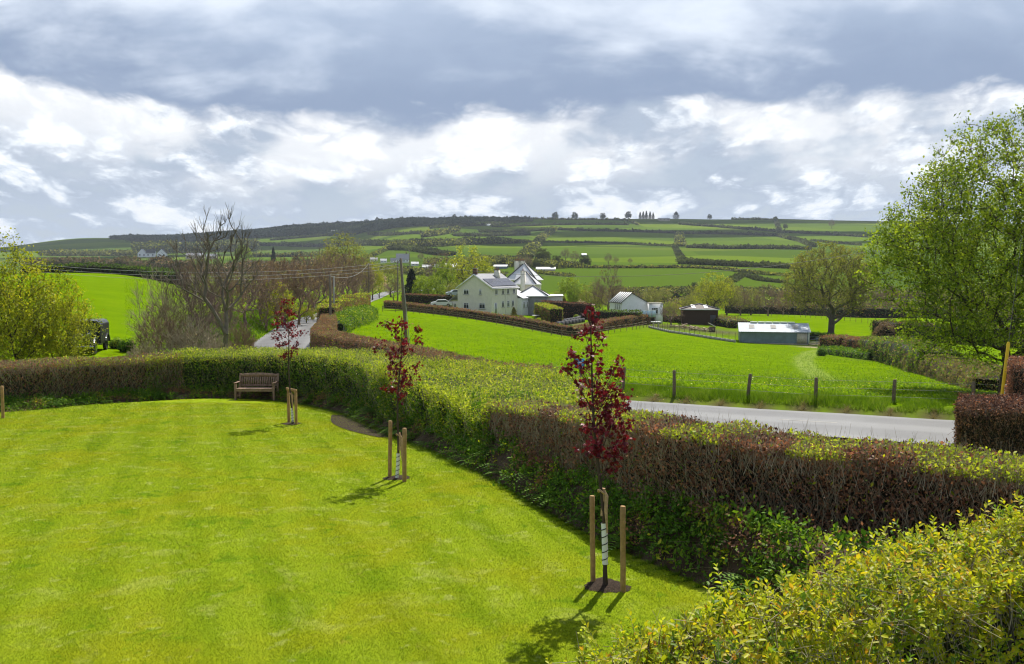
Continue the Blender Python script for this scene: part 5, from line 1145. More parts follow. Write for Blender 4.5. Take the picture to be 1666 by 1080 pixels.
# ------------------------------------------------------------ buildings
def window(parent, T, w, h, frame='white_paint', glass='glass_dark', bars=1, name='window'):
    """T maps (x along wall, z up, out of wall) to local coordinates of the parent"""
    mb = MB(); fr = .07
    def bx(x0, x1, z0, z1, o0, o1):
        V = [T(x, z, o) for x in (x0, x1) for z in (z0, z1) for o in (o0, o1)]; mb.add(V, [(0, 1, 3, 2), (4, 6, 7, 5), (0, 4, 5, 1), (2, 3, 7, 6), (0, 2, 6, 4), (1, 5, 7, 3)])
    bx(-w/2, w/2, 0, fr, .0, .07); bx(-w/2, w/2, h-fr, h, .0, .07); bx(-w/2, -w/2+fr, fr, h-fr, 0, .07); bx(w/2-fr, w/2, fr, h-fr, 0, .07)
    for k in range(bars): x = -w/2+w*(k+1)/(bars+1); bx(x-.025, x+.025, fr, h-fr, .01, .06)
    if h > .9: bx(-w/2+fr, w/2-fr, h*.72, h*.72+.05, .01, .06)
    wn = mb.obj(name, M[frame], parent); mb = MB(); mb.poly([T(-w/2+fr, fr, .02), T(w/2-fr, fr, .02), T(w/2-fr, h-fr, .02), T(-w/2+fr, h-fr, .02)]); mb.obj('pane', M[glass], wn)
    mb = MB()
    V = [T(x, z, o) for x in (-w/2-.08, w/2+.08) for z in (-.09, -.003) for o in (0, .14)]; mb.add(V, [(0, 1, 3, 2), (4, 6, 7, 5), (0, 4, 5, 1), (2, 3, 7, 6), (0, 2, 6, 4), (1, 5, 7, 3)]); mb.obj('sill', M['concrete'], wn)
    return wn
def shell(parent, W_, L, h, hr, mat, oh=.35, roof='slate', rt=.14, zb=-.8, name='wall'):
    """gabled block: gable along x at y=0 and y=L"""
    mb = MB(); mb.poly([(0, 0, zb), (W_, 0, zb), (W_, 0, h), (W_/2, 0, h+hr), (0, 0, h)]); mb.poly([(W_, L, zb), (0, L, zb), (0, L, h), (W_/2, L, h+hr), (W_, L, h)])
    mb.poly([(W_, 0, zb), (W_, L, zb), (W_, L, h), (W_, 0, h)]); mb.poly([(0, L, zb), (0, 0, zb), (0, 0, h), (0, L, h)]); wl = mb.obj(name, M[mat], parent)
    mb = MB(); s_ = hr/(W_/2); e = oh
    for sg in (-1, 1):
        x0 = W_/2; x1 = W_/2+sg*(W_/2+e); z0, z1 = h+hr+.02, h+hr-s_*(W_/2+e)+.02
        P = [(x0, -e, z0), (x1, -e, z1), (x1, L+e, z1), (x0, L+e, z0)]; P = P if sg > 0 else P[::-1]; mb.prism(P, (0, 0, rt))
    rf = mb.obj('roof', M[roof], parent)
    mb = MB()
    for yy in (-e-.03, L+e):
        for sg in (-1, 1): mb.bar((W_/2, yy, h+hr+.0), (W_/2+sg*(W_/2+e), yy, h+hr-s_*(W_/2+e)+.0), .05, .2)
    mb.obj('bargeboard', M['white_paint'], rf); return wl, rf
def hip(parent, x0, x1, y0, y1, zb, h, hr, wmat, rmat='slate', oh=.4, name='roof'):
    mb = MB(); C_ = [(x0, y0), (x1, y0), (x1, y1), (x0, y1)]
    for i in range(4): a, b = C_[i], C_[(i+1) % 4]; mb.poly([(*a, zb), (*b, zb), (*b, h), (*a, h)])
    wl = mb.obj('wall', M[wmat], parent); x0 -= oh; x1 += oh; y0 -= oh; y1 += oh; w_, d_ = x1-x0, y1-y0; mb = MB()
    if abs(w_-d_) < .3*max(w_, d_): R0 = R1 = ((x0+x1)/2, (y0+y1)/2, h+hr)
    elif w_ > d_: R0, R1 = (x0+d_/2, (y0+y1)/2, h+hr), (x1-d_/2, (y0+y1)/2, h+hr)
    else: R0, R1 = ((x0+x1)/2, y0+w_/2, h+hr), ((x0+x1)/2, y1-w_/2, h+hr)
    A_, B_, C2, D_ = (x0, y0, h), (x1, y0, h), (x1, y1, h), (x0, y1, h)
    if w_ >= d_: Fs = [[A_, B_, R1, R0], [B_, C2, R1], [C2, D_, R0, R1], [D_, A_, R0]]
    else: Fs = [[A_, B_, R0], [B_, C2, R1, R0], [C2, D_, R1], [D_, A_, R0, R1]]
    for f_ in Fs:
        if np.linalg.norm(np.array(R0)-np.array(R1)) < 1e-6 and len(f_) == 4: f_ = f_[:3]
        mb.poly(f_)
    mb.poly([A_, D_, C2, B_]); rf = mb.obj(name, M[rmat], parent)
    mb = MB()
    for a, b in ((A_, R0), (B_, R1), (C2, R1), (D_, R0)): mb.bar(np.array(a)+(0, 0, .05), np.array(b)+(0, 0, .05), .3, .12)
    mb.obj('ridge_tiles', M['dark_slate'], rf)
    mb = MB()
    for a, b in ((A_, B_), (B_, C2), (C2, D_), (D_, A_)): mb.bar(np.array(a)-(0, 0, .1), np.array(b)-(0, 0, .1), .12, .16)
    mb.obj('gutter', M['white_paint'], rf); return wl, rf
def chimney(parent, c_, w_, d_, z0, z1, mat, pots=2, cap='concrete'):
    mb = MB(); mb.box((c_[0], c_[1], (z0+z1)/2), (w_, d_, z1-z0)); ch = mb.obj('chimney', M[mat], parent); mb = MB(); mb.box((c_[0], c_[1], z1+.061), (w_+.14, d_+.14, .12)); mb.obj('chimney_cap', M[cap], parent)
    for k in range(pots):
        mb = MB(); p = np.array((c_[0]+(k-(pots-1)/2)*w_/max(pots, 1), c_[1], z1+.12)); mb.tube([p, p+(0, 0, .35), p+(0, 0, .42)], [.13, .11, .13], 8); mb.obj('chimney_pot', M['terracotta'], parent)
def houses():
    TH = R(23); rc = at(800, 510, 163); W_, L = 7.2, 12.6; zg = CZ-8.6
    o = np.array((rc[0]-W_*math.cos(TH), rc[1]+W_*math.sin(TH), zg)); t = thing('house', o, 'cream two-storey house with slate roof and solar panels behind the field hedge', 'house', rz=-TH)
    ze = at(800, 468, 163)[2]-zg; wl, rf = shell(t, W_, L, ze, 2.5, 'render_cream', .3)
    G = lambda cx_, z0: (lambda x, z, o_: (cx_+x, -o_, z0+z)); S_ = lambda cy_, z0: (lambda x, z, o_: (W_+o_, cy_+x, z0+z))
    for cx_, zt_, w_, h in ((1.85, -.35, 1.1, .95), (4.85, -.30, .5, 1.0), (1.85, -2.95, 1.1, 1.05), (5.2, -2.95, 1.25, 1.05)): window(t, G(cx_, ze+zt_-h), w_, h)
    for s_ in (2.1, 5.3, 7.8, 10.8): window(t, S_(s_, ze-.35-1.0), 1.15, 1.0)
    for s_ in (5.3, 7.9, 10.2): window(t, S_(s_, ze-2.7-1.2), 1.15, 1.2)
    mb = MB(); mb.box((W_+.03, 1.8, ze-4.05), (.06, 1.3, 2.2)); d_ = mb.obj('door', M['white_paint'], t); mb = MB(); mb.box((W_+.07, 1.8, ze-3.95), (.02, .5, 1.9)); mb.obj('door_glass', M['glass_dark'], d_)
    mb = MB(); mb.tube([(W_+.08, 6.6, ze-.1), (W_+.08, 6.6, ze-5)], .05, 6); mb.obj('downpipe', M['white_paint'], t)
    mb = MB(); mb.bar((W_+.36, -.3, ze-.23), (W_+.36, L+.3, ze-.23), .12, .12); mb.obj('gutter', M['white_paint'], t)
    # solar array on the lower half of the right slope
    mb = MB(); nrm = np.array((2.5, 0, 3.6)); nrm /= np.linalg.norm(nrm); dn = np.array((3.6, 0, -2.5)); dn /= np.linalg.norm(dn); c0 = np.array((W_/2, 0, ze+2.5+.18))
    for r_ in range(2):
        for k in range(10):
            p = c0+dn*(1.85+r_*1.22)+np.array((0, .35+k*1.2, 0))+nrm*.06; mb.prism([p, p+dn*1.18, p+dn*1.18+(0, 1.16, 0), p+(0, 1.16, 0)], nrm*.04)
    mb.obj('solar_panels', M['solar_panel'], rf)
    chimney(rf, (W_/2-.1, .5), .75, .6, ze+2.2, ze+3.6, 'brick_dark', 1); chimney(rf, (W_/2+.9, 8.6), .9, 1.1, ze+1.2, ze+3.3, 'render_cream', 2, 'dark_slate')
    # right rear extension and left garage, parts of the house
    mb = MB(); x0, x1, y0, y1 = W_-3.4, W_+.9, L+.002, L+4.6; zz = ze-2.35
    for a, b in (((x0, y1), (x0, y0)), ((x0, y0), (x1, y0)), ((x1, y0), (x1, y1)), ((x1, y1), (x0, y1))): mb.poly([(*a, -.8), (*b, -.8), (*b, zz), (*a, zz)])
    e = mb.obj('extension', M['render_white'], t)
    for s_ in (1.3, 3.2): window(e, (lambda x, z, o_, s_=s_: (x1+o_, y0+s_+x, zz-1.9+z)), .8, 1.1)
    mb = MB(); xr, zr = x0+1.0, zz+1.75; mb.prism([(xr, y0+.01, zr), (x1+.35, y0+.01, zz-.12), (x1+.35, y1+.3, zz-.12), (xr, y1+.3, zr)], (0, 0, .12)); mb.prism([(x0-.3, y0+.01, zz-.1), (xr, y0+.01, zr), (xr, y1+.3, zr), (x0-.3, y1+.3, zz-.1)], (0, 0, .12)); mb.obj('extension_roof', M['roof_pale'], e)
    b = at(732, 500, 172); zg2 = hz1(b[0], b[1]); t2 = thing('garage', (b[0], b[1], zg2), 'small slate-roofed garage against the left side of the main house', 'garage', rz=-TH)
    hh = at(735, 490, 172)[2]-zg2; mb = MB(); mb.box((.85, 2, hh/2-.3), (1.7, 4, hh+.6)); mb.obj('wall', M['render_cream'], t2); mb = MB(); mb.prism([(-.25, -.3, hh), (1.75, -.3, hh+1.35), (1.75, 4.3, hh+1.35), (-.25, 4.3, hh)], (0, 0, .12)); mb.obj('roof', M['slate'], t2); window(t2, (lambda x, z, o_: (1.2+x, -o_, hh-1.2+z)), .5, .8)
    # cream house with two hipped roofs and tall chimneys
    y = 192; b = gx(846, y); zb = b[2]; t3 = thing('house', b, 'cream house with hipped grey roofs and tall chimneys behind the main house', 'house', rz=R(-14)); Z = lambda v: at(846, v, y)[2]-zb; X = lambda u: (u-846)*y/F
    hip(t3, X(822), X(868), 1.5, 8.5, -1, Z(455), Z(427)-Z(455), 'render_cream', 'roof_pale')
    hip(t3, X(842), X(876), -3.5, 1.2, -1, Z(461.5), Z(442)-Z(461.5), 'render_cream', 'roof_pale')
    chimney(t3, (X(833), 4.6), 1.1, .8, Z(445), Z(424.5), 'render_cream', 2); chimney(t3, (X(841), 5.0), 1.1, .8, Z(432), Z(424.5), 'render_cream', 2); chimney(t3, (X(857.5), -3.75), .95, .7, 0, Z(441), 'render_cream', 1)
    for u in (850, 869): window(t3, (lambda x, z, o_, u=u: (X(u)+x, -3.5-o_, Z(474)+z)), .9, 1.1)
    y = 180; b = gx(866, y); zb = b[2]; t4 = thing('outbuilding', b, 'low outbuilding with a brilliant white pyramid roof right of the main house', 'outbuilding', rz=R(-6)); Z = lambda v: at(866, v, y)[2]-zb; X = lambda u: (u-866)*y/F
    hip(t4, X(844), X(890), -2.5, 2.5, -1, Z(480.5), Z(464.5)-Z(480.5), 'slate', 'white_paint')
    mb = MB(); b = gx(902, 180); mb.prism([(-1.8, 0, 0), (1.7, 0, 0), (1.7, 0, at(902, 482, 180)[2]-b[2]), (-1.8, 0, at(902, 484, 180)[2]-b[2])], (0, 3, 0)); wl = mb.obj('wall', M['render_cream']); t5 = thing('greenhouse', b, 'small flat glass-roofed lean-to right of the white pyramid roof', 'greenhouse'); wl.parent = t5
    mb = MB(); zq = at(902, 482, 180)[2]-b[2]; mb.prism([(-2, -.3, zq), (1.9, -.3, zq+.05), (1.9, 3.2, zq+.3), (-2, 3.2, zq+.25)], (0, 0, .08)); mb.obj('roof', M['roof_pale'], t5)
    # white bungalow
    y = 172; b = gx(1012, y); zb = b[2]; t6 = thing('bungalow', b, 'white bungalow with a ribbed glass roof slope and dark window', 'bungalow', rz=R(14)); Z = lambda v: at(1012, v, y)[2]-zb; W2 = (1058-1012)*y/F/math.cos(R(14)); ze = Z(492); hr = Z(477.5)-Z(492)
    mb = MB(); Ln = 7; ax = W2*.36
    P = [(0, 0, -1.5), (W2, 0, -1.5), (W2, 0, ze-.3), (ax, 0, ze+hr), (0, 0, ze)]; mb.poly(P); mb.poly([(p[0], Ln, p[2]) for p in P[::-1]]); mb.poly([(0, Ln, -1.5), (0, 0, -1.5), (0, 0, ze), (0, Ln, ze)]); mb.poly([(W2, 0, -1.5), (W2, Ln, -1.5), (W2, Ln, ze-.3), (W2, 0, ze-.3)]); mb.obj('wall', M['render_white'], t6)
    mb = MB(); mb.prism([(ax, -.2, ze+hr+.02), (W2+.3, -.2, ze-.42), (W2+.3, Ln, ze-.42), (ax, Ln, ze+hr+.02)], (0, 0, .12)); mb.prism([(-.3, -.2, ze-.2), (ax, -.2, ze+hr+.02), (ax, Ln, ze+hr+.02), (-.3, Ln, ze-.2)], (0, 0, .12)); rf = mb.obj('roof', M['dark_slate'], t6); mb = MB()
    for k in range(6): yy = .3+k*1.15; mb.bar((-.3, yy, ze-.02), (ax, yy, ze+hr+.2), .5, .06)
    mb.obj('roof_strips', M['white_paint'], rf)
    for s_ in (1.2, 2.4, 3.6): window(t6, (lambda x, z, o_, s_=s_: (-o_, s_+x, ze-1.5+z)), .7, 1.1)
    b = gx(1069, 170); zb = b[2]; t7 = thing('annexe', b, 'white flat-roofed annexe with a dark window joined to the bungalow', 'annexe'); hh = at(1069, 494, 170)[2]-zb; mb = MB(); mb.box((-.15, 1.5, hh/2-.5), (2.6, 3, hh+1)); mb.obj('wall', M['render_white'], t7); mb = MB(); mb.box((-.15, 1.5, hh+.06), (2.9, 3.3, .11)); mb.obj('roof', M['concrete'], t7); window(t7, (lambda x, z, o_: (-.45+x, -o_, hh-2.0+z)), 1.3, 1.2, bars=2)
    b = gx(1057, 166); zb = b[2]; t8 = thing('balustrade', b, 'pale glass balustrade panels on a terrace in front of the annexe', 'balustrade'); z0, z1 = at(1057, 516, 166)[2]-zb, at(1057, 505, 166)[2]-zb
    for k in range(3):
        mb = MB(); mb.box((-1.1+k*.95, 0, (z0+z1)/2), (.88, .03, z1-z0)); mb.obj('glass_panel', M['glass_blue'], t8)
    mb = MB(); mb.box((-.15, 0, z1+.03), (2.9, .06, .06)); mb.obj('handrail', M['white_paint'], t8)
    # brown shed
    y = 168; b = gx(1110, y); zb = b[2]; t9 = thing('shed', b, 'dark brown timber shed with two pale rooflights beyond the garden', 'shed', rz=R(-8)); ww = 57*y/F; Z = lambda v: at(1138, v, y)[2]-zb
    hip(t9, 0, ww, 0, 5, -1.2, Z(502.5), Z(495.5)-Z(502.5)+.1, 'shed_brown', 'shed_roof', .25)
    sl = (Z(495.5)-Z(502.5)+.1)/2.75
    for x in (1.9, 4.3):
        mb = MB(); mb.prism([(x, .1, Z(502.5)+.37*sl*1.02), (x+.7, .1, Z(502.5)+.37*sl*1.02), (x+.5, 1.9, Z(502.5)+2.1*sl), (x-.2, 1.9, Z(502.5)+2.1*sl)], (0, 0, .08))
        mb.obj('rooflight', M['roof_pale'], t9)
    mb = MB(); mb.box((ww-.9, -.04, .8), (1.1, .06, 2)); mb.obj('door', M['dark_slate'], t9)
    # metal barn
    TB = R(-12); y = 131; c_ = on(1217, 556); c_ = gx(1206, y); zb = c_[2]; t = thing('barn', c_, 'low corrugated metal barn with a pale roof on the edge of the field', 'barn', rz=TB); Lb = 9.9; Db = 6.4; Z = lambda v: at(1217, v, y)[2]-zb; ze, zr = Z(538.5), Z(525.5)-.15
    def corr(P, Q, z0, z1f, mat, nm, par, n=60, amp=.03, out=(0, -1)):
        P = np.array(P, float); Q = np.array(Q, float); s_ = np.linspace(0, 1, n); X = P+(Q-P)*s_[:, None]+np.array(out)*((np.arange(n) % 2)*amp)[:, None]; zt = np.array([z1f(k) for k in s_]); V = np.concatenate([np.column_stack([X, np.full(n, z0)]), np.column_stack([X, zt])]); i = np.arange(n-1)
        mb = MB(); mb.add(V, np.stack([i, i+1, i+1+n, i+n], -1)); return mb.obj(nm, M[mat], par)
    corr((0, 0), (Lb, 0), -1.0+1.0, lambda k: ze, 'metal_wall', 'cladding', t); corr((0, Db), (0, 0), .0, lambda k: ze+(zr-ze)*(1-abs(2*k-1)), 'metal_wall', 'cladding', t, 40, .03, (-1, 0)); corr((Lb, 0), (Lb, Db), 0., lambda k: ze+(zr-ze)*(1-abs(2*k-1)), 'metal_wall', 'cladding', t, 40, .03, (1, 0)); corr((Lb, Db), (0, Db), 0, lambda k: ze, 'metal_wall', 'cladding', t, 60, .03, (0, 1))
    mb = MB(); mb.box((Lb/2, Db/2, -.35+.02), (Lb-.1, Db-.1, 1.7)); mb.box((Lb-.95, -.06, ze/2-.1), (1.5, .06, ze-.25)); mb.obj('block_base', M['stone_pale'], t)
    n = 80
    for sg, nm in ((0, 'roof'), (1, 'roof')):
        X = np.linspace(-.3, Lb+.3, n); wob = (np.arange(n) % 2)*.035; y0, y1 = (-.35, Db/2) if sg == 0 else (Db+.35, Db/2); sl = (zr-ze)/(Db/2); z0 = ze-.35*sl+.05
        V = np.concatenate([np.column_stack([X, np.full(n, y0), z0+wob]), np.column_stack([X, np.full(n, y1), zr+.05+wob])]); i = np.arange(n-1); mb = MB(); mb.add(V, np.stack([i, i+1, i+1+n, i+n], -1)); rf = mb.obj(nm, M['metal_sheet'], t)
        if sg == 0:
            for x in (1.7, 4.9, 8.1):
                mb = MB(); mb.poly([(x-.4, .9, ze+sl*.9+.12), (x+.4, .9, ze+sl*.9+.12), (x+.4, 2.3, ze+sl*2.3+.12), (x-.4, 2.3, ze+sl*2.3+.12)])
                mb.obj('rooflight', M['concrete'], rf)
    mb = MB()
    for k in range(6): mb.box((2.1+k*1.12, Db/2, zr+.17), (1.0, .5, .14))
    mb.obj('ridge_vent', M['white_paint'], t); mb = MB(); mb.box((Lb+.03, -.03, ze/2), (.14, .14, ze)); mb.obj('corner_post', M['white_paint'], t)
    # farm gate right of the barn
    a, b_ = on(1316, 560), on(1342, 562); t = thing('gate', a, 'grey metal field gate between the barn and the brown hedge', 'gate'); d = b_-a; mb = MB()
    for z in (.25, .5, .75, 1.0, 1.2): mb.bar((0, 0, z), d+(0, 0, z), .05, .05)
    for s_ in (0, .5, 1): mb.bar(d*s_+(0, 0, .2), d*s_+(0, 0, 1.22), .05, .05)
    mb.obj('gate_frame', M['metal_sheet'], t)
    for s_ in (-.05, 1.05): mb = MB(); mb.box(d*s_+(0, 0, .6), (.2, .2, 1.5)); mb.obj('post', M['post_wood'], t)
    # hen house table by the netting
    b = on(1067, 533); t = thing('garden_table', b, 'small pale-topped table at the corner of the rail fence', 'table'); h = at(1067, 523.5, b[1])[2]-b[2]; mb = MB(); mb.box((0, 0, h), (1.7, 1.2, .1)); mb.obj('tabletop', M['white_paint'], t)
    for x in (-.45, .45):
        for yy in (-.4, .4): mb = MB(); mb.box((x, yy, h/2-.06), (.14, .14, h)); mb.obj('leg', M['stone_pale'], t)
    b = on(1160, 540); t = thing('hen_ark', b, 'small white sloping-topped ark in the rough pen beside the barn', 'hen house'); mb = MB(); mb.prism([(-.6, 0, 1.5), (.5, 0, .9), (.5, 1.4, .9), (-.6, 1.4, 1.5)], (0, 0, .08)); mb.obj('lid', M['white_paint'], t); mb = MB(); mb.box((0, .7, .45), (.9, 1.2, .85)); mb.obj('body', M['post_wood'], t)
    g = np.random.default_rng(3)
    for u0, v0, lab in ((1112, 534, 'heap of cut pale logs in the rough pen, left'), (1128, 537, 'heap of cut pale logs in the rough pen, middle'), (1145, 539, 'heap of cut pale logs in the rough pen, right')):
        b = on(u0, v0); mb = MB()
        for k in range(16): p = np.array((g.normal()*.7, g.normal()*.5, .15+abs(g.normal())*.25)); d = np.array((g.normal(), g.normal(), g.normal()*.2)); d /= np.linalg.norm(d); mb.tube([p-d*.35, p+d*.35], .11, 8)
        o = mb.obj('log_pile', M['log_pale']); o.location = b; tag(o, lab, 'log pile')
houses()
def small_house(u, v, wpx, hpx, rpx, label, wall='render_white', roof='slate', rz=.15, nwin=3, name='house', depth=.6, ymin=5, gable=False, nchim=1, cat='house'):
    b = on(u, v, ymin); y = b[1]; W_, h, hr = px2m(wpx, y), px2m(hpx, y), px2m(rpx, y); t = thing(name, b, label, cat, rz=rz)
    if gable: t.rotation_euler[2] = rz; off = 0
    L = W_*depth; r2 = bpy.data.objects.new('building', None)
    # ridge along x: build in a rotated frame (gables at the ends)
    bpy.data.objects.remove(r2); mb = MB(); A = [(-W_/2, -L/2), (W_/2, -L/2), (W_/2, L/2), (-W_/2, L/2)]
    for i in range(4): a, c_ = A[i], A[(i+1) % 4]; mb.poly([(*a, -2), (*c_, -2), (*c_, h), (*a, h)])
    if gable: mb.poly([(-W_/2, -L/2, h), (W_/2, -L/2, h), (0, -L/2, h+hr)]); mb.poly([(W_/2, L/2, h), (-W_/2, L/2, h), (0, L/2, h+hr)])
    else: mb.poly([(-W_/2, L/2, h), (-W_/2, -L/2, h), (-W_/2, 0, h+hr)]); mb.poly([(W_/2, -L/2, h), (W_/2, L/2, h), (W_/2, 0, h+hr)])
    mb.obj('wall', M[wall], t); mb = MB(); e = W_*.03
    if gable:
        for sg in (-1, 1): P = [(0, -L/2-e, h+hr+.05), (sg*(W_/2+e), -L/2-e, h-.1), (sg*(W_/2+e), L/2+e, h-.1), (0, L/2+e, h+hr+.05)]; mb.prism(P if sg > 0 else P[::-1], (0, 0, W_*.02))
    else:
        for sg in (-1, 1): P = [(-W_/2-e, 0, h+hr+.05), (-W_/2-e, sg*(L/2+e), h-.1), (W_/2+e, sg*(L/2+e), h-.1), (W_/2+e, 0, h+hr+.05)]; mb.prism(P if sg < 0 else P[::-1], (0, 0, W_*.02))
    rf = mb.obj('roof', M[roof], t)
    if nchim:
        mb = MB(); mb.box((W_*.3 if not gable else 0, 0, h+hr), (W_*.07, W_*.05, hr*.8)); mb.obj('chimney', M['brick_dark'], rf)
    for k in range(nwin):
        x = -W_/2+W_*(k+.5)/nwin; mb = MB(); mb.box((x, -L/2-.02, h*.55), (W_/nwin*.35, .06, h*.35)); mb.obj('window', M['glass_dark'], t)
    return t
def village():
    SH = small_house
    SH(655, 427, 20, 5, 9, 'grey-roofed white house standing tallest in the valley village', 'render_white', 'slate', .1, 4, nchim=1)
    SH(640, 427, 9, 3, 4, 'tiny white house left of the tallest village house', nwin=2); SH(624, 427, 10, 3, 3, 'small white cottage at the left end of the village', roof='roof_pale', nwin=2); SH(608, 425, 12, 3, 3, 'long low grey building left of the village cottages', 'render_cream', 'slate', .2, 2)
    SH(675, 432, 12, 3, 3, 'small pale building right of the tallest village house', roof='roof_pale', nwin=2); SH(694, 437, 14, 3, 3, 'small white bungalow in the village behind the slim green tree', roof='roof_pale', nwin=3); SH(735, 437, 22, 3, 5, 'white-roofed building between the slim green and the big yellow-green tree', roof='white_paint', nwin=3)
    SH(765, 427, 18, 3, 3, 'pale building half hidden behind the big yellow-green tree', roof='roof_pale', nwin=3); SH(712, 436, 10, 3, 3, 'small white house half hidden behind the slim green tree', roof='slate', nwin=2)
    SH(815, 437, 22, 3.5, 2.5, 'grey farm shed with a pale roof left of the cream house chimneys', 'metal_wall', 'roof_pale', -.2, 0, 'farm_shed', nchim=0, cat='shed'); SH(888, 440, 30, 2, 3, 'long low barn with a white roof right of the cream house', 'stone_pale', 'white_paint', -.05, 0, 'farm_shed', nchim=0, cat='shed')
    SH(554, 379.5, 27, 3, 2.2, 'long pale-roofed shed high on the hillside', 'dark_slate', 'roof_pale', -.1, 0, 'farm_shed', nchim=0, cat='shed', ymin=700)
    SH(1080, 358.5, 18, 2, 1.6, 'long low farmhouse on the ridge between the conifer clump and the single evergreen', 'stone_pale', 'slate', 0, 3, ymin=900, nchim=1)
    SH(232, 418, 13, 6, 7, 'white gabled farmhouse on the left, leftmost of three', gable=True, nwin=2, ymin=300); SH(246, 418, 14, 6, 6, 'dark-roofed white farmhouse on the left, middle of three', roof='dark_slate', nwin=2, ymin=300); SH(264, 418, 14, 6, 7, 'white gabled farmhouse on the left, rightmost of three', gable=True, roof='dark_slate', nwin=2, ymin=300)
    SH(318, 421, 26, 5, 4, 'long grey terrace behind the bare tree branches', 'stone_pale', 'slate', 0, 4, ymin=300); SH(345, 421, 16, 4, 4, 'grey house right of the long terrace behind the bare tree', 'stone_pale', 'slate', 0, 3, ymin=300); SH(407, 428, 8, 2, 2, 'tiny white cottage in the valley right of the bare tree', nwin=1, ymin=300)
    SH(950, 416, 8, 2, 1.5, 'tiny shed low in the bright hill field', roof='roof_pale', nwin=0, nchim=0, ymin=500, name='field_shed', cat='shed'); SH(793, 367, 10, 1.5, 1.2, 'tiny pale-roofed shed among the upper left hedges', roof='white_paint', nwin=0, nchim=0, ymin=900, name='field_shed', cat='shed')
village()

# ------------------------------------------------------------ cars
def car(b, rz, label, paint, scale=1.0):
    t = thing('parked_car', b, label, 'car', rz=rz); prof = [(-2.1, .35), (-2.15, .75), (-1.9, .95), (-1.2, 1.0), (-.75, 1.42), (.9, 1.45), (1.6, 1.0), (2.1, .92), (2.15, .35)]
    mb = MB(); mb.prism([(x, -.85, z) for x, z in prof], (0, 1.7, 0)); mb.obj('body', M[paint], t, bevel=.06)
    mb = MB(); mb.prism([(-1.05, -.862, 1.02), (-.72, -.862, 1.34), (.85, -.862, 1.36), (1.35, -.862, 1.02)], (0, 1.724, 0)); mb.obj('window', M['glass_dark'], t)
    for x in (-1.35, 1.35):
        for s_ in (-1, 1):
            mb = MB(); mb.tube([(x, s_*.66, .33), (x, s_*.88, .33)], .33, 16); w_ = mb.obj('wheel', M['rubber'], t); mb = MB(); mb.tube([(x, s_*.87, .33), (x, s_*.89, .33)], .19, 12); mb.obj('rim', M['chrome'], w_)
    return t
def cars():
    # old upright black car, nose to the camera, half hidden by the shrubs
    y = 48; b = gx(139, y); g = thing('vintage_car', b, 'old upright black car parked beyond the hedge, half hidden by the yellow-green shrub', 'car', rz=R(14)); s_ = .62
    def arc_box(x0, x1, y0, y1, z0, z1, r_, name, mat, par):
        mb = MB(); k = 8; P = [(x0, z0), (x1, z0)]
        for i in range(k+1): a = math.pi/2*i/k; P.append((x1-r_+r_*math.cos(a), z1-r_+r_*math.sin(a)))
        for i in range(k+1): a = math.pi/2+math.pi/2*i/k; P.append((x0+r_+r_*math.cos(a), z1-r_+r_*math.sin(a)))
        mb.prism([(p[0], y0, p[1]) for p in P[::-1]], (0, y1-y0, 0)); return mb.obj(name, mat, par, bevel=.05)
    B = M['black_paint']; H = at(150, 521.5, y)[2]-b[2]
    arc_box(-.78, .78, -.3, 2.0, .45, H, .30, 'cabin', B, g); arc_box(-.64, .64, -.316, -.26, H*.60, H-.16, .14, 'windscreen', M['glass_dark'], g)
    arc_box(-.42, .42, -1.9, -.25, .5, H*.56, .22, 'bonnet', B, g); mb = MB(); mb.box((0, -1.93, .82), (.5, .06, .62)); mb.obj('grille', M['chrome'], g, bevel=.03)
    for sg in (-1, 1):
        mb = MB(); an = np.linspace(-.1, math.pi*.93, 14); C_ = [(sg*.66, -1.35-math.cos(a)*.50-(a > 2)*.15, .42+math.sin(a)*.46) for a in an][::1]; C_.append((sg*.70, -.25, .42))
        for a, c_ in zip(C_[:-1], C_[1:]): mb.bar(a, c_, .30, .05)
        mb.obj('mudguard', B, g); mb = MB(); mb.tube([(sg*.50, -1.45, 1.05), (sg*.50, -1.62, 1.05), (sg*.50, -1.74, 1.05), (sg*.50, -1.76, 1.05)], [.03, .12, .14, .135], 14); l = mb.obj('headlight', B, g); mb = MB(); mb.tube([(sg*.50, -1.762, 1.05), (sg*.50, -1.775, 1.05)], [.125, .10], 14); mb.obj('lens', M['chrome'], l)
        mb = MB(); mb.bar((sg*.78, -.2, H*.62), (sg*.95, -.25, H*.66), .02, .02); mb.tube([(sg*.95, -.27, H*.68), (sg*.95, -.30, H*.68)], .10, 12); mb.obj('mirror', M['chrome'], g)
        for yy in (-1.35, 1.45):
            mb = MB(); mb.tube([(sg*.58, yy, .36), (sg*.74, yy, .36)], .36, 18); w_ = mb.obj('wheel', M['rubber'], g); mb = MB(); mb.tube([(sg*.735, yy, .36), (sg*.755, yy, .36)], .2, 12); mb.obj('rim', M['chrome'], w_)
        mb = MB(); an = np.linspace(.15, math.pi-.1, 12); C_ = [(sg*.70, 1.45-math.cos(a)*.52, .40+math.sin(a)*.50) for a in an]
        for a, c_ in zip(C_[:-1], C_[1:]): mb.bar(a, c_, .26, .05)
        mb.obj('mudguard', B, g)
    mb = MB(); mb.bar((-.8, -2.15, .45), (.8, -2.15, .45), .05, .09); mb.obj('bumper', M['chrome'], g)
    b = gx(742, 186); b[2] = at(742, 482, 186)[2]; car(b, .3, 'pale blue-grey car parked behind the main house gable', 'car_silver'); b = gx(718, 172); b[2] = max(b[2], at(718, 499, 172)[2]); car(b, .1, 'white car parked behind the field hedge left of the garage', 'car_white')
cars()

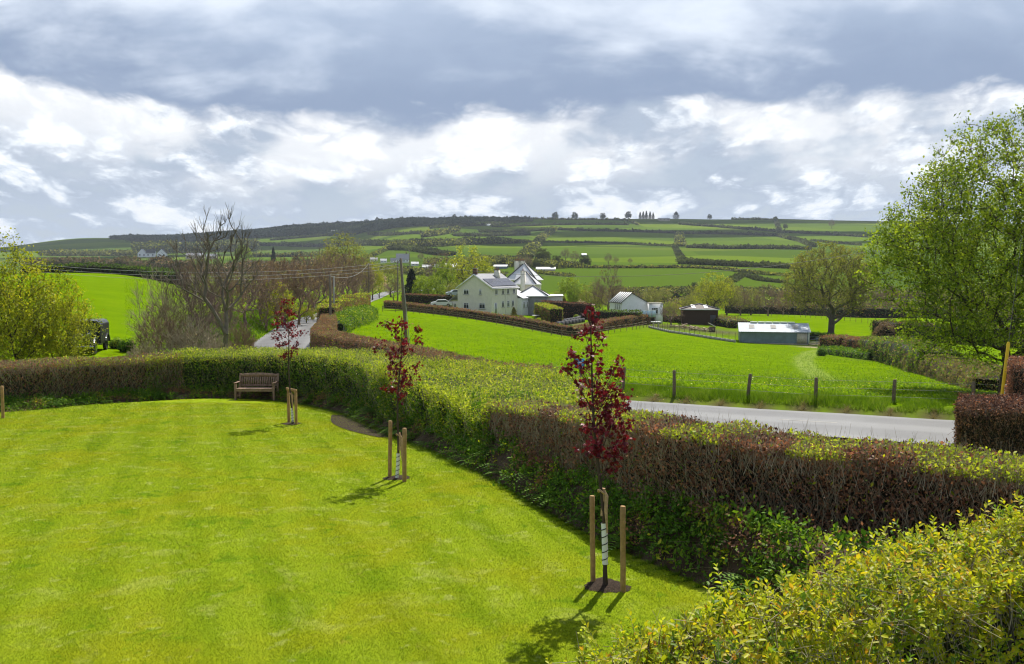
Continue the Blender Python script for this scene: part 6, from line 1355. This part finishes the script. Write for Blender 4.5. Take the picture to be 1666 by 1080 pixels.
# ------------------------------------------------------------ hedges, scrub and hedgerows beyond the garden
def fb(C_, w_):
    """front (camera side) and back lines either side of a centre line"""
    C_ = np.array(C_, float); T = np.gradient(C_, axis=0); T /= np.linalg.norm(T, axis=1)[:, None]; N = np.stack([T[:, 1], -T[:, 0]], -1)
    if (N*C_).sum() > 0: N = -N
    return C_+N*w_/2, C_-N*w_/2
def hrow(name, label, pts, h, w_, kinds, dens, size, px=True, step=1.5, cat='hedge', group=None, **kw):
    P = np.array([on(u, v)[:2] for u, v in pts]) if px else np.array(pts, float)
    C_ = resample(P if len(P) < 3 else spline(P, 6), step); f, b = fb(C_, w_); z = hz(C_[:, 0], C_[:, 1])
    hh = np.interp(np.linspace(0, 1, len(C_)), np.linspace(0, 1, len(h)), h) if hasattr(h, '__len__') else h
    return hedge(name, label, cat, f, b, z-.1, z-.1, z+hh, kinds, dens, size, group=group, **kw)
def field_hedges():
    BR = [('beech_brown', 5), ('brown_bud', 2), ('privet_green', 1)]
    # hedge between road and field, following the lane
    hrow('lane_hedge', 'brown clipped hedge between lane and field, from the road bend to the garden corner', [(1.6, 38.4), (-1.0, 40.0), (-4.6, 45.0), (-9.8, 54), (-14.1, 64.5), (-16.3, 74), (-18.2, 85), (-20.3, 95)], (1.2, 1.7, 1.9, 1.9, 1.8, 1.8), 1.7, BR, 330, .085, px=False, step=1.0, core='core_dark', seed=101, rnd=.3, tops=('brown_bud', .5, .3, 2, -.5), depth=.12, twigs=20)
    # clipped block hedge further along: separate pieces
    S_ = [(-20.9, 97), (-22.3, 106), (-23.2, 116), (-24.3, 127), (-25.4, 139), (-26.6, 151), (-27.8, 163)]
    for i, (a, b) in enumerate(zip(S_[:-1], S_[1:])):
        d = np.array(b)-np.array(a); hrow('clipped_hedge', ('first', 'second', 'third', 'fourth', 'fifth', 'last')[i]+' block from the road bend in the row of square-clipped hedge blocks by the lane', [a, tuple(np.array(a)+d*.90)], 2.6+.3*(i % 2)+i*.1, 2.2, [('beech_brown', 4), ('privet_green', 3), ('brown_bud', 1)], 110, .14, px=False, step=1.5, core='core_dark', seed=110+i, rnd=.2, depth=.12, lumps=(1.2, .1), tops=('hedge_lime', .5, .3, 2, -.3), group='square-clipped hedge blocks along the lane')
    hrow('ivy_strip', 'ivy and bramble growth along the field side of the square-clipped blocks', [(546, 542), (562, 534), (582, 526), (602, 517)], (1.6, 1.9, 1.6), 2.6, [('privet_green', 3), ('ivy_green', 2)], 90, .15, step=1.5, core='core_green', seed=119, inset=.6, rnd=1.0, lumps=(1.1, .5), cat='undergrowth')
    hrow('field_hedge', 'long low brown hedge behind the rail fence below the main house', [(628, 500), (660, 504), (700, 509), (750, 515.5), (800, 523), (870, 535), (928, 546)], 1.55, 1.5, BR, 75, .16, step=3, core='core_dark', seed=121, rnd=.4, depth=.15, lumps=(1.5, .15), twigs=6)
    hrow('field_hedge', 'low brown and green hedge behind the rail fence along the garden', [(934, 546), (975, 538), (1020, 531), (1060, 526)], (1.3, 1.8, 2.0), 1.8, BR, 75, .16, step=3, core='core_dark', seed=122, rnd=.4, depth=.15, lumps=(1.5, .2))
    # hedges round the house and garden
    hrow('garden_hedge', 'dark clipped hedge behind the pair of small light-green trees', [tuple(gx(655, 194)[:2]), tuple(gx(690, 192)[:2]), tuple(gx(733, 186)[:2])], 3.0, 2, [('beech_dark', 4), ('privet_green', 1)], 60, .18, px=False, step=3, core='core_dark', seed=123, depth=.12, tops=('beech_brown', .6, .3, 2, -.5))
    hrow('garden_hedge', 'low dark hedge by the drive, in front of the pair of small light-green trees', [tuple(gx(680, 180)[:2]), tuple(gx(700, 180)[:2]), tuple(gx(728, 177)[:2])], 1.3, 1.5, [('ivy_green', 3), ('conifer_dark', 2)], 60, .18, px=False, step=3, core='core_dark', seed=124)
    hrow('garden_hedge', 'sloping clipped hedge in the garden right of the small conifer cone', [tuple(gx(879, 172)[:2]), tuple(gx(893, 163)[:2]), tuple(gx(905, 156)[:2])], 3.0, 2.6, [('beech_brown', 3), ('privet_green', 3)], 60, .18, px=False, step=3, core='core_dark', seed=125, depth=.12, tops=('hedge_lime', .6, .3, 2, -.4))
    hrow('garden_hedge', 'long brown-topped hedge closing the back of the garden', [tuple(gx(884, 174)[:2]), tuple(gx(905, 176)[:2]), tuple(gx(940, 178)[:2]), tuple(gx(962, 178)[:2])], 3.4, 2.2, [('beech_dark', 3), ('beech_brown', 3)], 60, .18, px=False, step=3, core='core_dark', seed=126, depth=.12)
    hrow('garden_hedge', 'dark green hedge in front of the bungalow wall', [tuple(gx(960, 168)[:2]), tuple(gx(1000, 165)[:2]), tuple(gx(1042, 163)[:2])], 2.6, 2.6, [('ivy_green', 3), ('beech_dark', 2), ('privet_green', 1)], 60, .18, px=False, step=3, core='core_dark', seed=127, lumps=(1.5, .25))
    # left field top hedge and the brown plantation behind
    hrow('field_hedge', 'dark green hedge along the top of the left field', [tuple(gx(u_, y_)[:2]) for u_, y_ in ((40, 148), (115, 149), (180, 150), (240, 148), (300, 138))], (1.2, 1.4, 1.6, 1.9, 2.3), 3, [('ivy_green', 3), ('conifer_dark', 2), ('hill_hedge', 2)], 40, .22, step=4, px=False, core='core_dark', seed=128, lumps=(2, .3))
    # scrub along the right edge of the field
    hrow('clipped_hedge', 'rounded reddish-brown hedge by the gate, left of two', [(1349, 570), (1383, 573)], 2.1, 3.2, BR, 90, .14, step=1.5, core='core_dark', seed=131, rnd=.8, lumps=(1.5, .15), twigs=10)
    hrow('clipped_hedge', 'rounded reddish-brown hedge by the gate, right of two', [(1389, 573), (1424, 577)], 2.0, 3.2, BR, 90, .14, step=1.5, core='core_dark', seed=132, rnd=.8, lumps=(1.5, .15), twigs=10)
    hrow('scrub', 'dark ivy and brambles at the foot of the two rounded hedges', [(1345, 574), (1385, 580), (1430, 586)], .9, 2.5, [('ivy_green', 3), ('privet_green', 1)], 60, .16, step=1.5, seed=133, cat='scrub', core='core_green', lumps=(1, .3), rnd=.4)
    hrow('scrub', 'mixed green scrub running down the field edge under the big tree', [(1425, 582), (1470, 592), (1530, 609)], (2.2, 2.4, 1.9), 3.5, [('privet_green', 3), ('ivy_green', 2), ('brown_bud', 2)], 95, .13, step=1.2, seed=134, cat='scrub', core='core_green', lumps=(1.2, .35), rnd=.9, twigs=25, twmat='twig_brown')
    hrow('scrub', 'pale dry grass and bramble strip at the right end of the field', [(1500, 602), (1560, 618), (1625, 637)], (1.5, 1.4, .9), 3.0, [('dry_stem', 4), ('privet_green', 2), ('brown_bud', 2)], 150, .12, step=1.0, seed=135, cat='scrub', core='core_dark', lumps=(1.0, .3), rnd=.8, twigs=60, twmat='twig_pale', up=1.5)
    hrow('field_hedge', 'dark hedge line behind the barn gate', [(1316, 552), (1350, 555)], 1.2, 2, [('ivy_green', 3), ('beech_dark', 1)], 60, .18, step=2, seed=136, core='core_dark')
    hrow('scrub', 'bramble bank behind the netting fence left of the barn', [(1085, 524), (1130, 524), (1175, 529), (1205, 534)], (1.5, 1.8, 1.6), 5, [('privet_green', 3), ('beech_brown', 2), ('dry_stem', 1)], 40, .18, step=3, seed=137, cat='scrub', core='core_dark', lumps=(2, .5), rnd=1)
    hrow('field_hedge', 'brown hedge between the paddock and the small right field', [(1430, 545), (1500, 553), (1580, 560), (1680, 566)], 2.6, 3, [('hill_hedge', 3), ('beech_brown', 1)], 40, .22, step=3, seed=138, core='core_dark', lumps=(2, .4), rnd=1)
    hrow('field_hedge', 'long dark hedge at the far side of the paddock', [(1180, 509), (1300, 512), (1420, 517), (1560, 520), (1700, 522)], 2.4, 3, [('hill_hedge', 3), ('beech_brown', 1)], 22, .3, step=4, seed=139, core='core_dark', lumps=(2, .4), rnd=1)
    # clipped dark hedges at the right edge, this side of the road
    yy = 21.5; x0 = at(1556, 640, yy)[0]; zt = at(1600, 661, yy)[2]; zb = hz1(x0, yy)
    f = resample([(x0, yy), (x0+3, yy-.1), (x0+6.5, yy-.25)], .3); b = f+np.array((1.35, 2.4))
    hedge('hedge', 'dark rounded clipped hedge at the right edge, this side of the road', 'hedge', f, b, zb, zb, zt, [('beech_dark', 4), ('beech_brown', 3)], 1300, .05, 'core_dark', twigs=150, twmat='twig_brown', seed=141, rnd=.35, depth=.10, lumps=(.8, .05), faces=(1, 1, .5))
    pass
    yy = 26.5; x0 = at(1641, 600, yy)[0]; zt = at(1641, 590, yy)[2]; f = resample([(x0, yy), (x0+5, yy)], .4); b = f+np.array((1.2, 2.0)); zb = hz1(x0, yy)
    hedge('hedge', 'taller reddish clipped hedge behind the dark one at the right edge', 'hedge', f, b, zb, zb, zt, [('beech_brown', 5), ('beech_dark', 1)], 900, .055, 'core_dark', twigs=60, seed=142, rnd=.25, depth=.10)
field_hedges()
def garden_bits():
    g = np.random.default_rng(17)
    B = [(862, 523, 6, 'privet_green', 'small green bush on the house terrace, left'), (876, 524, 7, 'hedge_lime', 'lime bush right of the small golden conifer'), (855, 528, 6, 'beech_brown', 'reddish low bush in front of the house corner'), (938, 520, 8, 'privet_green', 'round green bush beyond the raised beds'), (928, 536, 8, 'ivy_green', 'dark green bush at the corner of the field hedge, right'), (912, 533, 7, 'privet_green', 'green bush at the corner of the field hedge, left'),
        (978, 524, 8, 'spring_yellow', 'yellow flowering bush in the lower garden, leftmost'), (992, 524, 8, 'spring_yellow', 'yellow flowering bush in the lower garden, middle'), (1006, 524, 7, 'spring_yellow', 'yellow flowering bush in the lower garden, rightmost'), (986, 517, 7, 'hedge_lime', 'lime green bush above the yellow ones'), (1000, 518, 9, 'brown_bud', 'round brownish bush beside the small cone conifer'), (1012, 519, 8, 'ivy_green', 'dark round bush left of the bungalow conifer'), (1041, 521, 8, 'blossom', 'pale round bush beneath the glass balustrade'), (970, 530, 7, 'beech_brown', 'brown bush behind the nearest sapling tip'), (1045, 512, 8, 'ivy_green', 'green bush beside the balustrade'), (848, 520, 7, 'beech_brown', 'dark shrub against the house extension'),
        (207, 573, 20, 'ivy_green', 'bright green mound of undergrowth right of the black car, left half'), (190, 567, 17, 'privet_green', 'bright green mound of undergrowth right of the black car, right half'), (596, 521, 9, 'ivy_green', 'dark bush at the near corner of the field beside the clipped blocks'),
        (1337, 579, 12, 'ivy_green', 'small ivy-covered stump beside the gate post'), (1470, 598, 9, 'hedge_lime', 'bright lime bush at the foot of the scrub'), (1500, 606, 10, 'hedge_lime', 'second lime bush further along the foot of the scrub'), (1440, 552, 26, 'brown_bud', 'brown bush behind the right rounded hedge'), (1370, 560, 16, 'ivy_green', 'dark ivy bush at the foot of the beech trunk')]
    for u, v, hp, mat, lab in B:
        p = on(u, v); h = px2m(hp, p[1]); n = 1500; C_ = crown_pts(n, (0, 0, h*.45), h*.72, h*.6, h*.55, g, .75, -.8, .2); t = thing('bush', p, lab, 'bush'); mb = MB(); leaves(mb, C_, h*.09, C_/h, .8, .3, .7); mb.obj('foliage', M[mat], t)
        C2 = crown_pts(250, (0, 0, h*.32), h*.36, h*.3, h*.26, g, .8, -.9, .1); mb = MB(); leaves(mb, C2, h*.28, C2, .4, .3, .9); mb.obj('dark_core', M['core_green'], t)  # dark leafy core added inside the bush
    for pts, lab in (([(890, 523), (912, 527), (940, 522), (952, 516)], 'dark low retaining wall stepping across the garden'), ([(905, 531), (925, 528), (950, 524)], 'dark retaining wall in front of the upper one in the garden')):
        P = resample(np.array([on(u, v)[:2] for u, v in pts]), 2.); z = hz(P[:, 0], P[:, 1]); mb = MB(); Q = np.column_stack([P, z]); o = Q[0].copy(); Q = Q-o
        for a, b in zip(Q[:-1], Q[1:]): mb.bar(a+(0, 0, .35), b+(0, 0, .35), .4, .9)
        w_ = mb.obj('retaining_wall', M['dark_slate']); w_.location = o; tag(w_, lab, 'wall')
    # patio table, pale chair shapes
    b = on(872, 519); t = thing('patio_table', b, 'pale patio table on the terrace by the house extension', 'table'); mb = MB(); mb.tube([(0, 0, .72), (0, 0, .76)], .8, 18); mb.obj('tabletop', M['white_paint'], t)
    mb = MB(); mb.tube([(0, 0, 0), (0, 0, .72)], .06, 8); mb.obj('leg', M['white_paint'], t)
garden_bits()

def hillrow(name, label, pts, hpx, kinds=('hill_hedge',), cards=1.0, wide=3.0, cat='hedgerow', trees=0, group='hedgerows dividing the hill fields', kind=None, seed=1, ymin=340, step=8):
    """a long hedgerow or wood strip on the hillside, its foot along photo pixels pts"""
    g = np.random.default_rng(seed); P = np.array([on(u, v, ymin)[:2] for u, v in pts]); k = [0]
    for i in range(1, len(P)):
        if np.linalg.norm(P[i]-P[k[-1]]) > 1: k.append(i)
    P = resample(P[k], step); ym = P[:, 1].mean(); h = px2m(hpx*(.74 if not kind else .95), P[:, 1]); L = np.linalg.norm(np.diff(P, axis=0), axis=1).sum()
    f, b = fb(P, wide); cs = px2m(1.5, ym)*1.0; area = L*(h.mean()+wide*.8); n = int(min(26000, max(400, area/cs**2*2.6*cards)))
    s_ = g.uniform(0, len(P)-1.001, n); i = s_.astype(int); fr = (s_-i)[:, None]; w_ = g.uniform(0, 1, n)[:, None]; XY = (f[i]*(1-fr)+f[i+1]*fr)*(1-w_)+(b[i]*(1-fr)+b[i+1]*fr)*w_
    lum = lump(np.column_stack([XY, XY[:, :1]*0]), max(4, h.mean()*2.2)); hh = h[i]*(.80+.34*lum+.12*lump(np.column_stack([XY, XY[:, :1]*0+5]), h.mean()*.8)); q = g.uniform(0, 1, n)**.7
    z = hz(XY[:, 0], XY[:, 1]); o = np.array((P[len(P)//2][0], P[len(P)//2][1], hz1(*P[len(P)//2]))); V = np.column_stack([XY, z+hh*q])-o; V[:, :2] += g.normal(size=(n, 2))*cs*.2
    mb = MB(); m_ = g.integers(0, len(kinds), n) if len(kinds) > 1 else np.zeros(n, int)
    for a in range(len(kinds)): leaves(mb, V[m_ == a], cs*1.7, np.array([[0, -.5, .6]]), .9, .2, .8, m=a)
    # solid heart so the hedge is not seen through
    zc = hz(P[:, 0], P[:, 1]); fo, bo = fb(P, wide*.6); R_ = np.stack([np.column_stack([fo, zc-.5]), np.column_stack([fo, zc+h*.62]), np.column_stack([bo, zc+h*.62]), np.column_stack([bo, zc-.5])], 1).reshape(-1, 3)-o; i = np.arange(len(P)-1)[:, None]*4; j = np.arange(3)[None]
    ob = mb.obj(name, [M[k_] for k_ in kinds]) if kind else None
    if kind:
        ob.location = o; tag(ob, label, None if False else cat, kind=kind); return ob
    t = thing(name, o, label, cat, group); mb.obj('foliage', [M[k_] for k_ in kinds], t); mc = MB(); mc.add(R_, np.stack([i+j, i+j+1, i+4+j+1, i+4+j], -1).reshape(-1, 4)); mc.obj('dark_core', M['core_dark'], t)
    return t
def hills():
    HH = [
     ('hedgerow just under the ridge, behind the lone ridge trees', [(867, 356), (950, 357.5), (1023, 359), (1038, 366)], 2.5),
     ('upper hedgerow crossing the hill below the lone ridge trees', [(800, 369), (904, 366), (960, 365.5), (1023, 366)], 3.5),
     ('broad tree-lined hedgerow running right across the upper hill', [(780, 378), (900, 374), (960, 376), (1023, 377), (1105, 380), (1183, 381), (1265, 384), (1302, 393), (1325, 402)], 5.5),
     ('diagonal tree-lined hedgerow climbing the hill above the cream chimneys', [(853, 418), (866, 405), (884, 386), (902, 374)], 8),
     ('thin straight hedgerow across the middle of the hill', [(884, 394), (986, 396), (1050, 399), (1098, 401)], 2.5),
     ('thick dark hedgerow in the middle of the hill, right half', [(1120, 403), (1180, 405), (1247, 405), (1320, 406)], 7.5),
     ('short steep hedgerow linking the upper and middle hedges', [(1105, 382), (1107, 401)], 7), ('short dark hedgerow dropping to the bright field', [(1098, 402), (1103, 412), (1111, 424)], 3),
     ('leafy belt of trees along the foot of the right-hand hill', [(1108, 429), (1160, 431), (1220, 434), (1300, 437)], 10),
     ('hedgerow along the foot of the hill above the long green meadow', [(935, 436), (1010, 436), (1083, 436), (1135, 436), (1180, 439), (1209, 443), (1258, 448)], 5),
     ('short thick hedgerow slanting across the valley meadow', [(1189, 459), (1203, 450), (1217, 445)], 5), ('curved stony hedgerow in the meadow left of the beech', [(1218, 450), (1240, 457), (1275, 460)], 5), ('thin curved hedgerow above the stony one', [(1225, 444), (1250, 446), (1280, 449)], 3),
     ('steep hedgerow high on the right of the hill', [(1261, 356), (1264, 364), (1268, 377)], 2.5), ('upper right hedgerow reaching behind the green tree', [(1265, 378), (1330, 381), (1414, 386)], 4.5), ('ridge-top hedgerow on the right', [(1190, 357), (1230, 357), (1261, 358)], 2.5),
     ('bushy hedgerow with pale trees in the upper hill', [(1105, 365), (1160, 369), (1209, 373), (1261, 377)], 5), ('faint right-hand hedgerow behind the green tree', [(1320, 392), (1360, 396), (1400, 399)], 3),
     ('thick hedgerow left of the diagonal one', [(720, 397), (800, 396), (862, 395)], 8), ('dark lower hedgerow left of the diagonal one', [(795, 421), (830, 421), (865, 419)], 5),
     ('tree-filled hedgerow above the curving green field', [(635, 406), (668, 407), (708, 414), (735, 416)], 10), ('hedgerow climbing from the village to the curving field', [(598, 421), (615, 413), (637, 402)], 5),
     ('long wooded hedgerow crossing the left hill fields', [(400, 399), (460, 400), (531, 401), (575, 398)], 7), ('wooded hedgerow above the curving green field, left part', [(572, 396), (610, 398), (650, 399), (680, 394), (720, 396)], 8),
     ('lower dark hedgerow across the left valley fields', [(385, 419), (440, 418), (501, 417), (545, 417)], 9), ('hedgerow leading left from the hill shed', [(440, 391), (490, 387), (541, 382), (566, 382)], 4),
     ('hedgerow under the upper green field on the wooded hill', [(600, 381), (650, 382), (690, 381)], 4), ('leafy clump of hedge trees right of the upper green field', [(690, 386), (715, 382), (745, 375)], 10), ('upper double hedgerow below the left part of the ridge', [(700, 372), (760, 368), (820, 364), (865, 360)], 5),
     ('middle hedgerow between the two upper left fields', [(740, 384), (800, 384), (860, 382)], 6), ('hedgerow beside the white-roofed farm barn', [(862, 443), (900, 447), (930, 450)], 5)]
    for i, (lab, pts, hp) in enumerate(HH): hillrow('hedgerow', lab, pts, hp, ('hill_hedge', 'olive_bud') if i % 3 == 0 else ('hill_hedge',), 1.0, 5.0 if hp < 6 else 12.0, seed=200+i)
    # woods that read as one mass
    rows = [([(220, 392), (300, 393), (400, 387), (520, 379), (600, 376)], 9), ([(240, 390), (300, 389), (400, 383), (520, 373), (600, 370), (660, 366)], 7), ([(300, 387), (400, 380), (450, 375), (520, 369), (600, 366), (700, 362), (780, 359), (860, 359)], 6), ([(560, 372), (640, 369), (700, 367), (760, 363)], 6)]
    for k, (pts, hp) in enumerate(rows): hillrow('woodland', ('lowest', 'middle', 'upper', 'topmost right')[k]+' strip of the dark wood covering the left hillside and ridge', pts, hp, ('hill_wood',), 1.2, 60, 'wood', kind='stuff', seed=300+k, ymin=700)
    hillrow('woodland', 'dark wood patch on the far left hill', [(195, 388.5), (245, 389.5), (300, 391)], 6, ('hill_wood',), 1.2, 70, 'wood', kind='stuff', seed=310, ymin=900); hillrow('woodland', 'green wood behind the left farmhouses', [(215, 414), (270, 412), (340, 410), (420, 408)], 20, ('hill_wood', 'hill_hedge', 'olive_bud'), 1.0, 60, 'wood', kind='stuff', seed=311, ymin=600)
    hillrow('woodland', 'pale green wood left of the farmhouses', [(75, 416), (150, 416), (215, 416)], 10, ('hill_hedge', 'olive_bud'), 1.0, 50, 'wood', kind='stuff', seed=312, ymin=600)
    hillrow('plantation', 'brown bare plantation along the crest beyond the left field', [(40, 437), (130, 437), (220, 440), (300, 444)], 20, ('brown_bud', 'hill_hedge'), 1.2, 12, 'wood', kind='stuff', seed=313, ymin=190, step=4)
    hillrow('valley_scrub', 'brown scrub and trees filling the valley bottom on the left', [(330, 446), (420, 440), (500, 437), (560, 435)], 16, ('brown_bud', 'hill_hedge'), 1.0, 40, 'scrub', kind='stuff', seed=314, ymin=200, step=6)
    hillrow('valley_scrub', 'brown and olive scrub filling the valley beyond the bungalow and shed', [(960, 494), (1040, 494), (1120, 497), (1200, 503), (1300, 505), (1450, 508), (1640, 510)], 20, ('brown_bud', 'hill_hedge', 'olive_bud'), 1.0, 24, 'scrub', kind='stuff', seed=315, ymin=235, step=5)
    hillrow('valley_scrub', 'olive scrub above the valley floor beneath the green meadow', [(1000, 478), (1080, 476), (1160, 476), (1280, 480), (1450, 482), (1640, 484)], 10, ('hill_hedge', 'olive_bud'), 1.0, 20, 'scrub', kind='stuff', seed=316, ymin=290, step=6)
    hillrow('valley_scrub', 'scrubby trees around the valley village', [(600, 440), (660, 444), (720, 448), (800, 452)], 9, ('olive_bud', 'hill_hedge'), 1.0, 20, 'scrub', kind='stuff', seed=317, ymin=260, step=6)
    hillrow('woodland', 'belt of mixed trees along the valley foot behind the main houses', [(690, 434), (760, 430), (840, 432), (930, 436)], 13, ('hill_hedge', 'olive_bud'), .8, 26, 'wood', kind='stuff', seed=320, ymin=400, step=6)
    hillrow('woodland', 'belt of trees climbing the hill above the village', [(640, 402), (700, 401), (760, 397), (820, 396)], 11, ('hill_hedge', 'hill_hedge', 'olive_bud'), .8, 30, 'wood', kind='stuff', seed=321, ymin=700, step=8)
hills()

# ------------------------------------------------------------ grass, verge, flowers
def blades(mb, XY, z, h, w_, g, m=0, lean=.5):
    n = len(XY); a = g.uniform(0, 6.283, n); B = np.column_stack([np.cos(a), np.sin(a), a*0]); P = np.column_stack([XY, z]); h = (np.broadcast_to(h, (n,))*g.uniform(.5, 1.2, n))[:, None]; w_ = np.broadcast_to(w_, (n,))[:, None]; D = g.normal(size=(n, 3))*lean; D[:, 2] = 1
    V = np.stack([P-B*w_/2, P+B*w_/2, P+D*h], 1).reshape(-1, 3); mb.add(V, np.arange(n*3).reshape(n, 3), m)
def grasses():
    g = np.random.default_rng(91); n = 1250000; y = 4.5+26*g.uniform(0, 1, n)**1.7; x = (g.uniform(-.64, .42, n))*y; k = inlawn(x, y, -.05); x, y = x[k], y[k]; z = lz(x, y)+.028
    mb = MB(); blades(mb, np.column_stack([x, y]), z, .015+.0006*y, (.0026+.00035*y), g, 0, .8); tag(mb.obj('grass', [M['lawn_blade']]), 'short mown yellow-green grass of the garden lawn', 'grass', kind='stuff')
    # ragged longer edge along the hedge foot
    k = g.choice(np.nonzero(LEU > -350)[0], 26000); P = LE[k]+LN[k]*g.normal(.02, .10, (len(k), 1)); mb = MB(); blades(mb, P, hz(P[:, 0], P[:, 1])+.02, .075, .008, g); tag(mb.obj('edge_grass', [M['verge_grass']]), 'longer ragged grass along the foot of the earth bank', 'grass', kind='stuff')
    # verge along the far side of the road, and grass round the fence
    side = road_side(22, 44, 1, .3); T = np.gradient(side, axis=0); T /= np.linalg.norm(T, axis=1)[:, None]; N = np.stack([T[:, 1], -T[:, 0]], -1)
    n = 42000; i = g.integers(0, len(side)-1, n); f = g.uniform(0, 1, (n, 1)); t = g.uniform(.55, 2.9, (n, 1)); P = side[i]*(1-f)+side[i+1]*f+N[i]*t; q = (lump(np.column_stack([P, P[:, :1]*0]), .7) > -.9); P = P[q]; tt = t[q, 0]
    mb = MB(); hh = .22+.16*lump(np.column_stack([P, P[:, :1]*0+3]), 1.2); blades(mb, P, hz(P[:, 0], P[:, 1]), np.clip(hh, .08, .5), .022, g, 0, .45)
    n2 = 5000; i = g.integers(0, len(side)-1, n2); P2 = side[i]+N[i]*g.uniform(.05, .8, (n2, 1)); blades(mb, P2, hz(P2[:, 0], P2[:, 1]), .16, .02, g, 1, .8)
    tag(mb.obj('verge_grass', [M['verge_grass'], M['dry_stem']]), 'rough tufted grass on the bank along the far side of the road', 'grass', kind='stuff')
    # left verge of the lane
    sd2 = road_side(62, 300, -1, .2); T = np.gradient(sd2, axis=0); T /= np.linalg.norm(T, axis=1)[:, None]; N = -np.stack([T[:, 1], -T[:, 0]], -1); n = 24000; i = (g.uniform(0, 1, n)**1.6*(len(sd2)-1)).astype(int); P = sd2[i]+N[i]*g.uniform(.1, 5.5, (n, 1))+g.normal(size=(n, 2))*.4
    mb = MB(); blades(mb, P, hz(P[:, 0], P[:, 1]), .45, .09, g, 0, .5); tag(mb.obj('verge_grass', [M['verge_grass']]), 'long pale green grass on the left verge of the lane', 'grass', kind='stuff')
    # flowers in the near part of the meadow
    n = 1500; y = 35+g.gamma(1.6, 6, n); x = g.uniform(-.05, .62, n)*y; k = (x > 2) & (y < 80); x, y = x[k], y[k]; z = hz(x, y)+.05; mb = MB(); leaves(mb, np.column_stack([x, y, z]), .042, np.array([[0, 0, 1.]]), .3, 0, 1.0); tag(mb.obj('dandelions', [M['dandelion']]), 'yellow dandelions scattered over the near part of the meadow', 'flowers', kind='stuff')
    # coarse pasture tufts give the meadow its grain
    n = 110000; y = 34+110*g.uniform(0, 1, n)**1.5; x = g.uniform(-.45, .62, n)*y; z = hz(x, y); d = np.min(((x[:, None]-RL[None, ::4, 0])**2+(y[:, None]-RL[None, ::4, 1])**2), axis=1) > 16; x, y, z = x[d], y[d], z[d]; mb = MB(); blades(mb, np.column_stack([x, y]), z, .10, .05, g, 0, 1.0); tag(mb.obj('meadow_grass', [M['verge_grass']]), 'grass tufts of the green meadow beyond the road', 'grass', kind='stuff')
grasses()

# ------------------------------------------------------------ haze: one box of thin even air
def haze():
    mb = MB(); x0, x1, y0, y1, z0, z1 = -3000, 3000, -40, 3400, -30, 260; zmin = -14; mb.box(((x0+x1)/2, (y0+y1)/2, (z0+z1)/2), (x1-x0, y1-y0, z1-z0)); m = bpy.data.materials.new('haze'); m.use_nodes = True; t = NT(m.node_tree); t.n.clear()
    p = t.new('ShaderNodeVolumePrincipled', inp={'Color': (.80, .88, 1.0, 1), 'Density': .00007, 'Anisotropy': .2}); o = t.new('ShaderNodeOutputMaterial'); t.l.new(p.outputs[0], o.inputs['Volume']); p.inputs['Density Attribute'].default_value = ''; p.inputs['Temperature Attribute'].default_value = ''; m.cycles.homogeneous_volume = True; m.cycles.volume_sampling = 'DISTANCE'; h = mb.obj('haze', m); tag(h, kind='stuff')
haze()

# ------------------------------------------------------------ unseen clouds added out of frame to cast shade on the far hill
def shade_clouds():
    g = np.random.default_rng(6); m, t = newmat('cloud_white'); finish(t, (.85, .86, .88), 1.0, spec=0)
    Hc = 1300; k = Hc/math.tan(SUN_EL); ox, oy = math.sin(SUN_AZ)*k, math.cos(SUN_AZ)*k
    for (x, y, rx, ry) in ((100, 2330, 1500, 330), (-1250, 2350, 620, 420), (-350, 1900, 420, 130), (330, 1640, 430, 120), (1150, 1800, 330, 110), (-650, 1480, 260, 90), (620, 1300, 150, 60), (60, 1220, 210, 70)):
        mb = MB()
        for q in range(9):
            a = g.uniform(0, 6.28); rr = g.uniform(0, .62); c_ = (math.cos(a)*rr*rx, math.sin(a)*rr*ry, g.uniform(-15, 25)); th = np.linspace(0, math.pi, 13); ph = np.arange(20)/20*2*math.pi
            T_, P_ = np.meshgrid(th, ph, indexing='ij'); V = np.stack([np.sin(T_)*np.cos(P_), np.sin(T_)*np.sin(P_), np.cos(T_)], -1).reshape(-1, 3); V = V*(1+.22*lump(V*2+q, 1.0))[:, None]*np.array((rx*.55, ry*.55, 70))+np.array(c_)
            i = np.arange(12)[:, None]*20; j = np.arange(20)[None]; j2 = (j+1) % 20; mb.add(V, np.stack([i+j, i+20+j, i+20+j2, i+j2], -1).reshape(-1, 4))
        o = mb.obj('cloud', m, smooth=True); o.location = (x+ox, y+oy, Hc); tag(o, kind='structure')
shade_clouds()
